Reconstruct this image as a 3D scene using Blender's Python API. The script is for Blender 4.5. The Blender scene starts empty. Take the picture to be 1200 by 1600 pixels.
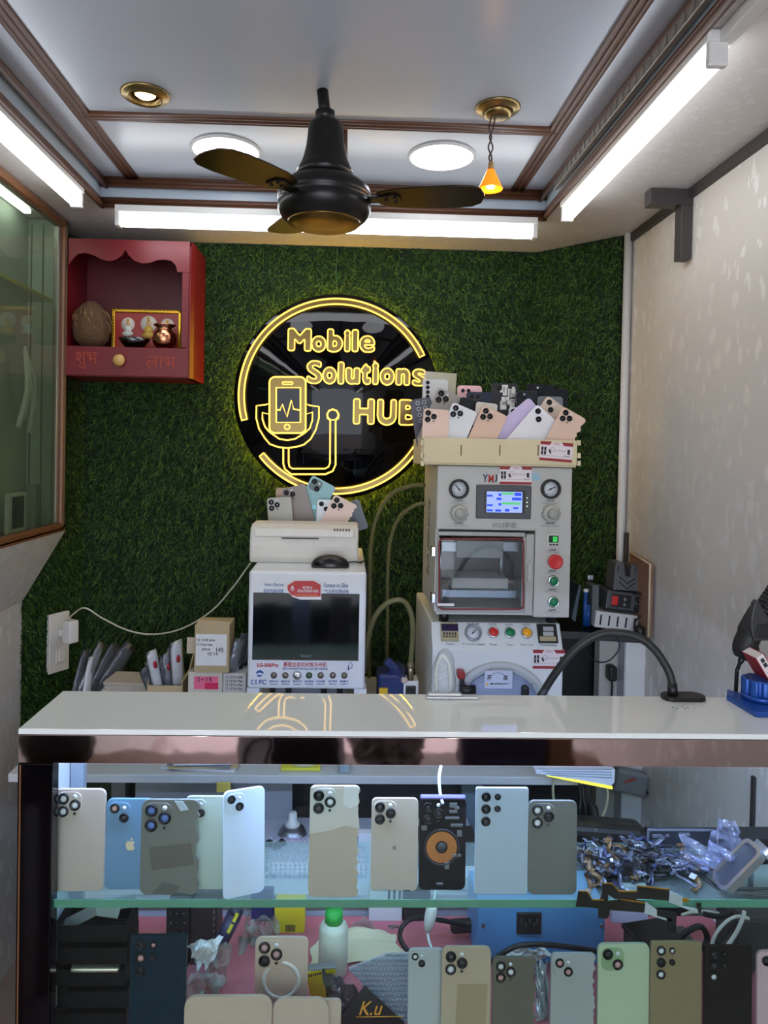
import bpy, bmesh, math, random
import numpy as np
from mathutils import Vector, Matrix, Euler

random.seed(7)
SC = bpy.context.scene
COL = SC.collection
PI = math.pi
R = math.radians

# ------------------------------------------------------------------ camera, world, exposure
F = 1110.0                                   # focal length in pixels of the 1200x1600 frame
CAM = Vector((0, 0, 1.45))
YAW, PITCH, ROLL = R(-1.8), R(-1.0), 0.020
RC = (Matrix.Rotation(YAW, 3, 'Z') @ Matrix.Rotation(PI / 2 + PITCH, 3, 'X') @ Matrix.Rotation(ROLL, 3, 'Z'))
_v = RC.transposed() @ Vector((0, 1, 0))
PPX = 540 - F * _v.x / -_v.z                 # principal point: the room's depth axis meets the picture at (540, 705)
PPY = 705 + F * _v.y / -_v.z
cd = bpy.data.cameras.new('camera')
cam = bpy.data.objects.new('camera', cd)
COL.objects.link(cam)
cam.matrix_world = Matrix.Translation(CAM) @ RC.to_4x4()
cd.sensor_fit = 'AUTO'
cd.sensor_width = 36
cd.lens = F / 1600 * 36
cd.shift_x = (600 - PPX) / 1600
cd.shift_y = (PPY - 800) / 1600
cd.clip_start = 0.02
SC.camera = cam

SC.view_settings.view_transform = 'Standard'
SC.view_settings.look = 'None'
SC.view_settings.gamma = 1
SC.view_settings.exposure = 0.32
SC.view_settings.use_curve_mapping = False

W = bpy.data.worlds.new('world')
SC.world = W
W.use_nodes = True
W.node_tree.nodes['Background'].inputs[0].default_value = (0.75, 0.8, 0.9, 1)
W.node_tree.nodes['Background'].inputs[1].default_value = 4.4

TUBE = 7.5        # strength of the white ceiling battens
LEDP = 6.0         # round ceiling panels
NEON = 2.3         # yellow sign tubing
CASE = 75.0        # bluish strip inside the counter showcase


def ray(px, py):
    return (RC @ Vector(((px - PPX) / F, -(py - PPY) / F, -1.0)))


def UY(px, py, Y):
    d = ray(px, py)
    return CAM + d * ((Y - CAM.y) / d.y)


def UZ(px, py, z):
    d = ray(px, py)
    return CAM + d * ((z - CAM.z) / d.z)


def UX(px, py, x):
    d = ray(px, py)
    return CAM + d * ((x - CAM.x) / d.x)


# ------------------------------------------------------------------ materials
def lin(c):
    return tuple(((v / 255) / 12.92 if v / 255 <= 0.04045 else ((v / 255 + 0.055) / 1.055) ** 2.4) for v in c[:3]) + (1,)


MATS = {}


def mat(name, c, rough=0.5, metal=0.0, var=0.06, scale=30.0, spec=0.5, coat=0.0, bump=0.0, bscale=200.0):
    if name in MATS:
        return MATS[name]
    m = bpy.data.materials.new(name)
    m.use_nodes = True
    nt = m.node_tree
    b = nt.nodes['Principled BSDF']
    n = nt.nodes.new('ShaderNodeTexNoise')
    n.inputs['Scale'].default_value = scale
    n.inputs['Detail'].default_value = 4
    tc = nt.nodes.new('ShaderNodeTexCoord')
    nt.links.new(tc.outputs['Object'], n.inputs['Vector'])
    mx = nt.nodes.new('ShaderNodeMix')
    mx.data_type = 'RGBA'
    L = lin(c)
    mx.inputs[6].default_value = tuple(max(0, v * (1 - var)) for v in L[:3]) + (1,)
    mx.inputs[7].default_value = tuple(min(1, v * (1 + var)) for v in L[:3]) + (1,)
    nt.links.new(n.outputs['Fac'], mx.inputs[0])
    nt.links.new(mx.outputs[2], b.inputs['Base Color'])
    b.inputs['Roughness'].default_value = rough
    b.inputs['Metallic'].default_value = metal
    b.inputs['Specular IOR Level'].default_value = spec
    b.inputs['Coat Weight'].default_value = coat
    if bump:
        n2 = nt.nodes.new('ShaderNodeTexNoise')
        n2.inputs['Scale'].default_value = bscale
        nt.links.new(tc.outputs['Object'], n2.inputs['Vector'])
        bp = nt.nodes.new('ShaderNodeBump')
        bp.inputs['Strength'].default_value = bump
        bp.inputs['Distance'].default_value = 0.01
        nt.links.new(n2.outputs['Fac'], bp.inputs['Height'])
        nt.links.new(bp.outputs[0], b.inputs['Normal'])
    MATS[name] = m
    return m


def emit(name, c, s):
    if name in MATS:
        return MATS[name]
    m = bpy.data.materials.new(name)
    m.use_nodes = True
    nt = m.node_tree
    nt.nodes.remove(nt.nodes['Principled BSDF'])
    e = nt.nodes.new('ShaderNodeEmission')
    e.inputs[0].default_value = lin(c)
    e.inputs[1].default_value = s
    nt.links.new(e.outputs[0], nt.nodes['Material Output'].inputs[0])
    MATS[name] = m
    return m


def film(name, tint, opac, rough=0.05, gloss=0.9, bump=0.0, bscale=60, ior=1.45, body=(230, 235, 245)):
    """thin clear sheet: passes light, mirrors a little by angle, with some body colour of its own"""
    if name in MATS:
        return MATS[name]
    m = bpy.data.materials.new(name)
    m.use_nodes = True
    nt = m.node_tree
    nt.nodes.remove(nt.nodes['Principled BSDF'])
    tr = nt.nodes.new('ShaderNodeBsdfTransparent')
    tr.inputs[0].default_value = lin(tint)
    gl = nt.nodes.new('ShaderNodeBsdfGlossy')
    gl.inputs['Roughness'].default_value = rough
    gl.inputs['Color'].default_value = (gloss, gloss, gloss, 1)
    df = nt.nodes.new('ShaderNodeBsdfDiffuse')
    df.inputs['Color'].default_value = lin(body)
    m1 = nt.nodes.new('ShaderNodeMixShader')
    m1.inputs[0].default_value = opac
    nt.links.new(tr.outputs[0], m1.inputs[1])
    nt.links.new(df.outputs[0], m1.inputs[2])
    fr = nt.nodes.new('ShaderNodeFresnel')
    gb = nt.nodes.new('ShaderNodeNewGeometry')
    io = nt.nodes.new('ShaderNodeMath')            # same mirror share on both faces of the sheet
    io.operation = 'MULTIPLY_ADD'
    io.inputs[1].default_value = 1 / ior - ior
    io.inputs[2].default_value = ior
    nt.links.new(gb.outputs['Backfacing'], io.inputs[0])
    nt.links.new(io.outputs[0], fr.inputs['IOR'])
    m2 = nt.nodes.new('ShaderNodeMixShader')
    nt.links.new(fr.outputs[0], m2.inputs[0])
    nt.links.new(m1.outputs[0], m2.inputs[1])
    nt.links.new(gl.outputs[0], m2.inputs[2])
    nt.links.new(m2.outputs[0], nt.nodes['Material Output'].inputs[0])
    if bump:
        n2 = nt.nodes.new('ShaderNodeTexNoise')
        n2.inputs['Scale'].default_value = bscale
        tc = nt.nodes.new('ShaderNodeTexCoord')
        nt.links.new(tc.outputs['Object'], n2.inputs['Vector'])
        bp = nt.nodes.new('ShaderNodeBump')
        bp.inputs['Strength'].default_value = bump
        bp.inputs['Distance'].default_value = 0.01
        nt.links.new(n2.outputs['Fac'], bp.inputs['Height'])
        nt.links.new(bp.outputs[0], gl.inputs['Normal'])
        nt.links.new(bp.outputs[0], df.inputs['Normal'])
    MATS[name] = m
    return m


# ------------------------------------------------------------------ mesh building
ORG = {}


class MB:
    def __init__(s):
        s.bm = bmesh.new()

    def _fin(s, geom_verts, mi, smooth):
        vs = set(geom_verts)
        fs = set()
        for v in vs:
            for f in v.link_faces:
                fs.add(f)
        for f in fs:
            f.material_index = mi
            f.smooth = smooth
        return s

    def box(s, c, sz, rot=None, bev=0.0, mi=0, seg=2):
        M = Matrix.Translation(Vector(c)) @ (rot.to_4x4() if rot else Matrix.Identity(4)) @ Matrix.Diagonal((sz[0], sz[1], sz[2], 1))
        r = bmesh.ops.create_cube(s.bm, size=1, matrix=M)
        vs = r['verts']
        if bev > 0:
            es = {e for v in vs for e in v.link_edges}
            b = bmesh.ops.bevel(s.bm, geom=list(es), offset=min(bev, min(sz) * 0.45), segments=seg, affect='EDGES', profile=0.5)
            vs = list({v for f in b['faces'] for v in f.verts} | {v for v in vs if v.is_valid})
        return s._fin(vs, mi, False)

    def cyl(s, p0, p1, r0, r1=None, n=20, mi=0, smooth=True):
        p0, p1 = Vector(p0), Vector(p1)
        r1 = r0 if r1 is None else r1
        d = p1 - p0
        M = Matrix.Translation((p0 + p1) / 2) @ d.to_track_quat('Z', 'Y').to_matrix().to_4x4()
        r = bmesh.ops.create_cone(s.bm, cap_ends=True, segments=n, radius1=r0, radius2=r1, depth=d.length, matrix=M)
        s._fin(r['verts'], mi, smooth)
        for f in {f for v in r['verts'] for f in v.link_faces}:
            if len(f.verts) > 4:
                f.smooth = False
        return s

    def sph(s, c, r, rot=None, n=16, mi=0):
        if not hasattr(r, '__len__'):
            r = (r, r, r)
        M = Matrix.Translation(Vector(c)) @ (rot.to_4x4() if rot else Matrix.Identity(4)) @ Matrix.Diagonal((r[0], r[1], r[2], 1))
        q = bmesh.ops.create_uvsphere(s.bm, u_segments=n, v_segments=max(6, n // 2), radius=1, matrix=M)
        return s._fin(q['verts'], mi, True)

    def lathe(s, prof, c=(0, 0, 0), rot=None, n=32, mi=0, smooth=True, mod=None, cap=True):
        M = Matrix.Translation(Vector(c)) @ (rot.to_4x4() if rot else Matrix.Identity(4))
        rings = []
        for (r, z) in prof:
            if r < 1e-6:
                rings.append([s.bm.verts.new(M @ Vector((0, 0, z)))])
            else:
                rings.append([s.bm.verts.new(M @ Vector(((r * (mod(k / n) if mod else 1)) * math.cos(2 * PI * k / n), (r * (mod(k / n) if mod else 1)) * math.sin(2 * PI * k / n), z))) for k in range(n)])
        for a, b in zip(rings, rings[1:]):
            for k in range(n):
                k2 = (k + 1) % n
                if len(a) == 1 and len(b) == 1:
                    continue
                if len(a) == 1:
                    vs = [a[0], b[k], b[k2]]
                elif len(b) == 1:
                    vs = [a[k], a[k2], b[0]]
                else:
                    vs = [a[k], a[k2], b[k2], b[k]]
                f = s.bm.faces.new(vs)
                f.material_index = mi
                f.smooth = smooth
        for rr in (rings[0], rings[-1]):
            if len(rr) > 1 and cap:
                f = s.bm.faces.new(rr)
                f.material_index = mi
        return s

    def prism(s, pts, d0, d1, M=None, mi=0, bev=0.0):
        """polygon in local (x,z), extruded along y from d0 (front) to d1"""
        M = M or Matrix.Identity(4)
        a = [s.bm.verts.new(M @ Vector((x, d0, z))) for x, z in pts]
        b = [s.bm.verts.new(M @ Vector((x, d1, z))) for x, z in pts]
        fs = [s.bm.faces.new(a), s.bm.faces.new(list(reversed(b)))]
        n = len(pts)
        for k in range(n):
            fs.append(s.bm.faces.new([a[(k + 1) % n], a[k], b[k], b[(k + 1) % n]]))
        for f in fs:
            f.material_index = mi
        if bev:
            es = list({e for e in fs[0].edges} | {e for e in fs[1].edges})
            bmesh.ops.bevel(s.bm, geom=es, offset=bev, segments=2, affect='EDGES', profile=0.5)
        return s

    def tube(s, pts, r, n=8, closed=False, mi=0, cap=True):
        pts = [Vector(p) for p in pts]
        m = len(pts)
        rr = r if hasattr(r, '__len__') else [r] * m
        rings = []
        up = None
        for i, p in enumerate(pts):
            if closed:
                t = (pts[(i + 1) % m] - pts[i - 1])
            else:
                t = pts[min(i + 1, m - 1)] - pts[max(i - 1, 0)]
            if t.length < 1e-9:
                t = Vector((0, 0, 1))
            t.normalize()
            if up is None:
                up = t.orthogonal().normalized()
            up = (up - t * up.dot(t))
            if up.length < 1e-6:
                up = t.orthogonal()
            up.normalize()
            q = t.cross(up)
            rings.append([s.bm.verts.new(p + (up * math.cos(2 * PI * k / n) + q * math.sin(2 * PI * k / n)) * rr[i]) for k in range(n)])
        prs = list(zip(rings, rings[1:]))
        if closed:
            prs.append((rings[-1], rings[0]))
        for a, b in prs:
            for k in range(n):
                f = s.bm.faces.new([a[k], a[(k + 1) % n], b[(k + 1) % n], b[k]])
                f.material_index = mi
                f.smooth = True
        if not closed and cap:
            for q in (rings[0], rings[-1]):
                s.bm.faces.new(q).material_index = mi
        return s

    def face(s, pts, mi=0):
        f = s.bm.faces.new([s.bm.verts.new(Vector(p)) for p in pts])
        f.material_index = mi
        return s

    def ribbon(s, pts, wv, th=0.0004, mi=0):
        """flat strip following pts, width vector wv (constant) with a small thickness"""
        pts = [Vector(p) for p in pts]
        wv = Vector(wv)
        rows = []
        for i, p in enumerate(pts):
            t = (pts[min(i + 1, len(pts) - 1)] - pts[max(i - 1, 0)]).normalized()
            nn = t.cross(wv).normalized() * th
            rows.append([s.bm.verts.new(q) for q in (p - wv / 2 + nn, p + wv / 2 + nn, p + wv / 2 - nn, p - wv / 2 - nn)])
        for a, b in zip(rows, rows[1:]):
            for k in range(4):
                f = s.bm.faces.new([a[k], a[(k + 1) % 4], b[(k + 1) % 4], b[k]])
                f.material_index = mi
                f.smooth = k in (0, 2)
        for q in (rows[0], rows[-1]):
            s.bm.faces.new(q).material_index = mi
        return s

    def build(s, name, mats, parent=None):
        bmesh.ops.recalc_face_normals(s.bm, faces=s.bm.faces)
        me = bpy.data.meshes.new(name)
        if parent is not None:
            o = ORG.get(parent.name)
            if o is not None:
                bmesh.ops.translate(s.bm, vec=-o, verts=s.bm.verts)
        s.bm.to_mesh(me)
        s.bm.free()
        for m in (mats if isinstance(mats, (list, tuple)) else [mats]):
            me.materials.append(m)
        ob = bpy.data.objects.new(name, me)
        COL.objects.link(ob)
        if parent is not None:
            ob.parent = parent
            if parent.name in ORG:
                ORG[ob.name] = Vector((ORG[parent.name]))
        else:
            ORG[ob.name] = Vector((0, 0, 0))
        return ob


def thing(name, label, cat, loc=(0, 0, 0), group=None, rot=None):
    o = bpy.data.objects.new(name, None)
    o.empty_display_size = 0.02
    COL.objects.link(o)
    o.location = loc
    o['label'] = label
    o['category'] = cat
    if group:
        o['group'] = group
    if rot is None:
        ORG[o.name] = Vector(loc)
    else:
        o.rotation_euler = rot
    return o


def tag(o, label, cat, group=None, kind=None):
    """a thing that is one mesh: put its origin at the middle of its base"""
    me = o.data
    if o.parent is None and len(me.vertices):
        co = np.empty(len(me.vertices) * 3)
        me.vertices.foreach_get('co', co)
        co = co.reshape(-1, 3)
        lo, hi = co.min(0), co.max(0)
        c = Vector(((lo[0] + hi[0]) / 2, (lo[1] + hi[1]) / 2, lo[2]))
        me.transform(Matrix.Translation(-c))
        o.location = o.location + c
        ORG[o.name] = Vector(o.location)
    o['label'] = label
    o['category'] = cat
    if group:
        o['group'] = group
    if kind:
        o['kind'] = kind
    return o


def struct(o):
    o['kind'] = 'structure'
    return o


def plabel(o, l):
    o['label'] = l
    return o


def dup(root, loc, rot=None, label=None, group=None):
    def cp(o, par):
        c = o.copy()
        COL.objects.link(c)
        c.parent = par
        for ch in [x for x in bpy.data.objects if x.parent == o]:
            cp(ch, c)
        return c
    r = cp(root, None)
    r.location = loc
    if rot is not None:
        r.rotation_euler = rot
    if label:
        r['label'] = label
    if group:
        r['group'] = group
    return r


def prect(x0, y0, x1, y1, Y):
    """centre and metric size of a picture rectangle on the plane at depth Y"""
    c = UY((x0 + x1) / 2, (y0 + y1) / 2, Y)
    k = Y / F
    return c, (x1 - x0) * k, (y1 - y0) * k


def pbox(mb, x0, y0, x1, y1, Y, d, bev=0.0, mi=0):
    c, w, h = prect(x0, y0, x1, y1, Y)
    return mb.box((c.x, Y + d / 2, c.z), (w, d, h), bev=bev, mi=mi)


def catmull(pts, n=8, closed=False):
    pts = [Vector(p) for p in pts]
    out = []
    m = len(pts)
    for i in range(m - 1 if not closed else m):
        if closed:
            p0, p1, p2, p3 = pts[i - 1], pts[i], pts[(i + 1) % m], pts[(i + 2) % m]
        else:
            p0, p1, p2, p3 = pts[max(i - 1, 0)], pts[i], pts[i + 1], pts[min(i + 2, m - 1)]
        for k in range(n):
            t = k / n
            out.append(0.5 * ((2 * p1) + (p2 - p0) * t + (2 * p0 - 5 * p1 + 4 * p2 - p3) * t * t + (3 * p1 - p0 - 3 * p2 + p3) * t ** 3))
    if not closed:
        out.append(pts[-1])
    return out


def rrect(x0, z0, x1, z1, r, n=5):
    out = []
    for cx, cz, a in ((x1 - r, z1 - r, 0), (x0 + r, z1 - r, 90), (x0 + r, z0 + r, 180), (x1 - r, z0 + r, 270)):
        for k in range(n + 1):
            t = R(a + 90 * k / n)
            out.append((cx + r * math.cos(t), cz + r * math.sin(t)))
    return out


def textmesh(body, offset=0.0, extrude=0.0, shear=0.0, space=1.0):
    t = bpy.data.curves.new('text', 'FONT')
    t.body = body
    t.size = 1
    t.offset = offset
    t.extrude = extrude
    t.shear = shear
    t.space_character = space
    t.resolution_u = 5
    o = bpy.data.objects.new('text', t)
    COL.objects.link(o)
    dg = bpy.context.evaluated_depsgraph_get()
    me = bpy.data.meshes.new_from_object(o.evaluated_get(dg), depsgraph=dg)
    bpy.data.objects.remove(o)
    bpy.data.curves.remove(t)
    return me


def fit(me, w, h):
    n = len(me.vertices)
    co = np.empty(n * 3)
    me.vertices.foreach_get('co', co)
    co = co.reshape(-1, 3)
    lo, hi = co.min(0), co.max(0)
    sx = w / max(hi[0] - lo[0], 1e-6)
    sy = h / max(hi[1] - lo[1], 1e-6)
    co = (co - (lo + hi) / 2) * np.array([sx, sy, 1.0])
    return co


def ptxt(body, x0, y0, x1, y1, Y, m, parent, name='lettering', offset=0.0, shear=0.0, th=0.0004, tilt=0.0):
    """raised lettering filling a picture rectangle on the front plane at depth Y"""
    me = textmesh(body, offset, 0.001, shear)
    c, w, h = prect(x0, y0, x1, y1, Y)
    co = fit(me, w, h)
    co[:, 2] = np.sign(co[:, 2]) * th
    M = Matrix.Rotation(tilt, 3, 'Y') @ Matrix.Rotation(PI / 2, 3, 'X')
    A = np.array(M)
    o = ORG.get(parent.name, Vector((0, 0, 0)))
    co = co @ A.T + np.array([c.x - o.x, Y - th - o.y, c.z - o.z])
    me.vertices.foreach_set('co', co.ravel())
    me.update()
    me.materials.clear()
    me.materials.append(m)
    ob = bpy.data.objects.new(name, me)
    COL.objects.link(ob)
    ob.parent = parent
    return ob


# common materials
WHITE_P = mat('white_plastic', (226, 226, 222), 0.4)
CREAM_P = mat('aged_white_plastic', (214, 211, 203), 0.45)
BLACK_P = mat('black_plastic', (22, 22, 24), 0.4)
BLACK_M = mat('matte_black', (30, 30, 31), 0.6)
BLACK_G = mat('gloss_black', (6, 6, 8), 0.06)
DARK = mat('dark_grey', (58, 60, 64), 0.5)
GREY = mat('mid_grey', (120, 122, 126), 0.5)
LGREY = mat('light_grey', (176, 178, 180), 0.45)
CHROME = mat('chrome', (210, 212, 216), 0.15, 1.0)
STEEL = mat('brushed_steel', (168, 172, 180), 0.35, 1.0)
BRASS = mat('aged_brass', (150, 128, 84), 0.35, 1.0)
GOLD = mat('gilt', (214, 170, 60), 0.3, 1.0)
WOODB = mat('brown_moulding', (92, 58, 40), 0.35, 0, 0.25, 60)
RED_P = mat('red_plastic', (205, 38, 40), 0.4)
GREEN_P = mat('green_plastic', (10, 120, 72), 0.4)
AMBER_P = mat('amber_plastic', (245, 170, 30), 0.35)
INK = mat('black_ink', (45, 46, 52), 0.7)
INKB = mat('blue_ink', (52, 84, 150), 0.7)
INKR = mat('red_ink', (190, 44, 44), 0.7)
PAPER = mat('white_paper', (228, 228, 226), 0.8)
CARDR = mat('card_red', (150, 30, 38), 0.5)
KRAFT = mat('card_board', (186, 166, 128), 0.8)
GLASSD = mat('lens_glass', (14, 15, 22), 0.05, 0, 0, spec=0.9)
# ------------------------------------------------------------------ the room shell
YB = 2.20
ZS = UY(550, 386, YB).z                     # soffit
YR = UZ(500, 331, ZS).y                     # back riser of the ceiling tray
ZT = UY(500, 288, YR).z                     # tray ceiling
XTL, XTR = UZ(158, 322, ZS).x, UZ(850, 345, ZS).x
XR = UZ(1200, 207, ZS).x                    # right wall
XCASE = UZ(108, 345, ZS).x                  # face of the wall-hung glass case
YCASE = UZ(108, 345, ZS).y
XL = UY(34, 1000, YCASE).x                  # left wall
ZCB = UX(106, 828, XCASE).z                 # bottom of the glass case
YF = -1.7
print('ROOM', ZS, YR, ZT, XTL, XTR, XR, XCASE, YCASE, XL, ZCB)


def wallpaper(name, base, leaf, rbase, rleaf, ink=0.3):
    m = bpy.data.materials.new(name)
    m.use_nodes = True
    nt = m.node_tree
    b = nt.nodes['Principled BSDF']
    tc = nt.nodes.new('ShaderNodeTexCoord')
    mp = nt.nodes.new('ShaderNodeMapping')
    mp.inputs['Scale'].default_value = (34, 34, 15)
    mp.inputs['Rotation'].default_value = (R(20), 0, 0)
    nt.links.new(tc.outputs['Object'], mp.inputs['Vector'])
    nz = nt.nodes.new('ShaderNodeTexNoise')
    nz.inputs['Scale'].default_value = 1.3
    nt.links.new(mp.outputs[0], nz.inputs['Vector'])
    ad = nt.nodes.new('ShaderNodeVectorMath')
    ad.operation = 'MULTIPLY_ADD'
    ad.inputs[1].default_value = (1.1, 1.1, 1.1)
    nt.links.new(nz.outputs['Color'], ad.inputs[0])
    nt.links.new(mp.outputs[0], ad.inputs[2])
    vo = nt.nodes.new('ShaderNodeTexVoronoi')
    vo.inputs['Scale'].default_value = 1.0
    vo.inputs['Randomness'].default_value = 0.85
    nt.links.new(ad.outputs[0], vo.inputs['Vector'])
    rp = nt.nodes.new('ShaderNodeMapRange')
    rp.inputs['From Min'].default_value = 0.36
    rp.inputs['From Max'].default_value = 0.30
    nt.links.new(vo.outputs['Distance'], rp.inputs['Value'])
    mx = nt.nodes.new('ShaderNodeMix')
    mx.data_type = 'RGBA'
    mx.inputs[6].default_value = lin(base)
    mx.inputs[7].default_value = lin(leaf)
    nt.links.new(rp.outputs[0], mx.inputs[0])
    nt.links.new(mx.outputs[2], b.inputs['Base Color'])
    mr = nt.nodes.new('ShaderNodeMapRange')
    mr.inputs['To Min'].default_value = rbase
    mr.inputs['To Max'].default_value = rleaf
    nt.links.new(rp.outputs[0], mr.inputs['Value'])
    nt.links.new(mr.outputs[0], b.inputs['Roughness'])
    mm = nt.nodes.new('ShaderNodeMath')
    mm.operation = 'MULTIPLY'
    mm.inputs[1].default_value = ink
    nt.links.new(rp.outputs[0], mm.inputs[0])
    nt.links.new(mm.outputs[0], b.inputs['Metallic'])
    n3 = nt.nodes.new('ShaderNodeTexNoise')
    n3.inputs['Scale'].default_value = 180
    nt.links.new(tc.outputs['Object'], n3.inputs['Vector'])
    bp = nt.nodes.new('ShaderNodeBump')
    bp.inputs['Strength'].default_value = 0.15
    bp.inputs['Distance'].default_value = 0.003
    nt.links.new(n3.outputs['Fac'], bp.inputs['Height'])
    nt.links.new(bp.outputs[0], b.inputs['Normal'])
    return m


WALLP = wallpaper('leaf_wallpaper', (204, 199, 192), (224, 221, 216), 0.6, 0.4, 0.2)
WALLG = wallpaper('grey_leaf_wallpaper', (194, 194, 190), (214, 214, 210), 0.65, 0.45, 0.2)
SOFF = wallpaper('soffit_laminate', (196, 191, 187), (203, 198, 195), 0.5, 0.4, 0.12)
CEILM = mat('ceiling_laminate', (190, 197, 208), 0.28, 0, 0.04, 3, bump=0.03, bscale=30)
TURF = mat('turf_backing', (12, 30, 12), 0.9)
PINKF = mat('pink_brown_tile', (164, 142, 138), 0.35, 0, 0.12, 8)


def sbox(name, lo, hi, m):
    c = [(a + b) / 2 for a, b in zip(lo, hi)]
    return struct(MB().box(c, [abs(b - a) for a, b in zip(lo, hi)]).build(name, m))


sbox('floor', (-2.2, -4.5, -0.05), (2.2, 2.5, 0), PINKF)
sbox('wall_back', (-1.2, YB, 0), (1.2, YB + 0.1, 2.6), TURF)
sbox('wall_right', (XR, YF, 0), (XR + 0.1, 2.4, 2.6), WALLP)
# left wall with its upper part hidden by the hanging glass case
sbox('wall_left', (XL - 0.1, YF, 0), (XL, YCASE, 2.6), WALLG)
# angled turf panels beside the back wall
PR0, PR1 = UZ(842, 392, ZS), UZ(972, 368, ZS)
PR0.y = YB - 0.002
m = MB()
m.prism([(PR0.x, PR0.y), (PR1.x, PR1.y), (XR, PR1.y + 0.02), (XR, YB)], 0, -ZS, M=Matrix(((1, 0, 0, 0), (0, 0, 1, 0), (0, -1, 0, 0), (0, 0, 0, 1))))
struct(m.build('wall_back_right', TURF))
PL0 = Vector((XL, YCASE, 0))
PL1 = Vector((XL + 0.10, YB - 0.002, 0))
m = MB()
m.prism([(PL0.x, PL0.y), (PL1.x, PL1.y), (XL - 0.1, YB), (XL - 0.1, YCASE)], 0, -ZS, M=Matrix(((1, 0, 0, 0), (0, 0, 1, 0), (0, -1, 0, 0), (0, 0, 0, 1))))
struct(m.build('wall_back_left', TURF))

# ceiling tray and soffits
sbox('ceiling', (XTL - 0.02, YF, ZT), (XTR + 0.02, YR + 0.02, ZT + 0.05), CEILM)
sbox('ceiling_soffit_back', (-1.3, YR, ZS), (1.3, YB + 0.1, ZT + 0.05), SOFF)
sbox('ceiling_soffit_left', (-1.3, YF, ZS), (XTL, YR, ZT + 0.05), SOFF)
sbox('ceiling_soffit_right', (XTR, YF, ZS), (1.3, YR, ZT + 0.05), SOFF)
rm = mat('riser_laminate', (176, 190, 202), 0.3, 0, 0.05, 6)
sbox('trim_51', (XTL, YR - 0.004, ZS + 0.004), (XTR, YR, ZT), rm)
sbox('trim_52', (XTL, YF, ZS + 0.004), (XTL + 0.004, YR, ZT), rm)
sbox('trim_53', (XTR - 0.004, YF, ZS + 0.004), (XTR, YR, ZT), rm)

NTR = [0]


def moulding(p0, p1, across, drop, n=3, w=0.012):
    """brown reeded bead from p0 to p1: n half-round ribs side by side along 'across'"""
    NTR[0] += 1
    m = MB()
    p0, p1, a, d = Vector(p0), Vector(p1), Vector(across).normalized(), Vector(drop).normalized()
    for k in range(n):
        off = a * (w * (k - (n - 1) / 2))
        rr = w * (0.62 if k == n // 2 else 0.5)
        m.tube([p0 + off, p1 + off], rr, n=10)
    return struct(m.build('trim_%d' % NTR[0], WOODB))


zc = ZT - 0.001
X1 = UZ(135, 185, ZT).x
X2 = UZ(866, 208, ZT).x
YS = UZ(500, 191, ZT).y
moulding((X1, YF, zc), (X1, YR, zc), (1, 0, 0), (0, 0, -1))
moulding((X2, YF, zc), (X2, YR, zc), (1, 0, 0), (0, 0, -1))
moulding((X1, YS, zc), (X2, YS, zc), (0, 1, 0), (0, 0, -1))
XM = UZ(537, 230, ZT).x
moulding((XM, YS, zc), (XM, YR, zc), (1, 0, 0), (0, 0, -1), 2, 0.008)
# reeded beads at the head and the foot of the risers
moulding((XTL, YR - 0.012, ZT - 0.014), (XTR, YR - 0.012, ZT - 0.014), (0, 0.5, 1), (0, 0, -1), 3, 0.012)
moulding((XTL + 0.012, YF, ZT - 0.014), (XTL + 0.012, YR, ZT - 0.014), (0.5, 0, -1), (0, 0, -1), 3, 0.012)
moulding((XTR - 0.012, YF, ZT - 0.014), (XTR - 0.012, YR, ZT - 0.014), (0.5, 0, 1), (0, 0, -1), 3, 0.012)
moulding((XTL, YR - 0.004, ZS + 0.006), (XTR, YR - 0.004, ZS + 0.006), (0, 0.35, 1), (0, 0, -1), 2, 0.014)
moulding((XTL + 0.004, YF, ZS + 0.006), (XTL + 0.004, YR, ZS + 0.006), (0.35, 0, -1), (0, 0, -1), 2, 0.014)
moulding((XTR - 0.004, YF, ZS + 0.006), (XTR - 0.004, YR, ZS + 0.006), (0.35, 0, 1), (0, 0, -1), 2, 0.014)
# dark strip where the right wall meets the soffit, with the pale pipe in the corner
sbox('trim_60', (XR - 0.012, YF, ZS - 0.022), (XR, PR1.y - 0.02, ZS), mat('dark_bead', (52, 46, 46), 0.5))
pp = UZ(985, 366, ZS)
m = MB().cyl((PR1.x + 0.012, PR1.y - 0.016, 0), (PR1.x + 0.012, PR1.y - 0.016, ZS), 0.011, n=16)
struct(m.build('trim_61', mat('pale_pipe', (200, 200, 198), 0.35)))
sbox('trim_62', (PR1.x + 0.025, PR1.y - 0.012, 0), (XR, PR1.y + 0.02, ZS), WALLP)

# ------------------------------------------------------------------ artificial turf on the back wall


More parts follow.
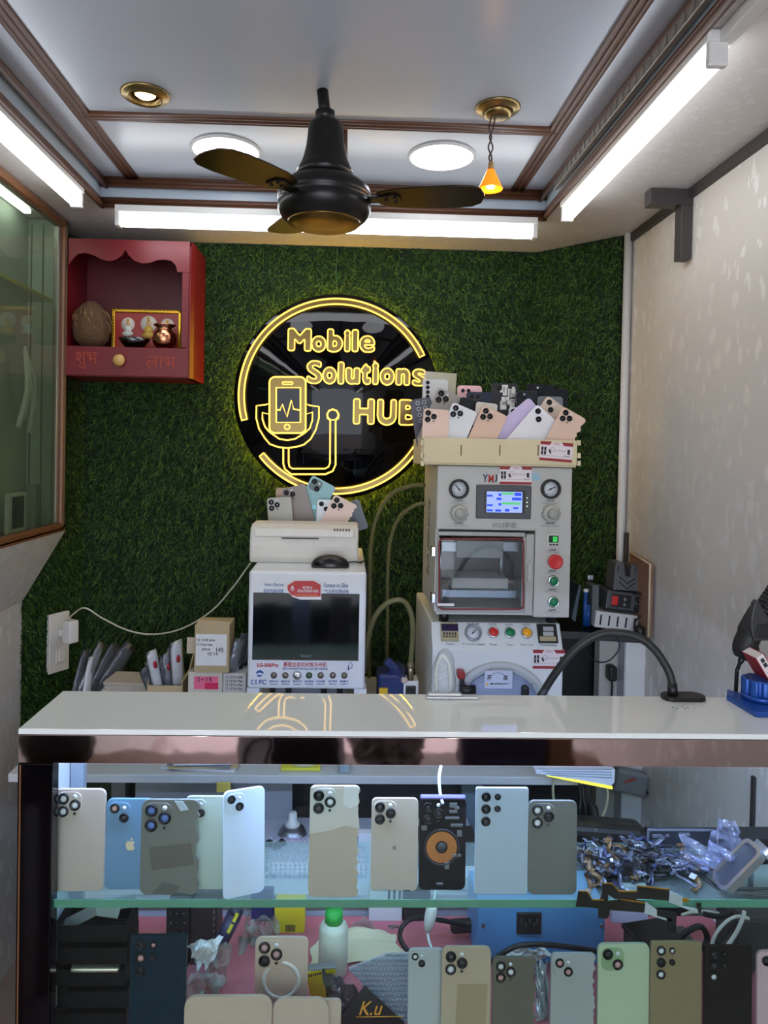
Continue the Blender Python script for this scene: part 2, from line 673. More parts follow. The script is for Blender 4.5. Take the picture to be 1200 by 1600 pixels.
def turf():
    rng = np.random.default_rng(3)
    segs = [((PL0.x, PL0.y), (PL1.x, PL1.y), 14000, 0.6, 1.62),
            ((PL1.x, YB), (PR0.x, YB), 86000, 0.7, ZS),
            ((PR0.x, PR0.y), (PR1.x, PR1.y), 18000, 0.7, ZS)]
    V, Fa = [], []
    nb = 0
    for (a, b, n, z0, z1) in segs:
        a, b = np.array(a), np.array(b)
        d = (b - a) / np.linalg.norm(b - a)
        nrm = np.array([d[1], -d[0]])
        if nrm[1] > 0:
            nrm = -nrm
        if a[0] < -0.7 and b[0] < -0.6:
            nrm = np.array([abs(nrm[0]), -abs(nrm[1])])
        t = rng.random(n)
        z = z0 + (z1 - z0 - 0.003) * rng.random(n)
        base = a[None] + (b - a)[None] * t[:, None]
        ang = rng.random(n) * 2 * np.pi
        L = 0.012 + 0.010 * rng.random(n)
        out = 0.35 + 0.45 * rng.random(n)
        tx = np.cos(ang) * (1 - out) * 1.3
        tz = np.sin(ang) * (1 - out) * 1.3 - 0.18
        w = 0.0014 + 0.0008 * rng.random(n)
        wx, wz = -np.sin(ang) * w, np.cos(ang) * w
        B = np.stack([base[:, 0], base[:, 1], z], 1)
        D = np.stack([tx * d[0] + out * nrm[0], tx * d[1] + out * nrm[1], tz], 1) * L[:, None]
        D2 = np.stack([tx * 1.7 * d[0] + out * .75 * nrm[0], tx * 1.7 * d[1] + out * .75 * nrm[1], tz * 1.7 - .25], 1) * L[:, None]
        Wv = np.stack([wx * d[0], wx * d[1], wz], 1)
        v = np.stack([B - Wv, B + Wv, B + D * .6 - Wv * .9, B + D * .6 + Wv * .9, B + D2], 1)
        V.append(v.reshape(-1, 3))
        i = (np.arange(n) * 5 + nb * 5)[:, None]
        Fa.append((i + np.array([[0, 1, 3, 2]]), i + np.array([[2, 3, 4]])))
        nb += n
    V = np.concatenate(V)
    q = np.concatenate([f[0] for f in Fa])
    tr = np.concatenate([f[1] for f in Fa])
    me = bpy.data.meshes.new('artificial_grass')
    me.vertices.add(len(V))
    me.vertices.foreach_set('co', V.ravel())
    me.loops.add(q.size + tr.size)
    me.loops.foreach_set('vertex_index', np.concatenate([q.ravel(), tr.ravel()]))
    me.polygons.add(len(q) + len(tr))
    st = np.concatenate([np.arange(len(q)) * 4, len(q) * 4 + np.arange(len(tr)) * 3])
    me.polygons.foreach_set('loop_start', st)
    me.update(calc_edges=True)
    m = bpy.data.materials.new('grass_blades')
    m.use_nodes = True
    nt = m.node_tree
    b = nt.nodes['Principled BSDF']
    g = nt.nodes.new('ShaderNodeNewGeometry')
    rp = nt.nodes.new('ShaderNodeValToRGB')
    e = rp.color_ramp.elements
    e[0].color = lin((11, 32, 10))
    e[1].color = lin((74, 104, 36))
    k = rp.color_ramp.elements.new(0.6)
    k.color = lin((26, 60, 20))
    nt.links.new(g.outputs['Random Per Island'], rp.inputs[0])
    nt.links.new(rp.outputs[0], b.inputs['Base Color'])
    b.inputs['Roughness'].default_value = 0.55
    b.inputs['Specular IOR Level'].default_value = 0.25
    me.materials.append(m)
    ob = bpy.data.objects.new('artificial_grass', me)
    COL.objects.link(ob)
    ob['label'] = 'dark green artificial grass covering the whole back wall'
    ob['category'] = 'artificial grass'
    ob['kind'] = 'stuff'


turf()

# ------------------------------------------------------------------ ceiling lamps
TUBEM = emit('batten_light', (246, 250, 255), TUBE)


def batten(label, p0, p1, side, drop=0.034, w=0.026):
    """surface batten from p0 to p1 under the soffit"""
    p0, p1 = Vector(p0), Vector(p1)
    d = (p1 - p0)
    c = (p0 + p1) / 2
    t = thing('batten_light', label, 'lamp', c, 'white ceiling battens')
    L = d.length
    rot = Matrix.Rotation(math.atan2(d.y, d.x), 3, 'Z')
    z = ZS - 0.001
    MB().box((c.x, c.y, z - 0.009), (L, w + 0.008, 0.018), rot=rot, bev=0.002).build('housing', WHITE_P, t)
    MB().box((c.x, c.y, z - 0.018 - drop / 2), (L - 0.02, w, drop), rot=rot, bev=0.009, seg=4).build('diffuser', TUBEM, t)
    u = d.normalized()
    for s in (-1, 1):
        q = c + u * s * (L / 2 - 0.006)
        MB().box((q.x, q.y, z - 0.018 - drop / 2), (0.013, w + 0.003, drop + 0.003), rot=rot, bev=0.003).build('end_cap', WHITE_P, t)
    return t


zl = ZS - 0.045
a, b = UZ(182, 349, zl), UZ(838, 368, zl)
yb = (a.y + b.y) / 2
batten('long white batten lamp across the back soffit above the grass wall', (a.x, yb, 0), (b.x, yb, 0), 0)
a, b = UZ(886, 342, zl), UZ(1122, 92, zl)
xr = (a.x + b.x) / 2
batten('white batten lamp on the right soffit beside the wallpapered wall', (xr, a.y, 0), (xr, b.y, 0), 0)
a, b = UZ(121, 320, zl), UZ(-30, 165, zl)
xl = a.x
batten('white batten lamp on the left soffit above the glass wall case', (xl, a.y, 0), (xl, a.y - 1.14, 0), 0)
# the next pair of the same row, over the shop's front
batten('white batten lamp of the right soffit nearer the shop front', (xr, -0.35, 0), (xr, -1.5, 0), 0)
batten('white batten lamp of the left soffit nearer the shop front', (xl, -0.35, 0), (xl, -1.5, 0), 0)
# pale conduit carrying on from the end of the right batten
p = UZ(1122, 92, ZS - 0.01)
tag(MB().box((xr + 0.012, 0.3, ZS - 0.011), (0.022, 2 * (p.y - 0.33), 0.02), bev=0.002).build('cable_conduit', WHITE_P), 'white cable conduit on the soffit running on from the right batten lamp', 'conduit')
# metal channel lying in the right riser
m = MB()
xq = XTR - 0.016
m.box((xq, 0.8, (ZS + ZT) / 2), (0.010, 1.9, 0.022), bev=0.002)
for k in range(60):
    m.box((xq - 0.006, -0.1 + k * 0.03, (ZS + ZT) / 2), (0.003, 0.006, 0.014))
o = m.build('curtain_channel', mat('galvanised', (170, 166, 158), 0.35, 0.9))
tag(o, 'grey perforated metal channel fixed along the right riser of the ceiling', 'metal channel')


def panel_lamp(px, py, wpx, label):
    c = UZ(px, py, ZT)
    r = wpx * (c.y / F) / 2
    t = thing('round_downlight', label, 'lamp', (c.x, c.y, ZT), 'round white ceiling downlights')
    MB().lathe([(r, 0), (r, -0.002), (r * 0.97, -0.005), (r * 0.93, -0.005), (r * 0.92, -0.001)], (c.x, c.y, ZT), n=48).build('trim_ring', WHITE_P, t)
    MB().lathe([(0, -0.0045), (r * 0.93, -0.004), (r * 0.925, 0.0)], (c.x, c.y, ZT), n=48).build('diffuser', emit('panel_light', (248, 250, 255), LEDP), t)
    return t


panel_lamp(353, 234, 108, 'round white downlight left of the ceiling fan, glowing')
panel_lamp(690, 244, 105, 'round white downlight right of the ceiling fan, glowing')


def brass_ring(t, c, r):
    MB().lathe([(r, 0), (r, -0.003), (r * 0.93, -0.006), (r * 0.8, -0.007), (r * 0.72, -0.010), (r * 0.66, -0.012), (r * 0.6, -0.008), (r * 0.58, 0.0)], c, n=40).build('bezel', BRASS, t)


c = UZ(227, 147, ZT)
t = thing('spot_downlight', 'brass recessed spotlight with a lit warm bulb, left on the ceiling', 'lamp', (c.x, c.y, ZT))
r = 37 * c.y / F
brass_ring(t, c, r)
MB().lathe([(r * 0.60, -0.001), (r * 0.5, -0.003), (r * 0.42, -0.002)], c, n=32).build('socket', mat('socket_bronze', (90, 66, 30), 0.3, 1), t)
MB().lathe([(r * 0.42, -0.002), (r * 0.3, -0.006), (0, -0.008)], c, n=32).build('bulb', emit('warm_bulb', (255, 214, 120), 7), t)

c = UZ(778, 168, ZT)
t = thing('hanging_spotlight', 'brass ceiling fixture with an amber bulb dangling on twisted wires', 'lamp', (c.x, c.y, ZT))
r = 35 * c.y / F
brass_ring(t, c, r)
MB().lathe([(r * 0.66, -0.004), (r * 0.60, -0.018), (r * 0.4, -0.021), (0, -0.021)], c, n=32).build('socket', BRASS, t)
Yw = c.y
W1 = [UY(x, y, Yw) for x, y in ((768, 182), (764, 200), (768, 215), (763, 230), (768, 245), (767, 258))]
W2 = [UY(x, y, Yw + 0.004) for x, y in ((773, 182), (771, 200), (765, 214), (770, 231), (764, 246), (769, 258))]
for w in (W1, W2):
    MB().tube(catmull(w, 6), 0.0016, n=6).build('wire', mat('brown_wire', (58, 42, 34), 0.5), t)
bt, bb = UY(767, 256, Yw), UY(765, 297, Yw)
h = bt.z - bb.z
rb = 19 * Yw / F
MB().cyl((bt.x, Yw, bt.z - h * 0.25), (bt.x, Yw, bt.z + 0.003), 0.007, 0.005).build('bulb_base', mat('ceramic_tan', (170, 130, 80), 0.5), t)
amb = bpy.data.materials.new('amber_glass')
amb.use_nodes = True
nb_ = amb.node_tree.nodes['Principled BSDF']
nb_.inputs['Base Color'].default_value = lin((235, 140, 30))
nb_.inputs['Roughness'].default_value = 0.1
nb_.inputs['Emission Color'].default_value = lin((255, 140, 20))
nb_.inputs['Emission Strength'].default_value = 0.7
MB().lathe([(0.008, 0), (0.010, -h * .1), (rb * .75, -h * .45), (rb, -h * .7), (rb, -h * .74)], (bt.x, Yw, bt.z - h * 0.24), n=28).build('reflector', amb, t)
MB().sph((bt.x, Yw - 0.004, bt.z - h * .62), (0.008, 0.012, 0.009)).build('filament', emit('amber_glow', (255, 205, 110), 14), t)
ld = bpy.data.lights.new('amber_bulb_light', 'POINT')
ld.energy = 0.5
ld.color = (1, .55, .2)
ld.shadow_soft_size = 0.01
lo = bpy.data.objects.new('amber_bulb_light', ld)
lo.location = Vector((bt.x, Yw - 0.002, bb.z - 0.004)) - Vector((c.x, c.y, ZT))
COL.objects.link(lo)
lo.parent = t

# ------------------------------------------------------------------ ceiling fan
fc = UZ(497, 141, ZT)
Yf = fc.y
k = Yf / F
cx = UY(507, 315, Yf).x


def fz(py):
    return UY(507, py, Yf).z


t = thing('ceiling_fan', 'black three-bladed ceiling fan hanging on a rod in the middle of the ceiling', 'fan', (fc.x, Yf, ZT))
FB = mat('fan_black', (28, 26, 25), 0.32, 0.3)
FBR = mat('fan_bronze', (60, 48, 32), 0.28, 0.8)
MB().cyl((cx - 0.008, Yf, ZT), (cx, Yf, fz(192)), 9 * k).lathe([(9 * k, 0.016), (15 * k, 0.014), (15 * k, -0.004), (9 * k, -0.006)], (cx - .002, Yf, fz(186))).build('down_rod', FB, t)
bp = [(12, 190), (24, 193), (27, 198), (28, 212), (30, 230), (34, 248), (40, 262), (44, 268), (44, 277), (38, 280)]
MB().lathe([(a * k, fz(b)) for a, b in bp], (cx, Yf, 0), n=40).build('canopy', FB, t)
mp_ = [(28, 276), (40, 279), (58, 286), (70, 297), (73, 306), (73, 312), (70, 315), (72, 318), (72, 330), (66, 340), (57, 348)]
MB().lathe([(a * k, fz(b)) for a, b in mp_], (cx, Yf, 0), n=48).build('motor_housing', FB, t)
MB().lathe([(57 * k, fz(348)), (54 * k, fz(351)), (20 * k, fz(352)), (0, fz(352))], (cx, Yf, 0), n=48).build('bottom_plate', mat('fan_gold_plate', (120, 92, 46), 0.3, 0.9, 0.3, 40), t)
zb = fz(312)
for th, pit in ((-12, -9), (-128, 5), (110, -4)):
    Mz = Matrix.Rotation(R(th), 4, 'Z')
    Mp = Matrix.Rotation(R(pit), 4, 'X')
    M = Matrix.Translation((cx, Yf, zb)) @ Matrix.Rotation(R(4), 4, 'X') @ Mz @ Mp
    out = []
    for x, w in ((0.105, .024), (0.12, .036), (.15, .044), (.20, .048), (.25, .050), (.285, .046), (.302, .032), (.308, .008)):
        out.append((x, w))
    poly = [(x, w) for x, w in out] + [(x, -w * .85) for x, w in reversed(out)]
    M2 = M @ Matrix(((1, 0, 0, 0), (0, 0, 1, 0), (0, 1, 0, 0), (0, 0, 0, 1)))
    bl = MB().prism(poly, -0.0015, 0.0015, M=M2, bev=0.0008).build('blade', FBR, t)
    m = MB()
    m.prism([(0.07, .012), (.11, .011), (.135, .02), (.15, .012), (.15, -.012), (.135, -.02), (.11, -.011), (.07, -.012)], -0.005, -0.0015, M=M2)
    for x, y in ((.14, .008), (.14, -.008), (.122, 0)):
        m.cyl(M2 @ Vector((x, -0.0085, y)), M2 @ Vector((x, -.004, y)), 0.003, n=8)
    m.build('blade_bracket', FB, bl)

# ------------------------------------------------------------------ black angle bracket on the right wall
yk = UX(1078, 320, XR).y
kk = yk / F
zt_ = ZS - 0.001
q0 = UY(1012, 305, yk)
zb_ = UY(1070, 407, yk).z
m = MB()
m.box(((q0.x + XR) / 2, yk, ZS - 0.02), (XR - q0.x, 0.035, 0.036), bev=0.001)
m2 = MB().box((XR - 0.014, yk, (ZS - 0.038 + zb_) / 2), (0.026, 0.035, ZS - 0.038 - zb_), bev=0.001)
t = thing('angle_bracket', 'black steel angle bracket high on the wallpapered right wall', 'bracket', (XR - 0.014, yk, zb_))
m.build('arm', DARK if False else mat('bracket_steel', (58, 54, 54), 0.45), t)
m2.build('upright', mat('bracket_steel', (58, 54, 54), 0.45), t)
# ------------------------------------------------------------------ wall-hung glass case, left
zct = ZS - 0.002
t = thing('wall_display_case', 'brown framed glass wall case with sliding panes on the left wall', 'display case', (XCASE - 0.08, 1.2, ZCB))
FRM = mat('case_frame_brown', (112, 74, 46), 0.35, 0, 0.25, 40)
YN = 0.2
m = MB()
fw = 0.03
m.box((XCASE - fw / 2, (YN + YCASE) / 2, ZCB + 0.012), (fw, YCASE - YN, 0.024), bev=0.006)
m.build('bottom_rail', FRM, t)
m = MB().box((XCASE - fw / 2, (YN + YCASE) / 2, zct - 0.012), (fw, YCASE - YN, 0.024), bev=0.006)
m.build('top_rail', FRM, t)
MB().box((XCASE - fw / 2, YCASE - 0.012, (ZCB + zct) / 2), (fw, 0.024, zct - ZCB), bev=0.006).build('corner_post', FRM, t)
MB().box((XCASE - 0.018, YCASE - 0.034, (ZCB + zct) / 2), (0.014, 0.016, zct - ZCB - 0.05), bev=0.002).build('track', mat('track_grey', (150, 146, 138), 0.4, 0.5), t)
INN = mat('case_lining', (186, 194, 184), 0.6)
m = MB()
m.box((XL + 0.006, (YN + YCASE) / 2, (ZCB + zct) / 2), (0.01, YCASE - YN, zct - ZCB))
m.build('back_panel', INN, t)
MB().box(((XL + XCASE) / 2, YCASE - 0.006, (ZCB + zct) / 2), (XCASE - XL - 0.02, 0.01, zct - ZCB)).build('end_panel', INN, t)
MB().box(((XL + XCASE) / 2, (YN + YCASE) / 2, ZCB + 0.005), (XCASE - XL, YCASE - YN, 0.01)).build('floor_panel', FRM, t)
PANE = film('case_pane', (216, 224, 214), 0.06, 0.03, 1.0, body=(150, 160, 150), ior=1.4)
for y0, y1, xx in ((1.42, YCASE - 0.03, XCASE - 0.014), (0.9, 1.47, XCASE - 0.022), (0.25, 0.95, XCASE - 0.014)):
    pn = MB().box((xx, (y0 + y1) / 2, (ZCB + zct) / 2), (0.004, y1 - y0, zct - ZCB - 0.04)).build('sliding_pane', PANE, t)
    MB().box((xx, y0, (ZCB + zct) / 2), (0.006, 0.006, zct - ZCB - 0.04)).build('pane_edge', mat('glass_edge_grey', (150, 165, 155), 0.2), pn)
MB().box((XCASE - .07, (.5 + YCASE - .1) / 2, zct - .008), (.018, YCASE - .6, .012), bev=.002).build('light_strip', emit('case_strip', (236, 244, 236), 9.0), t)  # added lamp, never seen, brightening the dark case interior
zs_ = UX(50, 473, XCASE - 0.1).z
MB().box((XCASE - 0.09, (YN + YCASE) / 2, zs_), (0.12, YCASE - YN - 0.05, 0.006)).build('shelf', film('yellow_edge_glass', (232, 232, 214), 0.06, 0.1, body=(190, 190, 160)), t)
MB().box((XCASE - 0.031, (YN + YCASE) / 2, zs_), (0.003, YCASE - YN - 0.05, 0.007)).build('shelf_edge', mat('shelf_edge_yellow', (206, 190, 96), .3), t)
for i in range(4):  # thin grey strips drawn in for the reflections of grooves
    MB().box((XL + .02 + .032 * i, YCASE - .0125, (ZCB + zct) / 2), (.003, .003, zct - ZCB - .03)).build('groove_reflection_strip', mat('groove_reflection_grey', (110, 118, 110), .5), t)
# the sloping plaster apron below the case
m = MB()
zch = UY(38, 940, YCASE).z
m.prism([(XL - 0.01, ZCB), (XCASE, ZCB), (XL, zch), (XL - 0.01, zch)], YN, YCASE)
struct(m.build('trim_63', WALLG))
# things inside the case
xi = XCASE - 0.06
CABW = mat('white_cable', (226, 228, 222), 0.45)
for i, (px, top, bot) in enumerate(((28, 545, 668), (36, 540, 655), (45, 560, 676), (52, 550, 640))):
    p0, p1 = UX(38, top, xi), UX(px, bot, xi)
    mid = UX((px + 38) / 2, (top + bot) / 2, xi)
    o = MB().tube(catmull([p0 + Vector((0, .004 * i, 0)), mid + Vector((0.01, 0.01, 0)), p1], 8), [0.004 + 0.0035 * (q / 16) for q in range(17)], n=8).build('hanging_cable', CABW)
    tag(o, 'white flat cable hanging behind the left glass case pane, one of the bunch', 'cable', 'white cables in the glass case')
pz = UX(24, 820, xi)
bx = thing('phone_box', 'white phone box with a dark front leaning in the bottom of the glass case', 'box', (xi, pz.y, ZCB + 0.01))
MB().box((xi, pz.y, ZCB + 0.012 + 0.052), (0.012, 0.10, 0.104), bev=0.003).build('box_body', PAPER, bx)
MB().box((xi + 0.0068, pz.y, ZCB + 0.066), (0.001, 0.066, 0.082), bev=0.0004).build('dark_panel', mat('box_front_dark', (60, 66, 72), 0.2), bx)
pz = UX(70, 765, xi)
tag(MB().box((xi - 0.02, pz.y, ZCB + 0.01 + 0.06), (0.03, 0.09, 0.12), bev=0.003).build('carton', mat('grey_carton', (168, 172, 166), 0.7)), 'pale carton standing behind the phone box in the glass case', 'box')

# ------------------------------------------------------------------ red shrine cabinet on the turf
SR = mat('shrine_red', (110, 8, 22), 0.42, 0, 0.1, 12)
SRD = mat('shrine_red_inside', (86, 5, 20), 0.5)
YSH = 2.02
D = YB - YSH - 0.012
p_bl = UY(112, 588, YSH)
kS = YSH / F
wS, hS = (305 - 96) * kS, (588 - 374) * kS
xs0 = UY(96, 480, YSH).x
xs1 = xs0 + wS
# the right flank faces slightly forward, so the front face ends at px 297
zs0, zs1 = UY(200, 589, YSH).z, UY(200, 376, YSH).z
xf1 = UY(298, 480, YSH).x
t = thing('shrine_cabinet', 'small red wooden wall shrine with scalloped top and open front', 'shrine', ((xs0 + xf1) / 2, YSH + D / 2, zs0))


def SX(px):
    return UY(px, 480, YSH).x


def SZ(py):
    return UY(200, py, YSH).z


zo0 = SZ(541)
m = MB()
th = 0.012
m.box((xs0 + th / 2, YSH + D / 2, (zs0 + zs1) / 2), (th, D, zs1 - zs0), bev=0.001)
m.prism([(xf1 - 0.001, YSH), (xf1 - th, YSH), (xf1 - th, YSH + D), (xf1 + 0.006, YSH + D), (xf1 + 0.006, YSH + 0.02)], -zs0, -zs1, M=Matrix(((1, 0, 0, 0), (0, 0, 1, 0), (0, -1, 0, 0), (0, 0, 0, 1))))
m.box(((xs0 + xf1) / 2, YSH + D / 2, zs1 - th / 2), (xf1 - xs0 - 0.002, D, th))
m.box(((xs0 + xf1) / 2, YSH + D / 2, zs0 + th / 2), (xf1 - xs0 - 0.002, D - .002, th))
m.box(((xs0 + xf1) / 2, YSH + D / 2 + 0.01, zo0 - th / 2), (xf1 - xs0 - 2 * th, D - 0.02, th))
m.build('carcass', SR, t)
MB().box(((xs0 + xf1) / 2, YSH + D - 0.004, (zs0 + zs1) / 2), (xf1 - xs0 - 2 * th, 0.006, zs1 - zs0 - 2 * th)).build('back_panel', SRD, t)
# scalloped valance with two ogee swags
pts = [(SX(108), SZ(376)), (SX(296), SZ(376)), (SX(296), SZ(424)), (SX(277), SZ(424)), (SX(275), SZ(414)), (SX(268), SZ(407)), (SX(258), SZ(405)), (SX(246), SZ(406)), (SX(234), SZ(411)), (SX(222), SZ(412)), (SX(210), SZ(408)), (SX(201), SZ(400)), (SX(196), SZ(391)),
       (SX(191), SZ(400)), (SX(182), SZ(407)), (SX(172), SZ(410)), (SX(160), SZ(408)), (SX(148), SZ(402)), (SX(134), SZ(398)), (SX(122), SZ(400)), (SX(114), SZ(408)), (SX(108), SZ(418))]
MB().prism(pts, YSH - 0.008, YSH - 0.0005).build('scalloped_valance', SR, t)
MB().box(((SX(284) + SX(296)) / 2, YSH - 0.003, (SZ(424) + SZ(541)) / 2), (SX(296) - SX(286), 0.006, SZ(424) - SZ(541))).build('front_stile', SR, t)
dr = MB().box(((SX(104) + SX(296)) / 2, YSH - 0.004, (SZ(543) + SZ(588)) / 2), (SX(296) - SX(104), 0.007, SZ(543) - SZ(588)), bev=0.001).build('drawer', SR, t)
ORG[dr.name] = Vector(t.location)
kc = UY(189, 564, YSH)
MB().lathe([(0, 0.020), (0.006, 0.0195), (0.014, 0.016), (0.017, 0.010), (0.015, 0.004), (0.009, 0), (0.008, -0.004)], (kc.x, YSH - 0.0085, kc.z), rot=Matrix.Rotation(PI / 2, 3, 'X'), n=24).build('knob', mat('wooden_knob', (206, 164, 96), 0.35), dr)
ORSC = mat('faded_orange_script', (160, 62, 40), 0.7)
ptxt('शुभ', 119, 550, 152, 576, YSH - 0.0078, ORSC, dr)
ptxt('लाभ', 229, 557, 275, 577, YSH - 0.0078, ORSC, dr)
zf = zo0
# coconut
Yc_ = YSH + 0.06
c0 = UY(143, 502, Yc_)
m = MB()
rx, rz = 27 * Yc_ / F, 36 * Yc_ / F
HUSK = mat('coconut_husk', (96, 70, 46), 0.9, 0, 0.35, 90, bump=0.6, bscale=160)
t = thing('coconut', 'hairy brown coconut standing in the left of the red shrine', 'coconut', (c0.x, Yc_, zf))
m.lathe([(0, 0), (rx * .55, .004), (rx * .9, rz * .35), (rx, rz * .8), (rx * .96, rz * 1.1), (rx * .8, rz * 1.55), (rx * .5, rz * 1.85), (rx * .2, rz * 1.98), (0, rz * 2)], (c0.x, Yc_, zf), n=28, mod=lambda f: 1 + 0.03 * math.sin(f * 44) + .02 * math.sin(f * 90))
m.build('husk', HUSK, t)
m = MB()
rg = random.Random(5)
for i in range(90):
    a = rg.uniform(0, 2 * PI)
    zz = rg.uniform(.1, 1.7) * rz
    q = math.sqrt(max(0.02, 1 - ((zz - rz) / rz) ** 2))
    p = Vector((c0.x + rx * q * math.cos(a), Yc_ + rx * q * math.sin(a), zf + zz))
    o_ = Vector((math.cos(a), math.sin(a), 0))
    q2 = math.sqrt(max(0.02, 1 - ((zz * .8 - rz) / rz) ** 2))
    pe = Vector((c0.x + rx * q2 * math.cos(a + .15), Yc_ + rx * q2 * math.sin(a + .15), zf + max(zz * .8, .004)))
    m.tube([p, (p + pe) / 2 + o_ * 0.005, pe + o_ * 0.003], 0.0006, n=4)
m.build('fibres', mat('coconut_fibre', (164, 128, 88), 0.9), t)
# framed picture, leaning a little
YP = YSH + 0.115
pc, pw, ph = prect(176, 476, 283, 541, YP)
t = thing('framed_picture', 'gold framed devotional print on red leaning inside the shrine', 'picture', (pc.x, YP, zf))
zb0 = zf + 0.001
fw = 0.011
m = MB()
m.box((pc.x, YP, zb0 + fw / 2), (pw, 0.012, fw), bev=0.003)
m.box((pc.x, YP, zb0 + ph - fw / 2), (pw, 0.012, fw), bev=0.003)
for s in (-1, 1):
    m.box((pc.x + s * (pw / 2 - fw / 2), YP, zb0 + ph / 2), (fw, 0.012, ph), bev=0.003)
n = 26
for i in range(n):
    m.sph((pc.x - pw / 2 + pw * (i + .5) / n, YP - 0.006, zb0 + ph - .003), 0.0028, n=8)
for i in range(14):
    m.sph((pc.x - pw / 2 + .003, YP - 0.006, zb0 + ph * (i + .5) / 14), 0.0028, n=8)
m.build('frame', GOLD, t)
pr = MB().box((pc.x, YP + 0.002, zb0 + ph / 2), (pw - 2 * fw, 0.004, ph - 2 * fw)).build('print', mat('print_red', (150, 34, 34), 0.3, 0, 0.3, 60), t)
cols = {'h': mat('print_halo', (216, 206, 196), 0.4, 0, .15, 150), 's': mat('print_skin', (216, 170, 120), 0.4), 'y': mat('print_gold', (206, 166, 70), 0.4, 0, .3, 150), 'w': mat('print_white', (214, 220, 214), 0.4, 0, .2, 150), 'g': mat('print_green', (90, 120, 80), 0.4)}
for fx, hm, bm_ in ((-.30, 's', 'w'), (0.03, 's', 'y'), (0.33, 's', 'g')):
    x = pc.x + fx * (pw - 2 * fw)
    s = 1.15 if abs(fx) < .1 else .95
    zz = zb0 + ph * .55

    def flat(dx, dz, a, b, key, yy):
        c = (x + dx * s, YP - 0.0002 - yy, zz + dz * s)
        MB().lathe([(0, .0004), (a * s, .0004), (a * s, 0)], c, rot=Matrix.Rotation(PI / 2, 3, 'X') @ Matrix.Diagonal((1, b / a, 1)), n=20).build('painted_figure', cols[key], pr)
    flat(0, .012, .021, .021, 'h', 0)
    flat(0, .014, .0065, .0075, hm, .0006)
    flat(0, -.004, .011, .012, bm_, .0008)
    flat(0, -.017, .017, .008, bm_, .001)
    flat(0, .024, .004, .006, 'y', .0012)
# steel bowl and copper pot
Yb_ = YSH + 0.035
bc = UY(210, 536, Yb_)
rb = 24 * Yb_ / F
o = MB().lathe([(0, 0), (rb * .55, 0.001), (rb * .8, .012), (rb, .026), (rb * .97, .026), (rb * .77, .013), (rb * .5, .003), (0, .003)], (bc.x, Yb_, zf), n=32).build('bowl', mat('dark_steel', (90, 92, 96), 0.2, 1))
tag(o, 'small dark steel bowl in front of the framed print in the shrine', 'bowl')
pc2 = UY(257, 530, Yb_)
rp_ = 18.5 * Yb_ / F
o = MB().lathe([(0, 0), (rp_ * .6, 0.001), (rp_ * .9, .012), (rp_, .028), (rp_ * .92, .042), (rp_ * .62, .053), (rp_ * .58, .058), (rp_ * .9, .066), (rp_ * .92, .068), (rp_ * .8, .068), (rp_ * .5, .058), (0, .056)], (pc2.x, Yb_, zf), n=36).build('copper_pot', mat('copper', (206, 140, 106), 0.22, 1))
tag(o, 'small round copper pot with flared rim at the right in the shrine', 'pot')
o = MB().cyl((SX(282), YSH + 0.03, zf), (SX(282.5), YSH + 0.03, SZ(428)), 0.0022, n=8).build('incense_stick', mat('stick_gold', (196, 156, 60), 0.4))
tag(o, 'thin golden stick standing upright by the right edge of the shrine', 'stick')

# ------------------------------------------------------------------ round neon sign
YD = 2.13
kD = YD / F
cD = UY(526, 620, YD)
RD = 158.5 * kD
t = thing('neon_sign', 'round glossy black neon sign reading Mobile Solutions HUB on the grass wall', 'sign', (cD.x, YD, cD.z - RD))
RX = Matrix.Rotation(PI / 2, 3, 'X')
BKG = mat('acrylic_black', (4, 4, 6), 0.03, 0, 0, spec=.22, bump=0.06, bscale=9)
MB().lathe([(0, 0.010), (RD - 0.004, 0.010), (RD, 0.007), (RD, -0.010), (0, -0.010)], (cD.x, YD, cD.z), rot=RX, n=96).build('backing_disc', BKG, t)
NEO = emit('yellow_neon', (255, 200, 84), NEON)
MB().tube([(cD.x + (RD - .006) * math.cos(2 * PI * i / 80), YD + 0.024, cD.z + (RD - .006) * math.sin(2 * PI * i / 80)) for i in range(80)], 0.005, n=8, closed=True).build('back_light', emit('yellow_back_light', (255, 200, 40), 22), t)
YN_ = YD - 0.014
rN = 1.3 * kD
AMBR = mat('neon_acrylic', (112, 92, 46), 0.25, 0.7, 0.1, 20)


def zx(zx_, zy_):
    """point of the sign from its close-up coordinates (3x, origin at 340,440)"""
    return UY(340 + zx_ / 3, 440 + zy_ / 3, YN_)


def neon(name, pts, closed=True, r=rN):
    return MB().tube([Vector((p.x, YN_, p.z)) for p in pts], r, n=6, closed=closed).build(name, NEO, t)


def arc(r0, r1, a0, a1, n=60):
    o = [cD + Vector((math.cos(R(a)), 0, math.sin(R(a)))) * r0 for a in [a0 + (a1 - a0) * i / n for i in range(n + 1)]]
    i_ = [cD + Vector((math.cos(R(a)), 0, math.sin(R(a)))) * r1 for a in [a1 + (a0 - a1) * i / n for i in range(n + 1)]]
    return o, i_


for a0, a1, nm in ((26.5, 195.5, 'upper_arc'), (219, 332, 'lower_arc')):
    o, i_ = arc(151 * kD, 142.5 * kD, a0, a1)
    neon(nm, o + i_)
    m = MB()
    for q in range(len(o) - 1):
        b0, b1 = i_[len(o) - 1 - q], i_[len(o) - 2 - q]
        m.face([Vector((p.x, YD - 0.0115, p.z)) for p in (o[q], o[q + 1], b1, b0)])
    m.build(nm + '_strip', AMBR, t)


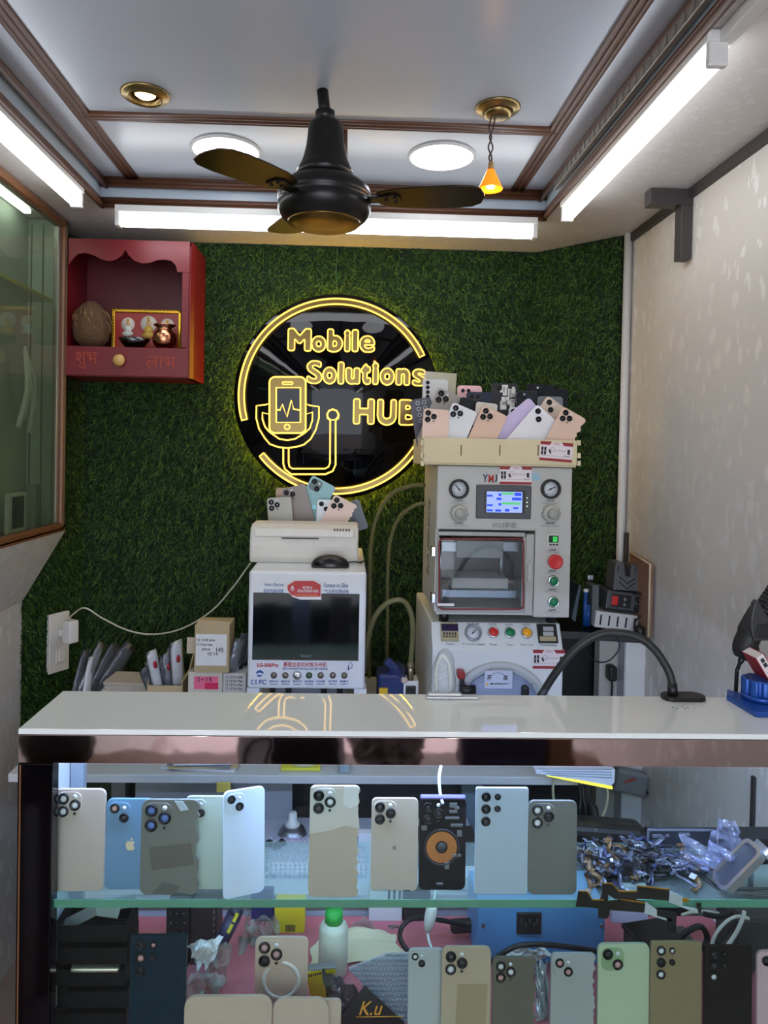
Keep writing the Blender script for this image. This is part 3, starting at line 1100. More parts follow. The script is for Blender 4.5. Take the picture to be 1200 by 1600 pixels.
def letter_loops(ch, grow=.052):
    """outline of a heavy letter: the plain letter grown by a round brush on a fine grid, then traced"""
    me = textmesh(ch)
    bm = bmesh.new()
    bm.from_mesh(me)
    bmesh.ops.triangulate(bm, faces=bm.faces)
    xs = [v.co.x for v in bm.verts]
    ys = [v.co.y for v in bm.verts]
    st = 0.011
    pad = grow + 3 * st
    x0, y0 = min(xs) - pad, min(ys) - pad
    nx, ny = int((max(xs) - min(xs) + 2 * pad) / st) + 2, int((max(ys) - min(ys) + 2 * pad) / st) + 2
    gx, gy = np.meshgrid(x0 + st * np.arange(nx), y0 + st * np.arange(ny))
    ins = np.zeros((ny, nx), bool)
    for f in bm.faces:
        (ax, ay), (bx, by), (cx, cy) = [(v.co.x, v.co.y) for v in f.verts]
        d1 = (bx - ax) * (gy - ay) - (by - ay) * (gx - ax)
        d2 = (cx - bx) * (gy - by) - (cy - by) * (gx - bx)
        d3 = (ax - cx) * (gy - cy) - (ay - cy) * (gx - cx)
        ins |= ((d1 >= 0) & (d2 >= 0) & (d3 >= 0)) | ((d1 <= 0) & (d2 <= 0) & (d3 <= 0))
    bm.free()
    R_ = int(round(grow / st))
    out = np.zeros_like(ins)
    for dy in range(-R_, R_ + 1):
        for dx in range(-R_, R_ + 1):
            if dx * dx + dy * dy <= R_ * R_ + 1:
                out |= np.roll(np.roll(ins, dy, 0), dx, 1)
    fl = out.astype(float)
    for _ in range(3):
        fl = (fl + np.roll(fl, 1, 0) + np.roll(fl, -1, 0) + np.roll(fl, 1, 1) + np.roll(fl, -1, 1)) / 5
    seg = {}

    def pt(i, j, e):
        a_, b_ = {0: ((i, j), (i, j + 1)), 1: ((i, j + 1), (i + 1, j + 1)), 2: ((i + 1, j), (i + 1, j + 1)), 3: ((i, j), (i + 1, j))}[e]
        t_ = (.5 - fl[a_]) / (fl[b_] - fl[a_])
        return ((a_, b_), (a_[1] + (b_[1] - a_[1]) * t_, a_[0] + (b_[0] - a_[0]) * t_))
    tab = {1: [(3, 0)], 2: [(0, 1)], 3: [(3, 1)], 4: [(1, 2)], 5: [(3, 0), (1, 2)], 6: [(0, 2)], 7: [(3, 2)], 8: [(2, 3)], 9: [(2, 0)], 10: [(0, 1), (2, 3)], 11: [(2, 1)], 12: [(1, 3)], 13: [(1, 0)], 14: [(0, 3)]}
    B = fl > .5
    code = B[:-1, :-1] * 1 + B[:-1, 1:] * 2 + B[1:, 1:] * 4 + B[1:, :-1] * 8
    pos = {}
    for i, j in zip(*np.nonzero((code > 0) & (code < 15))):
        for e0, e1 in tab[int(code[i, j])]:
            k0, p0 = pt(i, j, e0)
            k1, p1 = pt(i, j, e1)
            pos[k0], pos[k1] = p0, p1
            seg.setdefault(k0, []).append(k1)
            seg.setdefault(k1, []).append(k0)
    loops, seen = [], set()
    for k0 in seg:
        if k0 in seen:
            continue
        lp, cur = [], k0
        while cur is not None:
            seen.add(cur)
            lp.append(pos[cur])
            cur = next((q for q in seg[cur] if q not in seen), None)
        if len(lp) > 8:
            loops.append(lp)
    runs = []
    for i in range(0, ny - 1, 2):
        row = B[i]
        j = 0
        while j < nx:
            if row[j]:
                j0 = j
                while j < nx and row[j]:
                    j += 1
                runs.append((j0, j, i))
            j += 1
    return loops, runs


LCACHE = {}


def neon_word(ch, x0, y0, x1, y1):
    if ch not in LCACHE:
        LCACHE[ch] = letter_loops(ch, {'e': .022, 's': .022, 'S': .036, 'B': .04}.get(ch, .05))
    loops, runs = LCACHE[ch]
    ax = [p[0] for lp in loops for p in lp]
    ay = [p[1] for lp in loops for p in lp]
    c, w, h = prect(x0, y0, x1, y1, YN_)
    sx, sy = w / (max(ax) - min(ax)), h / (max(ay) - min(ay))
    mx_, my_ = (max(ax) + min(ax)) / 2, (max(ay) + min(ay)) / 2
    m = MB()
    for lp in loops:
        P = [Vector((c.x + (a - mx_) * sx, YN_, c.z + (b - my_) * sy)) for a, b in lp]
        cl = [P[0]]
        for p in P[1:]:
            if (p - cl[-1]).length > 0.0011:
                cl.append(p)
        if len(cl) > 3 and (cl[0] - cl[-1]).length < .0006:
            cl.pop()
        if len(cl) > 3:
            m.tube(cl, rN * .85, n=6, closed=True)
    lt = m.build('lit_lettering', NEO, t)
    fm = MB()
    for j0, j1, i in runs:
        z0_, z1_ = c.z + (i - 1 - my_) * sy, c.z + (i + 1 - my_) * sy
        xa, xb = c.x + (j0 - mx_) * sx, c.x + (j1 - 1 - mx_) * sx
        fm.face([(xa, YD - .0115, z0_), (xb, YD - .0115, z0_), (xb, YD - .0115, z1_), (xa, YD - .0115, z1_)])
    fm.build('letter_face', AMBR, lt)
    return lt


wM = [('M', 450.5, 513.5, 486, 548), ('o', 487, 525.5, 509, 549.5), ('b', 512, 514.5, 535, 549.5), ('i', 538.5, 516, 547, 549), ('l', 550.5, 515.5, 559.5, 549), ('e', 562.5, 525, 585, 550)]
wS_ = [('S', 480, 564, 503, 599), ('o', 504.5, 574, 525.5, 599.5), ('l', 528.5, 566, 537, 599.5), ('u', 540.5, 575, 562, 600), ('t', 564.5, 569, 579, 600.5), ('i', 582.5, 567, 591, 600.5), ('o', 594, 575.5, 616, 601.5), ('n', 619, 576, 640, 601.5), ('s', 645, 577, 665, 602.5)]
wH = [('H', 552.5, 623.5, 584.5, 662.5), ('U', 590, 624.5, 619, 664), ('B', 624, 625, 654, 664)]
for wl in (wM, wS_, wH):
    for ch, x0, y0, x1, y1 in wl:
        neon_word(ch, x0, y0, x1, y1)


def zp(L):
    return [zx(a, b) for a, b in L]


def zr(x0, y0, x1, y1, r):
    return [zx(a, b) for a, b in rrect(x0, y0, x1, y1, r)]


neon('phone_outline', zr(243, 447, 413, 710, 26))
MB().prism([(p.x, p.z) for p in zr(247, 451, 409, 706, 24)], YD - 0.0118, YD - 0.0112).build('phone_face', AMBR, t)
MB().prism([(p.x, p.z) for p in zp([(277, 500), (386, 500), (386, 657), (277, 657)])], YD - 0.0126, YD - 0.0119).build('phone_screen', BKG, t)
neon('phone_screen_outline', zp([(275, 497), (388, 497), (388, 660), (275, 660)]))
neon('speaker_slot', zr(304, 470, 352, 482, 6), r=rN * .7)
neon('home_button', [zx(326 + 12 * math.cos(a * PI / 10), 681 + 12 * math.sin(a * PI / 10)) for a in range(20)], r=rN * .8)
neon('pulse_line', zp([(276, 600), (292, 602), (303, 575), (325, 634), (346, 556), (356, 598), (387, 602)]), closed=False)
neon('cup_outline', zp([(243, 570), (226, 577), (182, 582), (181, 640), (194, 690), (222, 735), (245, 762), (285, 776), (328, 780), (372, 774), (405, 764), (436, 738), (460, 695), (475, 640), (475, 586), (430, 580), (413, 571), (413, 622), (445, 612), (444, 650), (432, 688), (410, 708), (398, 716), (362, 738), (326, 743), (290, 738), (256, 714), (238, 700), (222, 680), (210, 645), (210, 614), (243, 622)]))
neon('hose_outline', zp([(308, 778), (308, 855), (316, 880), (345, 903), (505, 903), (540, 888), (553, 858), (553, 652), (566, 640), (568, 622), (558, 605), (540, 598), (522, 605), (513, 622), (515, 640), (528, 652), (527, 850), (520, 868), (503, 877), (350, 877), (337, 868), (333, 850), (333, 778)]), closed=False)
neon('hose_bulb', [zx(540 + 24 * math.cos(a * PI / 10), 625 + 24 * math.sin(a * PI / 10)) for a in range(20)], r=rN * .6)
hw = mat('thin_green_wire', (44, 90, 56), 0.5)
o = MB().tube([UY(527, 462, YD + .02), UY(525, 425, YD + 0.02), UY(527, 388, YD + 0.02)], 0.0012, n=6).build('hanging_wire', hw)
tag(o, 'thin wire from the soffit down to the top of the round sign', 'wire')
# ------------------------------------------------------------------ the display counter
YC = 1.0
ZTOP = UY(600, 1143, YC).z
ZBAND = UY(600, 1196, YC).z
XC0 = UY(28, 1170, YC).x
XC1 = XR - 0.002
YCB = UZ(600, 1084, ZTOP).y
ZSH = UY(640, 1405, 1.012).z            # glass shelf top
ZDK = 0.565
YDK = 1.337
print('COUNTER', ZTOP, ZBAND, XC0, YCB, ZSH)
t = thing('display_counter', 'glass showcase counter with white glass top and rose mirror band', 'counter', (0.15, 1.07, 0))
CTR = t
xm, wc = (XC0 + XC1) / 2, XC1 - XC0
MB().box((xm, (YC + YCB) / 2, ZTOP - 0.004), (wc, YCB - YC, 0.008), bev=0.0012).build('top', mat('white_back_painted_glass', (238, 243, 241), 0.03, 0, 0.02, 5, coat=0.4), t)
MIR = mat('rose_mirror', (186, 166, 164), 0.05, 1.0, 0.02, 3, bump=0.035, bscale=14)
MB().box((xm, YC + 0.004, (ZTOP - 0.009 + ZBAND) / 2), (wc, 0.006, ZTOP - 0.009 - ZBAND), bev=0.0006).build('mirror_band', MIR, t)
MB().box((xm, YC + 0.0115, (ZTOP - 0.009 + ZBAND) / 2), (wc - 0.004, 0.008, ZTOP - 0.011 - ZBAND)).build('band_backing', mat('plywood', (120, 96, 70), 0.7), t)
xp1 = UY(79, 1400, YC).x
MB().box(((XC0 + xp1) / 2, YC + 0.012, ZBAND / 2 - .0005), (xp1 - XC0, 0.024, ZBAND - 0.001), bev=0.001).build('corner_post', mat('black_mirror', (8, 6, 10), 0.08, 0.0, 0.02, 3, spec=.25), t)
MB().box((XC0 + 0.004, YC + 0.012 - 0.0125, ZBAND / 2), (0.002, 0.002, ZBAND - 0.004)).build('post_edge', mat('copper_edge', (170, 120, 84), 0.3, 0.8), t)
# white side panel inside the showcase, seen receding behind the post
MB().box((XC0 + 0.012, (YC + 0.026 + YCB) / 2, (ZTOP - 0.009 + 0.02) / 2), (0.012, YCB - YC - 0.026, ZTOP - 0.009 - 0.02)).build('side_panel', mat('white_side_panel', (222, 226, 232), 0.35), t)
# glass front and shelf
GL = film('front_glass', (243, 249, 247), 0.004, 0.015, 1.0, ior=1.16, body=(200, 215, 215))
MB().box(((xp1 + XC1) / 2, YC + 0.0025, (ZBAND - 0.003 + 0.05) / 2), (XC1 - xp1, 0.003, ZBAND - 0.053)).build('front_pane', GL, t)
sg = bpy.data.materials.new('shelf_glass')
sg.use_nodes = True
nt = sg.node_tree
tr_ = nt.nodes.new('ShaderNodeBsdfTransparent')
tr_.inputs[0].default_value = lin((228, 244, 238))
b_ = nt.nodes['Principled BSDF']
b_.inputs['Base Color'].default_value = lin((196, 216, 216))
b_.inputs['Roughness'].default_value = 0.08
mx_ = nt.nodes.new('ShaderNodeMixShader')
mx_.inputs[0].default_value = 0.12
nt.links.new(tr_.outputs[0], mx_.inputs[1])
nt.links.new(b_.outputs[0], mx_.inputs[2])
nt.links.new(mx_.outputs[0], nt.nodes['Material Output'].inputs[0])
EDGE = mat('green_glass_edge', (92, 150, 126), 0.12, 0, 0.15, 12)
YS0, YS1 = YC + 0.0125, YCB + 0.005
sh = MB().box(((XC0 + 0.02 + XC1) / 2, (YS0 + YS1) / 2, ZSH - 0.0055), (XC1 - XC0 - 0.022, YS1 - YS0, 0.011)).build('glass_shelf', sg, t)
MB().box(((XC0 + 0.02 + XC1) / 2, YS0 - 0.0006, ZSH - 0.0062), (XC1 - XC0 - 0.022, 0.001, 0.0116), bev=0.0003).build('polished_edge', EDGE, sh)
MB().box(((XC0 + XC1) / 2 + .01, (YC + 0.015 + YDK) / 2, ZDK - 0.011), (wc - 0.025, YDK - YC - 0.015, 0.02)).build('bottom_deck', mat('deck_white', (200, 200, 205), 0.5), t)
MB().box((xm, 1.05, (ZDK - 0.022) / 2), (wc - 0.03, 0.05, ZDK - 0.022)).build('plinth', mat('plinth_black', (24, 22, 26), 0.3), t)
# bluish lamp strip under the top, behind the band
ls = MB().box((xm, YC + 0.028, ZTOP - 0.016), (wc - 0.06, 0.018, 0.013), bev=0.002).build('light_strip', mat('strip_aluminium', (190, 194, 200), 0.4, 0.7), t)
MB().box((xm, YC + 0.030, ZTOP - 0.0235), (wc - 0.08, 0.013, 0.003)).build('strip_diffuser', emit('cool_strip', (178, 200, 255), CASE), ls)
# rear posts holding the top and shelf
for px in (100, ):
    MB().box((XC0 + 0.03, YCB - 0.008, ZTOP / 2 - .005), (0.02, 0.014, ZTOP - 0.012)).build('rear_post', mat('post_grey', (150, 160, 170), 0.4), t)
MB().box((XC1 - 0.012, YCB - 0.008, ZTOP / 2 - .005), (0.02, 0.014, ZTOP - 0.012)).build('rear_post', mat('post_grey', (150, 160, 170), 0.4), t)

o = MB().box((0.17, (YC + .03 + YDK) / 2, ZDK + 0.002), (1.1, YDK - YC - 0.04, 0.003)).build('pink_mat', mat('pink_mat', (184, 104, 114), 0.7, 0, 0.18, 25))
tag(o, 'dusty pink mat covering the bottom deck of the showcase', 'mat')
ZM = ZDK + 0.0036

# ------------------------------------------------------------------ workbench behind the counter and the back table
ZBN = 0.602
YB0, YB1 = 1.345, 1.63
o = thing('low_workbench', 'low white workbench behind the counter, under the back table', 'bench', (0, 1.49, 0))
XBN = -0.13
MB().box((XBN, (YB0 + YB1) / 2, ZBN - 0.012), (0.86, YB1 - YB0, 0.024), bev=0.001).build('top', mat('bench_white', (206, 206, 216), 0.5), o)
MB().box((XBN, YB0 + 0.02, (ZBN - 0.025) / 2), (0.84, 0.02, ZBN - 0.025)).build('front_panel', mat('bench_white', (206, 206, 216), 0.5), o)
for s in (-1, 1):
    MB().box((XBN + s * .41, (YB0 + YB1) / 2 + .01, (ZBN - 0.025) / 2), (0.02, YB1 - YB0 - 0.03, ZBN - 0.025)).build('side_panel', mat('bench_white', (206, 206, 216), 0.5), o)

ZTB = 0.77
YT0 = 1.50
p = UY(12, 1207, YT0)
XT0, XT1 = p.x, UY(950, 1215, YT0).x
ZTB = UY(300, 1211, YT0).z
t = thing('back_table', 'long grey table against the grass wall carrying the machines', 'table', ((XT0 + XT1) / 2, 1.8, 0))
MB().box(((XT0 + XT1) / 2, (YT0 + YB - .03) / 2, ZTB - 0.009), (XT1 - XT0, YB - 0.03 - YT0, 0.018), bev=0.002).build('table_top', mat('table_top_grey', (186, 188, 190), 0.45, 0, .06, 8), t)
ap = mat('apron_grey', (150, 152, 160), 0.6)
apd = mat('apron_black', (26, 27, 32), 0.35)
xa, xb, xc2 = UY(380, 1260, 1.66).x, UY(720, 1260, 1.66).x, UY(752, 1260, 1.66).x
zb2, zt2 = 0.05, ZTB - 0.019
MB().box(((XT0 + .22 + xa) / 2, 1.67, (zb2 + zt2) / 2), (xa - XT0 - .22, 0.02, zt2 - zb2)).build('grey_panel', ap, t)
MB().box(((xa + xb) / 2, 1.68, (zb2 + zt2) / 2), (xb - xa - .002, 0.02, zt2 - zb2)).build('black_panel', apd, t)
MB().box(((xb + xc2) / 2, 1.665, zt2 / 2), (xc2 - xb, 0.03, zt2)).build('leg', mat('leg_blue_grey', (112, 132, 146), 0.4), t)
MB().box(((xc2 + XT1) / 2, 1.69, (zb2 + zt2) / 2), (XT1 - xc2 - .01, 0.02, zt2 - zb2)).build('black_panel', apd, t)
for x in (XT0 + .05, XT1 - .04):
    MB().box((x, 2.1, zt2 / 2), (0.04, 0.04, zt2)).build('leg', mat('leg_steel', (120, 124, 128), 0.4), t)
cb = UY(350, 1222, YT0)
MB().box((UY(350, 1222, YT0).x, YT0 - 0.003, ZTB - 0.024), (0.03, 0.004, 0.022), bev=0.002).build('latch', mat('brass_latch', (186, 170, 80), 0.4), t)

# ------------------------------------------------------------------ rear-view screen machine (white) with printer and mouse
YLM = 1.70
t = thing('cold_light_machine', 'white bench machine with big black screen and a row of knobs below', 'machine', (UY(480, 1000, YLM).x, YLM + 0.2, ZTB))
WMC = mat('machine_white', (222, 226, 230), 0.4)
zt1 = UY(480, 888, YLM).z
zt1 = UY(480, 893, YLM).z
zb1 = UY(480, 1077, YLM).z
x0, x1 = UY(387, 1000, YLM).x, UY(571, 1000, YLM).x
DL = 0.44
m = MB().box(((x0 + x1) / 2, YLM + DL / 2, (zt1 + zb1) / 2), (x1 - x0, DL, zt1 - zb1), bev=0.008, seg=3)
LMB = m.build('body', WMC, t)
for px in (395, 563):
    MB().box((UY(px, 1080, YLM).x, YLM + 0.03, (zb1 + ZTB) / 2), (0.03, 0.05, zb1 - ZTB)).build('leg', WMC, t)
    MB().box((UY(px, 1080, YLM).x, YLM + DL - 0.04, (zb1 + ZTB) / 2), (0.03, 0.05, zb1 - ZTB)).build('leg', WMC, t)
for px in (422, 448, 505, 531):
    MB().cyl((UY(px, 1081, YLM).x, YLM + 0.06, zb1 - 0.03), (UY(px, 1081, YLM).x, YLM + 0.06, zb1 + .001), 0.008, n=10).build('bolt', BLACK_P, t)
MB().box(((x0 + x1) / 2, YLM + 0.1, (ZTB + zb1) / 2), (x1 - x0 - .09, 0.02, zb1 - ZTB)).build('under_panel', mat('under_grey', (110, 112, 118), 0.5), t)
scb = pbox(MB(), 395, 927, 561, 1032, YLM - 0.003, 0.005, bev=0.001).build('screen', mat('screen_black', (3, 3, 5), 0.08, 0, 0), t)
ptxt('ZANGLY', 469, 1023, 488, 1027, YLM - 0.0032, mat('dim_grey_ink', (120, 120, 120), 0.6), scb)
pbox(MB(), 395, 1032, 561, 1034, YLM - 0.004, 0.005).build('screen_lip', WMC, t)
ptxt('Auto Optime', 413, 911, 443, 917, YLM - 0.0003, INKB, t, shear=.3)
ptxt('自动光幽深度', 412, 920, 443, 926, YLM - 0.0003, INKB, t)
ptxt('Yumens no Sline', 506, 911, 544, 918, YLM - 0.0003, INKB, t, shear=.3)
ptxt('气压感双隔对锋', 507, 921, 545, 927, YLM - 0.0003, INKB, t)
ptxt('LG-506Pro', 402, 1036, 435, 1042, YLM - 0.0003, INKR, t, offset=.03)
ptxt('豪丽全自动对焦冷光机', 443, 1034.5, 511, 1042, YLM - 0.0003, INKR, t, offset=.006)
ptxt('Back automatic focusing cold light machine', 442, 1042.5, 512, 1047.5, YLM - 0.0003, INKB, t)
ptxt('C E', 392, 1062, 402, 1069.5, YLM - 0.0003, INKB, t, offset=.02)
ptxt('FC', 405, 1062, 416.5, 1069.5, YLM - 0.0003, INKB, t, offset=.02)
lb = MB()
c, w, h = prect(400, 1047, 412, 1058, YLM)
lb.prism([(c.x + .5 * w * math.cos(R(a)), c.z + .5 * h * math.sin(R(a))) for a in range(0, 181, 15)] + [(c.x + .2 * w * math.cos(R(a)), c.z + .05 * h + .1 * h * math.sin(R(a))) for a in range(180, -1, -30)], YLM - 0.0008, YLM + .001)
lb.prism([(c.x - .45 * w, c.z - .2 * h), (c.x + .35 * w, c.z - .2 * h), (c.x + .1 * w, c.z - .45 * h), (c.x - .2 * w, c.z - .45 * h)], YLM - 0.0008, YLM + .001)
lb.build('round_logo', INKB, t)
c, w, h = prect(538, 1035, 551, 1047, YLM)
lb = MB()
lb.prism([(c.x - .1 * w, c.z - .5 * h), (c.x, c.z + .4 * h), (c.x + .12 * w, c.z - .5 * h)], YLM - 0.0008, YLM + .001)
lb.tube([(c.x + (.2 + .25 * math.cos(R(a))) * w, YLM - .0005, c.z + (.1 + .4 * math.sin(R(a))) * h) for a in range(120, -91, -15)], 0.0007, n=6)
lb.build('letter_logo', mat('logo_navy', (46, 56, 110), 0.6), t)
for i, px in enumerate((428, 446, 464.5, 483, 501, 520, 538)):
    c = UY(px, 1055, YLM)
    rk = (5.0 if i != 2 else 7.0) * YLM / F
    kb = MB().lathe([(rk, 0), (rk, .003), (rk * .85, .006), (rk * .5, .007), (0, .007)], (c.x, YLM, c.z), rot=RX, n=20).build('knob', mat('knob_green', (70, 96, 76), 0.3, .6) if i == 3 else (CHROME if i == 2 else mat('knob_bronze', (116, 108, 100), 0.3, .7)), t)
    ptxt(['数控开关', '电磁开关', '激光开关', '电动脚踏', '左右脚踏', '空气调压', '氛围灯'][i], px - 7, 1063, px + 7, 1066, YLM - 0.0003, INKB, t)
    ptxt(['Numeric', 'Solenoid', 'Laser', 'Pedals', 'Left foot', 'Air', 'Light'][i], px - 6, 1067.5, px + 6, 1070, YLM - 0.0003, INKB, t)
# red sticker with the shop's name
c, w, h = prect(447, 906, 503, 937, YLM)


def cpt(px, py, Y):
    p = UY(px, py, Y)
    return (p.x, p.z)


YK = YLM - 0.0038
st = MB().prism([cpt(a, b, YK) for a, b in ((448, 913), (461, 906), (492, 907), (502, 914), (502, 937), (470, 937), (458, 933), (449, 925))], YK, YK + 0.0006).build('sticker', PAPER, t)
MB().prism([cpt(a, b, YK) for a, b in ((449, 915), (461, 907.5), (491, 908), (501, 914), (501, 932.5), (463, 932.5), (454, 929), (449.5, 922))], YK - 0.0004, YK).build('red_field', mat('sticker_red', (186, 28, 32), 0.4), st)
plabel(st, 'red and white shop sticker')
ptxt('MOBILE', 473, 916, 488, 919.5, YK - 0.0005, PAPER, st, offset=.02)
ptxt('SOLUTIONS HUB', 465, 921, 497, 925.5, YK - 0.0005, PAPER, st, offset=.02)
ptxt('mobile repair & service', 461, 928.5, 495, 931, YK - 0.0005, mat('gold_ink', (236, 190, 80), 0.6), st)
m = MB()
c = UY(457, 920, YK)
m.tube([(c.x + .0045 * math.cos(R(a)), YK - .0006, c.z + .0045 * math.sin(R(a))) for a in range(180, 361, 20)], 0.0006, n=5)
m.box((c.x, YK - .0006, c.z + .003), (.005, .0008, .008), bev=.001)
m.build('sticker_icon', PAPER, st)

# printer on top
YPT = UZ(475, 880, zt1).y
t = thing('label_printer', 'rounded white desktop printer on top of the white screen machine', 'printer', (UY(475, 850, YPT).x, YPT + 0.07, zt1))
x0p, x1p = UY(390, 850, YPT).x, UY(560, 850, YPT).x
zp1 = UY(475, 821, YPT).z
hp = zp1 - zt1
prof = [(0.0, 0.001), (0.13, 0.001), (0.13, hp * .86), (0.115, hp), (0.03, hp), (0.012, hp * .93), (0.002, hp * .75), (-0.004, hp * .45), (-0.003, hp * .15)]
Mx = Matrix(((0, 1, 0, 0), (1, 0, 0, 0), (0, 0, 1, 0), (0, 0, 0, 1)))
m = MB()
m.prism([(YPT + a, zt1 + b) for a, b in prof], x0p, x1p, M=Mx, bev=0.006)
m.build('body', CREAM_P, t)
MB().box(((x0p + x1p) / 2, YPT + 0.0, zt1 + hp * .80), ((x1p - x0p) * .92, 0.008, hp * .22), bev=0.003).build('cover_flap', mat('printer_flap', (224, 220, 210), 0.4), t)
MB().box(((x0p + x1p) / 2 - .01, YPT - 0.004, zt1 + hp * .66), ((x1p - x0p) * .34, 0.002, 0.003)).build('paper_slot', DARK, t)
m = MB()
for i in range(6):
    m.box((x1p - 0.062 + i * 0.0075, YPT - 0.0044, zt1 + hp * .90), (0.005, 0.001, 0.006))
m.build('button_row', mat('button_brown', (96, 90, 80), 0.5), t)
RT = MB()
RT.box(((x0p + x1p) / 2, YPT + 0.125 + 0.003, zt1 + hp * .45), ((x1p - x0p) * .9, 0.004, hp * .9))
RT.build('rear_guide', CREAM_P, t)
# mouse
YMO = YLM + 0.06
c = UZ(516, 893, zt1)
YMO = YLM + 0.075
xm0 = UY(516, 885, YMO).x
t = thing('computer_mouse', 'black computer mouse lying on the white screen machine', 'mouse', (xm0, YMO, zt1))
m = MB()
m.sph((xm0, YMO, zt1 + 0.004), (0.048, 0.028, 0.027), n=24)
bmesh.ops.bisect_plane(m.bm, geom=m.bm.verts[:] + m.bm.edges[:] + m.bm.faces[:], plane_co=(0, 0, zt1 + 0.001), plane_no=(0, 0, -1), clear_outer=True)
m.build('shell', mat('mouse_black', (20, 20, 22), 0.3), t)
MB().box((xm0, YMO, zt1 + 0.003), (0.088, 0.05, 0.004), bev=0.0018).build('skirt', BLACK_M, t)
MB().tube(catmull([(xm0 + 0.045, YMO, zt1 + 0.012), (xm0 + 0.062, YMO + .01, zt1 + 0.012), (xm0 + 0.078, YMO + .03, zt1 + .006), (x1 - .012, YMO + .06, zt1 + 0.004), (x1 + .003, YMO + 0.075, zt1 - .002), (x1 + .006, YMO + .08, zt1 - .06), (x1 + .006, YMO + .1, zt1 - .2)], 6), 0.0018, n=6).build('cable', BLACK_P, t)

# ------------------------------------------------------------------ bubble remover (lower) and laminating press (upper)
YBR = 1.70
t = thing('bubble_remover', 'white bubble remover machine with round blue pressure door, below the press', 'machine', (UY(772, 1000, YBR).x, YBR + 0.2, ZTB))
BRW = mat('bubble_white', (216, 221, 220), 0.4)
x0, x1 = UY(675, 1040, YBR).x, UY(880, 1040, YBR).x
zA = UY(772, 1016, YBR).z       # top of the vertical front
zBt = UY(772, 973, YBR + 0.035).z   # top of the sloping panel
m = MB()
m.prism([(YBR, ZTB + 0.02), (YBR, zA), (YBR + 0.035, zBt), (YBR + 0.40, zBt), (YBR + 0.40, ZTB + 0.02)], x0, x1, M=Mx, bev=0.004)
BRB = m.build('body', BRW, t)
for sx in (x0 + .03, x1 - .03):
    for yy in (YBR + .03, YBR + .36):
        MB().cyl((sx, yy, ZTB), (sx, yy, ZTB + 0.021), 0.014).build('foot', BLACK_P, t)


def S(px, py, lift=0.0):
    """point on the sloping control panel"""
    u = (1016 - py) / (1016 - 973)
    Y = YBR + 0.035 * u
    q = UY(px, py, Y)
    nrm = Vector((0, -(zBt - zA), 0.035)).normalized()
    return Vector((q.x, YBR + 0.035 * u, zA + (zBt - zA) * u)) + nrm * lift


SL = math.atan2(0.035, zBt - zA)      # lean of the panel
RS = Matrix.Rotation(-SL, 3, 'X')
RSX = RS @ RX


def sbx(px0, py0, px1, py1, d, m, name, par, mi=0, bev=0.001):
    c = S((px0 + px1) / 2, (py0 + py1) / 2, d / 2)
    k_ = YBR / F
    return MB().box(c, ((px1 - px0) * k_, d, (py1 - py0) * k_ / math.cos(SL)), rot=RS, bev=bev).build(name, m, par)


tm = sbx(688, 977, 716, 1002, 0.008, mat('timer_beige', (170, 160, 126), 0.5), 'timer', t)
ORG[tm.name] = Vector(t.location)
sbx(688.5, 978, 715.5, 988, 0.009, mat('timer_window', (48, 36, 70), 0.15), 'timer_window', tm)
for i in range(5):
    sbx(692 + i * 4.4, 991, 694.5 + i * 4.4, 994, 0.0095, INK, 'timer_digit', tm, bev=.0002)
    sbx(692 + i * 4.4, 996, 694.5 + i * 4.4, 998, 0.0095, INK, 'timer_digit', tm, bev=.0002)
gk = YBR / F


def gauge(par, c, r, rot, ring, name='pressure_gauge', needle=40, cap=0.007):
    g = MB().lathe([(r, 0), (r, cap), (r * .93, cap + .0015), (r * .78, cap), (r * .77, 0.003)], c, rot=rot, n=36).build(name, ring, par)
    ORG[g.name] = ORG.get(par.name, Vector())
    dl = MB().lathe([(0, 0.0035), (r * .78, 0.0035), (r * .78, 0.001)], c, rot=rot, n=36).build('dial', mat('dial_white', (216, 222, 226), 0.3), g)
    mm = MB()
    C4 = Matrix.Translation(Vector(c)) @ rot.to_4x4()
    a = R(needle)
    mm.cyl(C4 @ Vector((-r * .3 * math.cos(a), -r * .3 * math.sin(a), .0045)), C4 @ Vector((r * .55 * math.cos(a), r * .55 * math.sin(a), .0045)), r * .05, n=6)
    mm.cyl(C4 @ Vector((0, 0, .004)), C4 @ Vector((0, 0, .0058)), r * .1, n=10)
    for q in range(11):
        b = R(-50 + 28 * q)
        mm.cyl(C4 @ Vector((r * .6 * math.cos(b), r * .6 * math.sin(b), .0037)), C4 @ Vector((r * .7 * math.cos(b), r * .7 * math.sin(b), .0037)), r * .022, n=4)
    mm.build('needle', INK, g)
    return g


gauge(t, S(739, 990), 13.5 * gk, RSX, STEEL, needle=45)


def button(par, c, r, rot, m, name='push_button', ring=CHROME, dome=0.004):
    b = MB().lathe([(r, 0), (r, .006), (r * .86, .009), (r * .78, .0075)], c, rot=rot, n=28).build(name, ring, par)
    ORG[b.name] = ORG.get(par.name, Vector())
    MB().lathe([(r * .78, .004), (r * .76, .009), (r * .6, .009 + dome * .6), (0, .009 + dome * .7)], c, rot=rot, n=28).build('button_cap', m, b)
    return b


for px, mm_ in ((770.5, RED_P), (796.5, GREEN_P), (822.5, AMBER_P)):
    button(t, S(px, 989), 9.2 * gk, RSX, mm_)
tm = sbx(839, 977, 870, 1003, 0.008, BLACK_P, 'temperature_controller', t)
ORG[tm.name] = Vector(t.location)
sbx(847, 980, 864, 986, 0.009, LGREY, 'readout', tm)
sbx(847, 988, 864, 994, 0.009, LGREY, 'readout', tm)
sbx(842, 995.5, 868, 1002, 0.009, mat('timer_beige', (170, 160, 126), 0.5), 'key_row', tm)


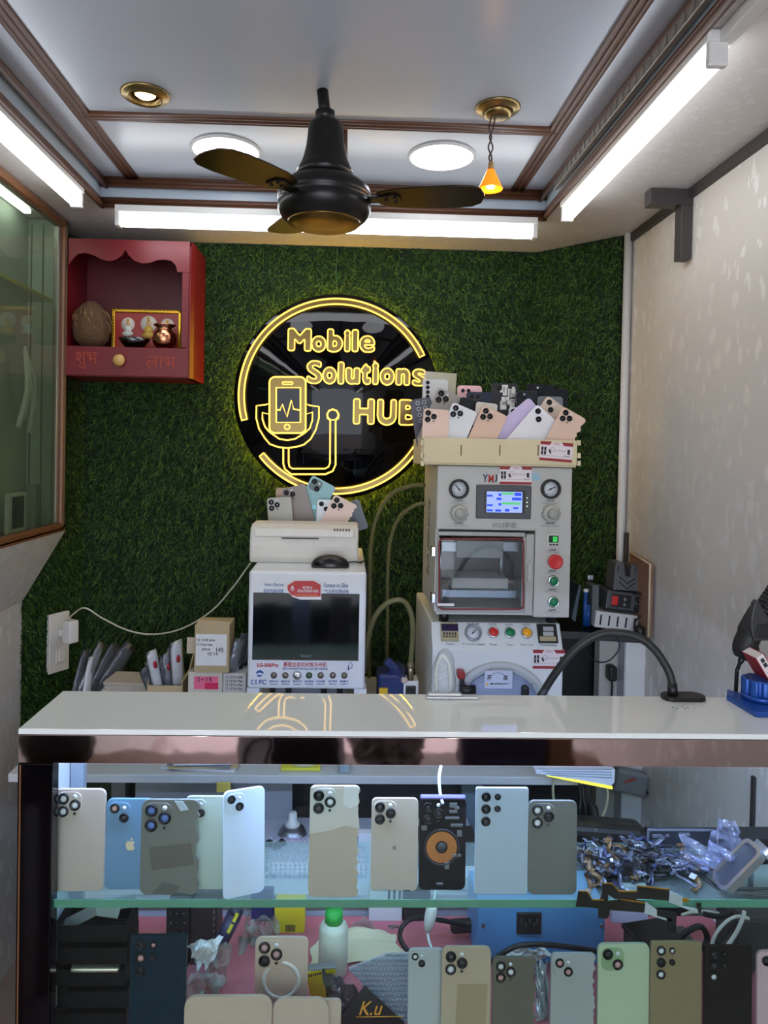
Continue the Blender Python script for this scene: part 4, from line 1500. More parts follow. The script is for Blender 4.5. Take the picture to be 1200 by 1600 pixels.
def stxt(body, x0, y0, x1, y1, par, m=INK):
    me = textmesh(body)
    k_ = YBR / F
    co = fit(me, (x1 - x0) * k_, (y1 - y0) * k_)
    c = S((x0 + x1) / 2, (y0 + y1) / 2, 0.0006)
    co = co @ np.array(RSX).T + np.array(c - Vector(par.location))
    me.vertices.foreach_set('co', co.ravel())
    me.update()
    me.materials.clear()
    me.materials.append(m)
    ob = bpy.data.objects.new('lettering', me)
    COL.objects.link(ob)
    ob.parent = par


for b, x0_, x1_ in (('Timer', 696, 710), ('Pressure gage', 722, 758), ('Power', 765, 777), ('Timer', 791, 802), ('Open lock', 813, 834), ('Thermostat', 843, 870)):
    stxt(b, x0_, 1005.5, x1_, 1009, t)
for b, x0_, x1_ in (('定时器', 690, 713), ('压力表', 728, 750), ('电源', 763, 776), ('启动', 789, 802), ('温控', 815, 829), ('温控器', 843, 862)):
    stxt(b, x0_, 974, x1_, 976.5, t)
# round door
cz = UY(780, 1114, YBR)
k_ = YBR / F
def above_table(mb):
    bmesh.ops.bisect_plane(mb.bm, geom=mb.bm.verts[:] + mb.bm.edges[:] + mb.bm.faces[:], plane_co=(0, 0, ZTB + .022), plane_no=(0, 0, -1), clear_outer=True)
    bmesh.ops.holes_fill(mb.bm, edges=[e for e in mb.bm.edges if e.is_boundary])
    return mb


above_table(MB().lathe([(82 * k_, 0), (82 * k_, 0.008), (78 * k_, 0.010), (70 * k_, 0.010), (68 * k_, 0.004)], (cz.x, YBR, cz.z), rot=RX, n=72)).build('door_ring', mat('ring_grey', (182, 188, 190), 0.4), t)
dd = above_table(MB().lathe([(68 * k_, 0.002), (67 * k_, 0.012), (54 * k_, 0.017), (30 * k_, .020), (0, 0.021)], (cz.x, YBR, cz.z), rot=RX, n=72)).build('pressure_door', mat('door_blue_grey', (134, 148, 178), 0.35), t)
ORG[dd.name] = Vector(t.location)
m = MB()
for a in (90, 30, 150):
    u = Vector((math.cos(R(a)), 0, math.sin(R(a))))
    rot = Matrix.Rotation(-R(a - 90), 3, 'Y')
    m.box(Vector((cz.x, YBR - 0.014, cz.z)) + u * 69 * k_, (0.055, 0.012, 0.012), rot=rot, bev=0.004)
m.build('door_lug', mat('lug_grey', (160, 168, 172), 0.4), dd)
YDR = YBR - 0.021
lb_ = pbox(MB(), 757, 1048, 801, 1076, YDR, 0.0015, bev=0.0002).build('door_label', mat('label_bluewhite', (196, 204, 224), 0.5), dd)
ORG[lb_.name] = Vector(t.location)
ptxt('开', 761, 1055, 768, 1063, YDR - 0.0002, INK, lb_, offset=.02)
ptxt('关', 786, 1055, 794, 1063, YDR - 0.0002, INK, lb_, offset=.02)
ptxt('请勿带压开门', 765, 1067, 796, 1070, YDR - 0.0002, INK, lb_)
m = MB()
c = UY(777.5, 1062, YDR)
m.tube([(c.x + .02 * math.cos(R(a)), YDR - .0005, c.z + .017 * math.sin(R(a))) for a in range(30, 151, 10)], 0.0005, n=5)
m.build('arrow_arc', INK, lb_)
m = MB().prism([cpt(758.5, 1071, YDR), cpt(763.5, 1071, YDR), cpt(761, 1066.5, YDR)], YDR - .0005, YDR).build('warning_triangle', AMBER_P, lb_)
hb = pbox(MB(), 816, 1073, 828, 1094, YBR - 0.03, 0.028, bev=0.006).build('door_handle', BLACK_P, dd)
# red valve and black fitting at the door's left edge
hv = MB()
pbox(hv, 716, 1050, 727, 1062, YBR - 0.03, 0.03, bev=0.003)
hv.build('red_valve', mat('valve_red', (150, 30, 34), 0.4), t)
m = MB()
pbox(m, 719, 1061, 726, 1085, YBR - 0.024, 0.02, bev=0.003)
c = UY(733, 1081, YBR - .03)
m.cyl((c.x - .022, YBR - .02, c.z), (c.x + .016, YBR - .02, c.z), 0.013)
m.build('black_fitting', BLACK_P, t)

# shop card stuck on the machines


def shop_card(par, x0, y0, x1, y1, Y, tilt=0.0):
    c, w, h = prect(x0, y0, x1, y1, Y)
    base = Matrix.Translation((c.x, Y, c.z)) @ Matrix.Rotation(R(tilt), 4, 'Y')
    K = MB().prism([(-w / 2, -h / 2), (w / 2, -h / 2), (w / 2, h / 2), (-w / 2, h / 2)], -0.0008, 0.0, M=base).build('shop_card', mat('card_white', (228, 218, 220), 0.4), par)
    ORG[K.name] = ORG[par.name]
    K['label'] = 'red and white shop card stuck on'
    m = MB()
    m.prism([(-w / 2, -h / 2), (w / 2, -h / 2), (w / 2, -h * .36), (-w / 2, -h * .36)], -0.0012, -0.0008, M=base)
    m.prism([(-w / 2, h / 2), (-w / 2, h * .32), (-w * .22, h * .32), (-w * .15, h * .5)], -0.0012, -0.0008, M=base)
    m.prism([(w / 2, h / 2), (w * .15, h * .5), (w * .22, h * .32), (w / 2, h * .32)], -0.0012, -0.0008, M=base)
    m.build('card_band', CARDR, K)
    m = MB()
    for dx in (-.43, -.34):
        for dz in (.02, -.19):
            m.prism([(w * (dx - .033), h * dz), (w * (dx + .033), h * dz), (w * (dx + .033), h * (dz + .19)), (w * (dx - .033), h * (dz + .19))], -0.0012, -0.0008, M=base)
    m.prism([(w * .34, -h * .10), (w * .42, -h * .12), (w * .42, h * .16), (w * .34, h * .14)], -0.0012, -0.0008, M=base)
    m.prism([(-w * .24, h * .05), (-w * .20, h * .12), (-w * .14, -h * .1), (-w * .19, -h * .14)], -0.0012, -0.0008, M=base)
    m.build('card_pictures', INK, K)

    def ct(body, fx0, fx1, fz0, fz1, mm):
        me = textmesh(body)
        co = fit(me, w * (fx1 - fx0), h * (fz1 - fz0))
        A = np.array((base @ Matrix.Rotation(PI / 2, 4, 'X')).to_3x3())
        cc = base @ Vector((w * (fx0 + fx1) / 2, -0.0011, h * (fz0 + fz1) / 2))
        co = co @ A.T + np.array(cc - ORG[par.name])
        me.vertices.foreach_set('co', co.ravel())
        me.update()
        me.materials.clear()
        me.materials.append(mm)
        ob = bpy.data.objects.new('lettering', me)
        COL.objects.link(ob)
        ob.parent = K
    ct('MOBILE', -.10, .10, .36, .46, INKR)
    ct('SOLUTIONS HUB', -.06, .28, .02, .1, GREY)
    ct('FAST', .24, .46, -.26, -.16, INK)
    ct('Mobile repair and accessories', -.46, .2, -.27, -.2, GREY)
    c2 = base @ Vector((-w * .12, -.001, h * .1))
    MB().tube([c2 + Vector((.05 * w * math.cos(R(a)), 0, .12 * h * math.sin(R(a)))) for a in range(0, 360, 30)], 0.0004, n=4, closed=True).build('card_logo', CARDR, K)
    return K


shop_card(t, 832, 1015, 883, 1045, YBR - 0.001)

# upper press
YPR = 1.70
t = thing('laminating_press', 'grey laminating press with touch screen, gauges and glazed chamber', 'machine', (UY(786, 850, YPR).x, YPR + .14, zBt))
PRG = mat('press_grey', (186, 186, 180), 0.45)
kp = YPR / F


def ux(px):
    return UY(px, 850, YPR).x


def uz(py):
    return UY(786, py, YPR).z


zp0, zp1_ = uz(962), uz(729)
Dp = 0.27
m = MB()
X0, X1_ = ux(681), ux(892)


def bb(x0, x1, z0, z1, y0, y1, bev=0.0):
    m.box(((x0 + x1) / 2, (y0 + y1) / 2, (z0 + z1) / 2), (x1 - x0, y1 - y0, z1 - z0), bev=bev)


# shell: top block, right column, left cheek, sill, back
bb(X0, X1_, uz(829), zp1_, YPR, YPR + Dp, 0.004)
bb(ux(836), X1_, zp0 - 0.003, uz(829) + .005, YPR, YPR + Dp, 0.002)
bb(X0, ux(686), zp0 + .006, uz(829) + .004, YPR + 0.01, YPR + Dp)
bb(ux(684), ux(838), zp0, uz(953), YPR + 0.008, YPR + Dp)
bb(ux(684), ux(838), uz(955), uz(827), YPR + Dp - 0.012, YPR + Dp - .001)
body = m.build('body', PRG, t)
m = MB()
for sx in (X0 + .03, X1_ - .03):
    for yy in (YPR + .05, YPR + .24):
        m.cyl((sx, yy, zBt), (sx, yy, zp0 + .002), 0.012)
m.build('feet', BLACK_P, t)
m = MB()
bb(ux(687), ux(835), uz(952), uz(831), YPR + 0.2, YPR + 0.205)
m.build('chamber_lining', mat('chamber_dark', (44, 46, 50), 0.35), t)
# press platens and pillars
m = MB()
for px in (697.5, 798):
    m.cyl((ux(px), YPR + .10, uz(935)), (ux(px), YPR + .10, uz(850)), 4.5 * kp)
m.build('guide_pillar', STEEL, t)
m = MB()
pbox(m, 690, 922, 808, 934, YPR + 0.06, 0.09, bev=0.001)
m.build('base_plate', STEEL, t)
m = MB()
pbox(m, 705, 903, 795, 920, YPR + 0.055, 0.10, bev=0.002)
m.build('lower_platen', mat('platen_white', (226, 222, 214), 0.5), t)
m = MB()
pbox(m, 690, 847, 716, 862, YPR + 0.05, 0.09, bev=0.001)
pbox(m, 786, 847, 810, 862, YPR + 0.05, 0.09, bev=0.001)
m.build('upper_bracket', STEEL, t)
m = MB()
pbox(m, 713, 845, 787, 872, YPR + 0.045, 0.10, bev=0.002)
m.build('upper_platen', PRG, t)
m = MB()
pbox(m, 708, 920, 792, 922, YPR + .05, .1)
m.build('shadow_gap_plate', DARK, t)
# door with red gasket and clear pane
dr = pbox(MB(), 683, 831, 822, 838, YPR + 0.002, 0.014, bev=0.002)
pbox(dr, 683, 950, 822, 957, YPR + .002, 0.014, bev=.002)
pbox(dr, 816, 838, 822, 950, YPR + .002, 0.014, bev=.002)
pbox(dr, 682.5, 838, 686, 950, YPR + .002, 0.014, bev=.002)
dr = dr.build('chamber_door', mat('door_frame_clear', (160, 162, 158), 0.3), t)
ORG[dr.name] = Vector(t.location)
pl = [UY(a, b, YPR - .001) for a, b in [(x_, y_) for x_, y_ in rrect(686.5, 842, 818, 952, 6)]]
MB().tube([Vector((p.x, YPR, p.z)) for p in pl], 0.0022, n=8, closed=True).build('gasket', mat('gasket_red', (128, 42, 44), 0.5), dr)
pbox(MB(), 688, 843, 816, 950, YPR + .006, 0.003).build('pane', film('press_pane', (232, 236, 238), 0.03, 0.02, 1, ior=1.35), dr)
pbox(MB(), 821, 834, 834, 956, YPR - .001, 0.012, bev=.002).build('latch_bar', mat('latch_clear', (172, 172, 166), 0.3), dr)
pbox(MB(), 825, 880, 831, 910, YPR - .008, 0.012, bev=.002).build('latch', PRG, dr)
m = MB()
for py in (862, 935):
    pbox(m, 674, py - 8, 681, py + 8, YPR - .003, 0.02, bev=.002)
m.build('hinge', CHROME, dr)
pbox(MB(), 684, 943, 710, 947, YPR - .005, 0.004).build('door_tag', PAPER, dr)
# screen
ts = pbox(MB(), 744, 758, 831, 811, YPR - 0.006, 0.008, bev=0.002).build('touch_screen', mat('bezel_dark', (72, 74, 78), 0.5), t)
ORG[ts.name] = Vector(t.location)
pbox(MB(), 757, 766, 821, 802, YPR - .0068, 0.001).build('screen_border', BLACK_P, ts)
Ysc = YPR - 0.0075
pbox(MB(), 760, 768, 816.5, 801, Ysc, 0.001).build('display', emit('screen_blue_white', (160, 180, 255), 0.95), ts)
m = MB()
for q in ((761, 773, 770, 776), (761, 788, 770, 791), (761, 796, 770, 799), (774, 796, 783, 799.5), (776, 777.5, 783.5, 781.5), (779, 771, 783.5, 775), (779, 786, 783.5, 790), (804, 770, 815, 775), (800, 777.5, 815, 782), (789, 795, 796, 799.5), (802, 792.5, 810, 795.5)):
    pbox(m, *q, Ysc - .0006, 0.001)
m.build('screen_keys', emit('screen_blue', (58, 88, 232), 0.9), ts)
m = MB()
pbox(m, 784, 769.5, 803, 773, Ysc - .0006, 0.001)
pbox(m, 784, 785, 814, 788.5, Ysc - .0006, 0.001)
m.build('screen_bars', emit('screen_green', (98, 200, 120), 0.9), ts)
m = MB()
for py in (778, 785, 791):
    c = UY(823.5, py, YPR - .006)
    m.sph((c.x, YPR - .0065, c.z), .0013, n=8)
m.build('status_lamp', emit('lamp_green', (220, 255, 210), 1.5), ts)
# dials, knobs
for i, px in enumerate((716.5, 859.5)):
    c = UY(px, 764, YPR)
    gauge(t, (c.x, YPR, c.z), 15.5 * kp, RX, BLACK_P, needle=(130, 25)[i], cap=0.012)
    c = UY(px, 802, YPR)
    r = 13.5 * kp
    kb = MB().lathe([(r * .8, 0), (r, .004), (r, .016), (r * .9, .019), (r * .62, .021)], (c.x, YPR, c.z), rot=RX, n=60, mod=lambda f: 1 + .05 * math.cos(f * 2 * PI * 10)).build('regulator_knob', mat('knob_grey', (176, 176, 168), 0.4), t)
    ORG[kb.name] = Vector(t.location)
    MB().lathe([(r * .64, .018), (r * .62, .030), (r * .55, .033), (0, .034)], (c.x, YPR, c.z), rot=RX, n=32).build('knob_cap', mat('knob_cap_grey', (160, 160, 152), 0.4), kb)
    ptxt('气压表', px - 7, 781, px + 7, 783.5, YPR - .0003, INK, t)
    ptxt('Air Pressure Gauge', px - 14, 785, px + 14, 787, YPR - .0003, GREY, t)
    ptxt('调压阀', px - 7, 817, px + 7, 819, YPR - .0003, INK, t)
    ptxt('Air Pressure Regulator', px - 16, 821, px + 16, 823, YPR - .0003, GREY, t)
ptxt('2023新款', 768, 816, 808, 825, YPR - .0003, GREY, t)
ptxt('Y', 754, 741, 762.3, 753, YPR - .0005, mat('logo_dark_blue', (34, 40, 84), 0.5), t, offset=.03)
ptxt('M', 763, 741.5, 771.5, 754, YPR - .0008, mat('logo_red', (190, 40, 40), 0.5), t, offset=.03)
ptxt('J', 772.5, 741.5, 777, 753, YPR - .0005, mat('logo_dark_blue', (34, 40, 84), 0.5), t, offset=.03)
pbox(MB(), 830, 739, 844, 751, YPR - .0006, .0008).build('sticker', mat('sticker_pale_blue', (150, 186, 204), 0.5), t)
pbox(MB(), 778, 741, 784, 754, YPR - .0008, .0008).build('sticker', PAPER, t)
shop_card(t, 780.5, 728.5, 831, 757, YPR - .0015)
# right column
cn = pbox(MB(), 854, 833, 874.5, 855, YPR - 0.003, .004, bev=.001).build('counter_display', mat('counter_frame', (196, 196, 188), 0.4), t)
ORG[cn.name] = Vector(t.location)
pbox(MB(), 857.5, 837, 873, 848, YPR - .0038, .001).build('display_window', mat('counter_window', (20, 50, 30), 0.2), cn)
pbox(MB(), 864, 838.5, 871, 847, YPR - .0046, .001).build('lit_digits', emit('digit_green', (70, 200, 100), 0.8), cn)
m = MB()
for i in range(3):
    pbox(m, 858.5 + i * 5, 850, 862 + i * 5, 852.5, YPR - .0044, .002)
m.build('key_row', INK, cn)
c = UY(865.5, 876.5, YPR)
r = 11.5 * kp
b = MB().lathe([(r * .7, 0), (r * .7, .008), (r * .98, .010), (r, .016), (r * .93, .0195), (r * .75, .0185), (0, .0185)], (c.x, YPR, c.z), rot=RX, n=36).build('emergency_stop', RED_P, t)
for py in (907.5, 940):
    c = UY(864, py, YPR)
    button(t, (c.x, YPR, c.z), 9 * kp, RX, GREEN_P)
for py, bt_, e in ((858, '计数器', 'Count Meter'), (891, '急停开关', 'Emergency Stop'), (920, '手动开关', 'Air Hydraulic'), (952, '启动开关', 'Air Hydraulic')):
    ptxt(bt_, 857, py, 869, py + 2.5, YPR - .0003, INK, t)
    ptxt(e, 853, py + 3.6, 874, py + 5.2, YPR - .0003, GREY, t)
# gold lettering down the left flank
me = textmesh('Sun Xintong', .0, .001, .2)
co = fit(me, 0.20, 0.04)
A = np.array(Matrix(((0, 0, -1), (0, 1, 0), (1, 0, 0))))
co = co @ A.T
co = co + np.array([X0 - .001, YPR + .14, (zp0 + zp1_) / 2 - .01]) - np.array(t.location)
me.vertices.foreach_set('co', co.ravel())
me.update()
me.materials.clear()
me.materials.append(mat('dim_script', (120, 112, 96), 0.5))
ob = bpy.data.objects.new('flank_lettering', me)
COL.objects.link(ob)
ob.parent = t

# ------------------------------------------------------------------ wooden tray of phone backs on the press
YTR = 1.685
t = thing('wooden_tray', 'pale wooden tray crowded with phone backs on top of the press', 'tray', (UY(782, 705, YTR).x, YTR + .11, zp1_))
WOODP = mat('pale_plywood', (216, 204, 164), 0.55, 0, 0.08, 14)
xq0, xq1 = UY(661, 705, YTR).x, UY(902, 705, YTR).x
zq0, zq1 = zp1_ + 0.001, UY(782, 686, YTR).z
zlow = UY(782, 725, YTR).z
Dt = 0.24
MB().box(((xq0 + xq1) / 2, YTR + .004, (zlow + zq1) / 2), (xq1 - xq0, 0.006, zq1 - zlow), bev=.001).build('front_panel', WOODP, t)
MB().box(((xq0 + xq1) / 2, YTR + Dt, (zq0 + zq1) / 2), (xq1 - xq0, 0.006, zq1 - zq0), bev=.001).build('back_panel', WOODP, t)
for x in (xq0 + .003, xq1 - .003):
    MB().box((x, YTR + Dt / 2 + .002, (zq0 + zq1) / 2), (0.006, Dt - .012, zq1 - zq0), bev=.001).build('side_panel', WOODP, t)
MB().box(((xq0 + xq1) / 2, YTR + Dt / 2 + .003, zq0 + .003), (xq1 - xq0 - .014, Dt - .012, 0.005)).build('base', WOODP, t)
m = MB()
for px in (720.5, 781, 841):
    pbox(m, px - 1, 695, px + 1, 712, YTR + .0004, 0.002)
m.build('slot', mat('slot_brown', (126, 108, 70), 0.7), t)
m = MB()
for px in (660, 905):
    for py in (692, 712, 724):
        pbox(m, px - 2.5, py - 4, px + 2.5, py + 4, YTR + .001, 0.006)
m.build('finger_joint', WOODP, t)
shop_card(t, 843, 690.5, 895, 721, YTR - .0005, tilt=3.5)
ZTRAY = zq0 + .006

# ------------------------------------------------------------------ hoses by the machines, blue pump
HOSE = film('hose_clear', (196, 190, 150), 0.42, 0.12, 1.0, body=(150, 146, 104), ior=1.4)
BRS = mat('fitting_brass', (150, 140, 112), 0.3, 1)


def cable(name, label, cat, pts, r, m, group=None, n=8, seg=8):
    o = MB().tube(catmull(pts, seg), r, n=n).build(name, m)
    tag(o, label, cat, group)
    return o


XS = X0
cable('air_hose', 'clear air hose leaving the press higher up, on the left', 'hose', [(XS - .0075, YPR + .2, UY(664, 758, YPR + .2).z), UY(640, 760, 1.93), UY(612, 772, 1.96), UY(590, 805, 1.98), UY(580, 850, 2.0), UY(578, 920, 2.02), UY(577, 1000, 2.06), UY(577, 1058, 2.08)], 0.0062, HOSE, n=10)
cable('air_hose', 'clear air hose leaving the press lower down, on the left', 'hose', [(XS - .007, YPR + .19, UY(664, 787, YPR + .19).z), UY(648, 790, 1.9), UY(625, 808, 1.93), UY(610, 845, 1.95), UY(606, 900, 1.97), UY(605, 990, 2.0), UY(604, 1058, 2.06)], 0.0055, HOSE, n=10)
cable('air_hose', 'thick clear hose arching between the white screen machine and the blue pump', 'hose', [UY(569, 1050, 1.84), UY(574, 1005, 1.8), UY(585, 965, 1.78), UY(606, 942, 1.77), UY(628, 938, 1.77), UY(641, 955, 1.77), UY(645, 985, 1.77), UY(643, 1020, 1.77), UY(641, 1040, 1.77)], 0.0068, HOSE, n=10)
YPU = 1.77
c = UY(622, 1070, YPU)
t = thing('vacuum_pump', 'small blue pump with brass fitting standing between the two machines', 'pump', (c.x, YPU, ZTB))
PB = mat('pump_blue', (22, 40, 96), 0.4)
m = MB()
x_0, x_1 = UY(590, 1070, YPU).x, UY(634, 1070, YPU).x
zu = UY(620, 1052, YPU).z
m.box(((x_0 + x_1) / 2, YPU + .03, (ZTB + zu) / 2), (x_1 - x_0, .08, zu - ZTB), bev=.008)
m.cyl(((x_0 + x_1) / 2 + .005, YPU - .005, zu - .012), ((x_0 + x_1) / 2 + .02, YPU + .05, zu - .004), 0.02)
m.build('body', PB, t)
MB().box((UY(612, 1045, YPU).x, YPU + .02, UY(612, 1042, YPU).z), (.035, .02, .02), rot=Matrix.Rotation(R(40), 3, 'Y'), bev=.003).build('lever', PB, t)
c2 = UY(641, 1052, YPU)
m = MB()
m.cyl((c2.x, YPU, UY(641, 1066, YPU).z), (c2.x, YPU, UY(641, 1034, YPU).z), .0085)
m.lathe([(.0105, -.004), (.0105, .004)], (c2.x, YPU, UY(641, 1040, YPU).z), n=6)
m.build('hose_fitting', BRS, t)
m = MB()
pbox(m, 630, 1064, 654, 1100, YPU - .01, .05, bev=.002)
m.build('white_block', WHITE_P, t)
m = MB()
pbox(m, 634, 1072, 650, 1092, YPU - .014, .01, bev=.002)
m.build('socket_face', BLACK_P, t)
m = MB()
pbox(m, 592, 1076, 606, 1096, YPU - .02, .012, bev=.002)
m.build('yellow_tag', mat('yellow_tag', (222, 180, 30), 0.5), t)
MB().box((UY(631, 1060, YPU).x, YPU - .012, UY(631, 1060, YPU).z), (.016, .012, .014), bev=.004).build('pale_cap', mat('pale_cap', (200, 180, 166), 0.5), t)
# filler: white machine's side outlet cable
cable('black_lead', 'thin black lead hanging beside the white screen machine', 'cable', [UY(572, 948, 1.76), UY(585, 946, 1.77), UY(592, 955, 1.78), UY(588, 980, 1.82), UY(594, 1010, 1.86), UY(588, 1060, 1.9)], 0.0012, BLACK_P, n=6)
# ------------------------------------------------------------------ phones and loose phone backs
LENSR = mat('lens_ring', (16, 16, 18), 0.25, 0.3)
LW = mat('lens_hole_pale', (226, 230, 238), 0.25)
LBL = mat('lens_hole_blue', (96, 124, 196), 0.2)
LPK = mat('lens_hole_pink', (206, 160, 160), 0.3)
LENSC = mat('lens_core_glint', (70, 72, 80), 0.12, .4)
LAY = {
    'pro': dict(b=(.05, .05, .53, .56), L=((.175, .175, .11), (.175, .425, .11), (.405, .30, .11)), f=((.40, .13, .04, 'w'), (.40, .47, .03, 'k'))),
    'two': dict(b=(.06, .06, .50, .50), L=((.18, .18, .10), (.375, .375, .10)), f=((.375, .17, .04, 'w'),)),
    'twov': dict(b=(.07, .05, .36, .60), L=((.21, .20, .10), (.21, .45, .10)), f=()),
    'five': dict(b=None, L=((.19, .16, .09), (.19, .39, .09), (.19, .62, .09), (.41, .16, .06), (.41, .385, .06)), f=()),
    'col': dict(b=None, L=((.20, .14, .075), (.20, .33, .075), (.20, .52, .075), (.20, .70, .075)), f=()),
    'one': dict(b=None, L=((.3, .2, .09),), f=()),
    'none': dict(b=None, L=(), f=()),
    'bar': dict(b=(.04, .07, .60, .34), L=((.20, .2, .08), (.44, .2, .08)), f=()),
}


def back_mat(c, film_=False, rough=0.3):
    nm = 'phone_back_%02x%02x%02x' % tuple(c)
    return mat(nm, c, rough, 0.0, 0.05, 12, coat=0.05, spec=.35 if sum(c) > 220 else .12)


def phone(label, Y, box=None, top=None, wh=None, tilt=0.0, col=(200, 200, 200), lay='pro', lensm=(None,), bumpc=None, zbot=None, yaw=0.0, lean=4.0, torn='', corner=.11, logo=None, group=None, seed=1, mirror=False, name='phone', frame=None, extra=None, thick=0.005, lod=0):
    """one phone back standing on its lower edge. box = picture rectangle at depth Y; or top = middle of the upper edge, wh = size in pixels"""
    k_ = Y / F
    if box:
        x0, y0, x1, y1 = box
        w, h = (x1 - x0) * k_, (y1 - y0) * k_
        bt = UY((x0 + x1) / 2, y1, Y)
        if zbot is not None:
            h = UY((x0 + x1) / 2, y0, Y).z - zbot
            bt.z = zbot
        w /= max(.3, math.cos(R(yaw)))
    else:
        w, h = wh[0] * k_, wh[1] * k_
        tp = UY(top[0], top[1], Y)
        a = R(tilt)
        bt = tp - Vector((math.sin(a), 0, math.cos(a))) * h
    rot = Euler((-R(lean), R(tilt), R(yaw)), 'XYZ')
    rg = random.Random(seed)
    t = thing(name, label, 'phone', bt, group, rot=rot)
    r = corner * w

    def edge(pts, amp):
        return [(x + rg.uniform(-amp, amp), z + rg.uniform(-amp, amp)) for x, z in pts]
    out = rrect(-w / 2, 0, w / 2, h, r)
    if torn:
        # walk round the outline, roughening the edges named in 'torn'
        o2 = []
        n = len(out)
        for i in range(n):
            a, b = Vector(out[i]), Vector(out[(i + 1) % n])
            o2.append((a.x, a.y))
            if (b - a).length > w * .3:
                side = 'r' if a.x > w * .4 and b.x > w * .4 else 'l' if a.x < -w * .4 and b.x < -w * .4 else 't' if a.y > h * .9 else 'b'
                if side in torn:
                    q = int((b - a).length / (w * .07))
                    for j in range(1, q):
                        p = a.lerp(b, j / q)
                        d = rg.uniform(0, w * .04)
                        o2.append((p.x - math.copysign(d * 2, p.x) if side in 'lr' else p.x, p.y + (d if side == 'b' else -d if side == 't' else 0)))
        out = o2
    M0 = back_mat(col)
    bd = MB().prism(out, -thick / 2, thick / 2, bev=0 if torn else .0008).build('back_panel', M0, t)
    if frame:
        m = MB()
        m.tube([(x, .001, z) for x, z in rrect(-w / 2, 0, w / 2, h, r)], .0022, n=6, closed=True)
        m.build('edge_frame', frame, t)
    L = LAY[lay]
    sx = -1 if mirror else 1
    yf = -thick / 2
    bm_ = bumpc or M0
    if L['b']:
        u0, v0, u1, v1 = L['b']
        xs = sorted((sx * (u0 - .5) * w, sx * (u1 - .5) * w))
        bp_ = MB().prism(rrect(xs[0], h - v1 * w, xs[1], h - v0 * w, .13 * w), yf - .0012, yf + .0004, bev=.0006).build('camera_bump', bm_, t)
        yf -= .0012
    for i, (u, v, rr) in enumerate(L['L']):
        x, z, rr = sx * (u - .5) * w, h - v * w, rr * w
        ln = MB().lathe([(rr, 0), (rr, .0018), (rr * .92, .0024), (rr * .68, .0022), (rr * .66, .0008)], (x, yf, z), rot=RX, n=20).build('camera_lens', LENSR, t)
        if lod == 0:
            lm = lensm[i % len(lensm)] or GLASSD
            MB().lathe([(rr * .67, .0012), (rr * .3, .0016), (0, .0017)], (x, yf, z), rot=RX, n=16).build('lens_glass', lm, ln)
            if lm is GLASSD:
                MB().lathe([(rr * .3, .0019), (0, .0021)], (x, yf, z), rot=RX, n=12).build('lens_core_glint', LENSC, ln)  # lighter centre disc paints in the glass's small bright reflection
    for u, v, rr, kk_ in L['f']:
        x, z, rr = sx * (u - .5) * w, h - v * w, rr * w
        MB().lathe([(rr, 0), (rr, .0006), (0, .0008)], (x, yf, z), rot=RX, n=14).build('flash' if kk_ == 'w' else 'microphone', LW if kk_ == 'w' else GLASSD, t)
    if logo:
        lx, lz, s, mm = logo
        lx *= w
        lz = h * lz
        s *= w
        ap_ = [(0, -.42), (-.12, -.46), (-.22, -.42), (-.34, -.24), (-.40, 0), (-.38, .18), (-.28, .32), (-.14, .34), (0, .28), (.14, .34), (.28, .30), (.36, .2), (.27, .08), (.26, -.04), (.31, -.14), (.39, -.2), (.32, -.34), (.22, -.44), (.12, -.46)]
        m = MB().prism([(lx + a * s, lz + b * s) for a, b in ap_], -thick / 2 - .0005, -thick / 2 + .0004)
        m.prism([(lx + a * s, lz + b * s) for a, b in ((.0, .38), (.02, .5), (.1, .6), (.19, .63), (.18, .52), (.1, .41))], -thick / 2 - .0005, -thick / 2 + .0004)
        m.build('fruit_logo', mm, t)
    if extra:
        extra(t, w, h, thick)
    return t


def patch(polys):
    """pieces of film left on a back: polygons in fractions of its width and height, each with a colour"""
    def f(t, w, h, th):
        for i, (P, c, nm) in enumerate(polys):
            MB().prism([(a * w, b * h) for a, b in P], -th / 2 - .0006 - .0002 * i, -th / 2 + .0004).build(nm, mat('film_%02x%02x%02x' % c, c, .4), t)
    return f


GLOGO = mat('logo_pale_gold', (226, 206, 170), 0.3, .4)
DLOGO = mat('logo_grey', (150, 150, 148), 0.25, .5)

# --- in the wooden tray on the press (back rows first)
def tr(label, top, wh, tilt, col, lay, dy, **kw):
    return phone(label, YTR + dy, top=top, wh=wh, tilt=tilt, col=col, lay=lay, **kw)


G1 = 'phone backs in the wooden tray'
cb_ = UY(687, 610, YTR + .20)
tag(MB().box((cb_.x, YTR + .218, cb_.z - .01), (52 * 1.9 / F, .002, 0.12), rot=Matrix.Rotation(R(3), 3, 'Y')).build('plastic_sleeve', film('sleeve_clear', (236, 234, 214), .38, .15, body=(224, 220, 196))), 'clear yellowish sleeve behind the silver phone at the left of the tray', 'sleeve')
tr('silver phone back with four lenses in a column, highest at tray left', (681, 592), (40, 92), 0, (206, 208, 208), 'col', .19, group=G1)
tr('pink phone back frame at the rear of the tray, left of centre', (735, 603), (37, 88), 0, (236, 188, 194), 'bar', .20, group=G1, frame=mat('pink_frame', (240, 200, 206), .4))
tr('dark blue phone back with square lens bump at the rear of the tray', (750, 612), (40, 86), 0, (52, 60, 78), 'bar', .165, group=G1, bumpc=mat('bump_dark', (26, 28, 34), .3))


def inner_metal(t, w, h, th):
    m = MB()
    rg = random.Random(2)
    for i in range(16):
        a, b = rg.uniform(-.36, .36) * w, rg.uniform(.45, .95) * h
        m.box((a, -th / 2, b), (rg.uniform(.08, .3) * w, .0016, rg.uniform(.03, .14) * h), bev=.0004)
    m.build('metal_plate', mat('bare_metal', (206, 206, 202), .35, .5), t)


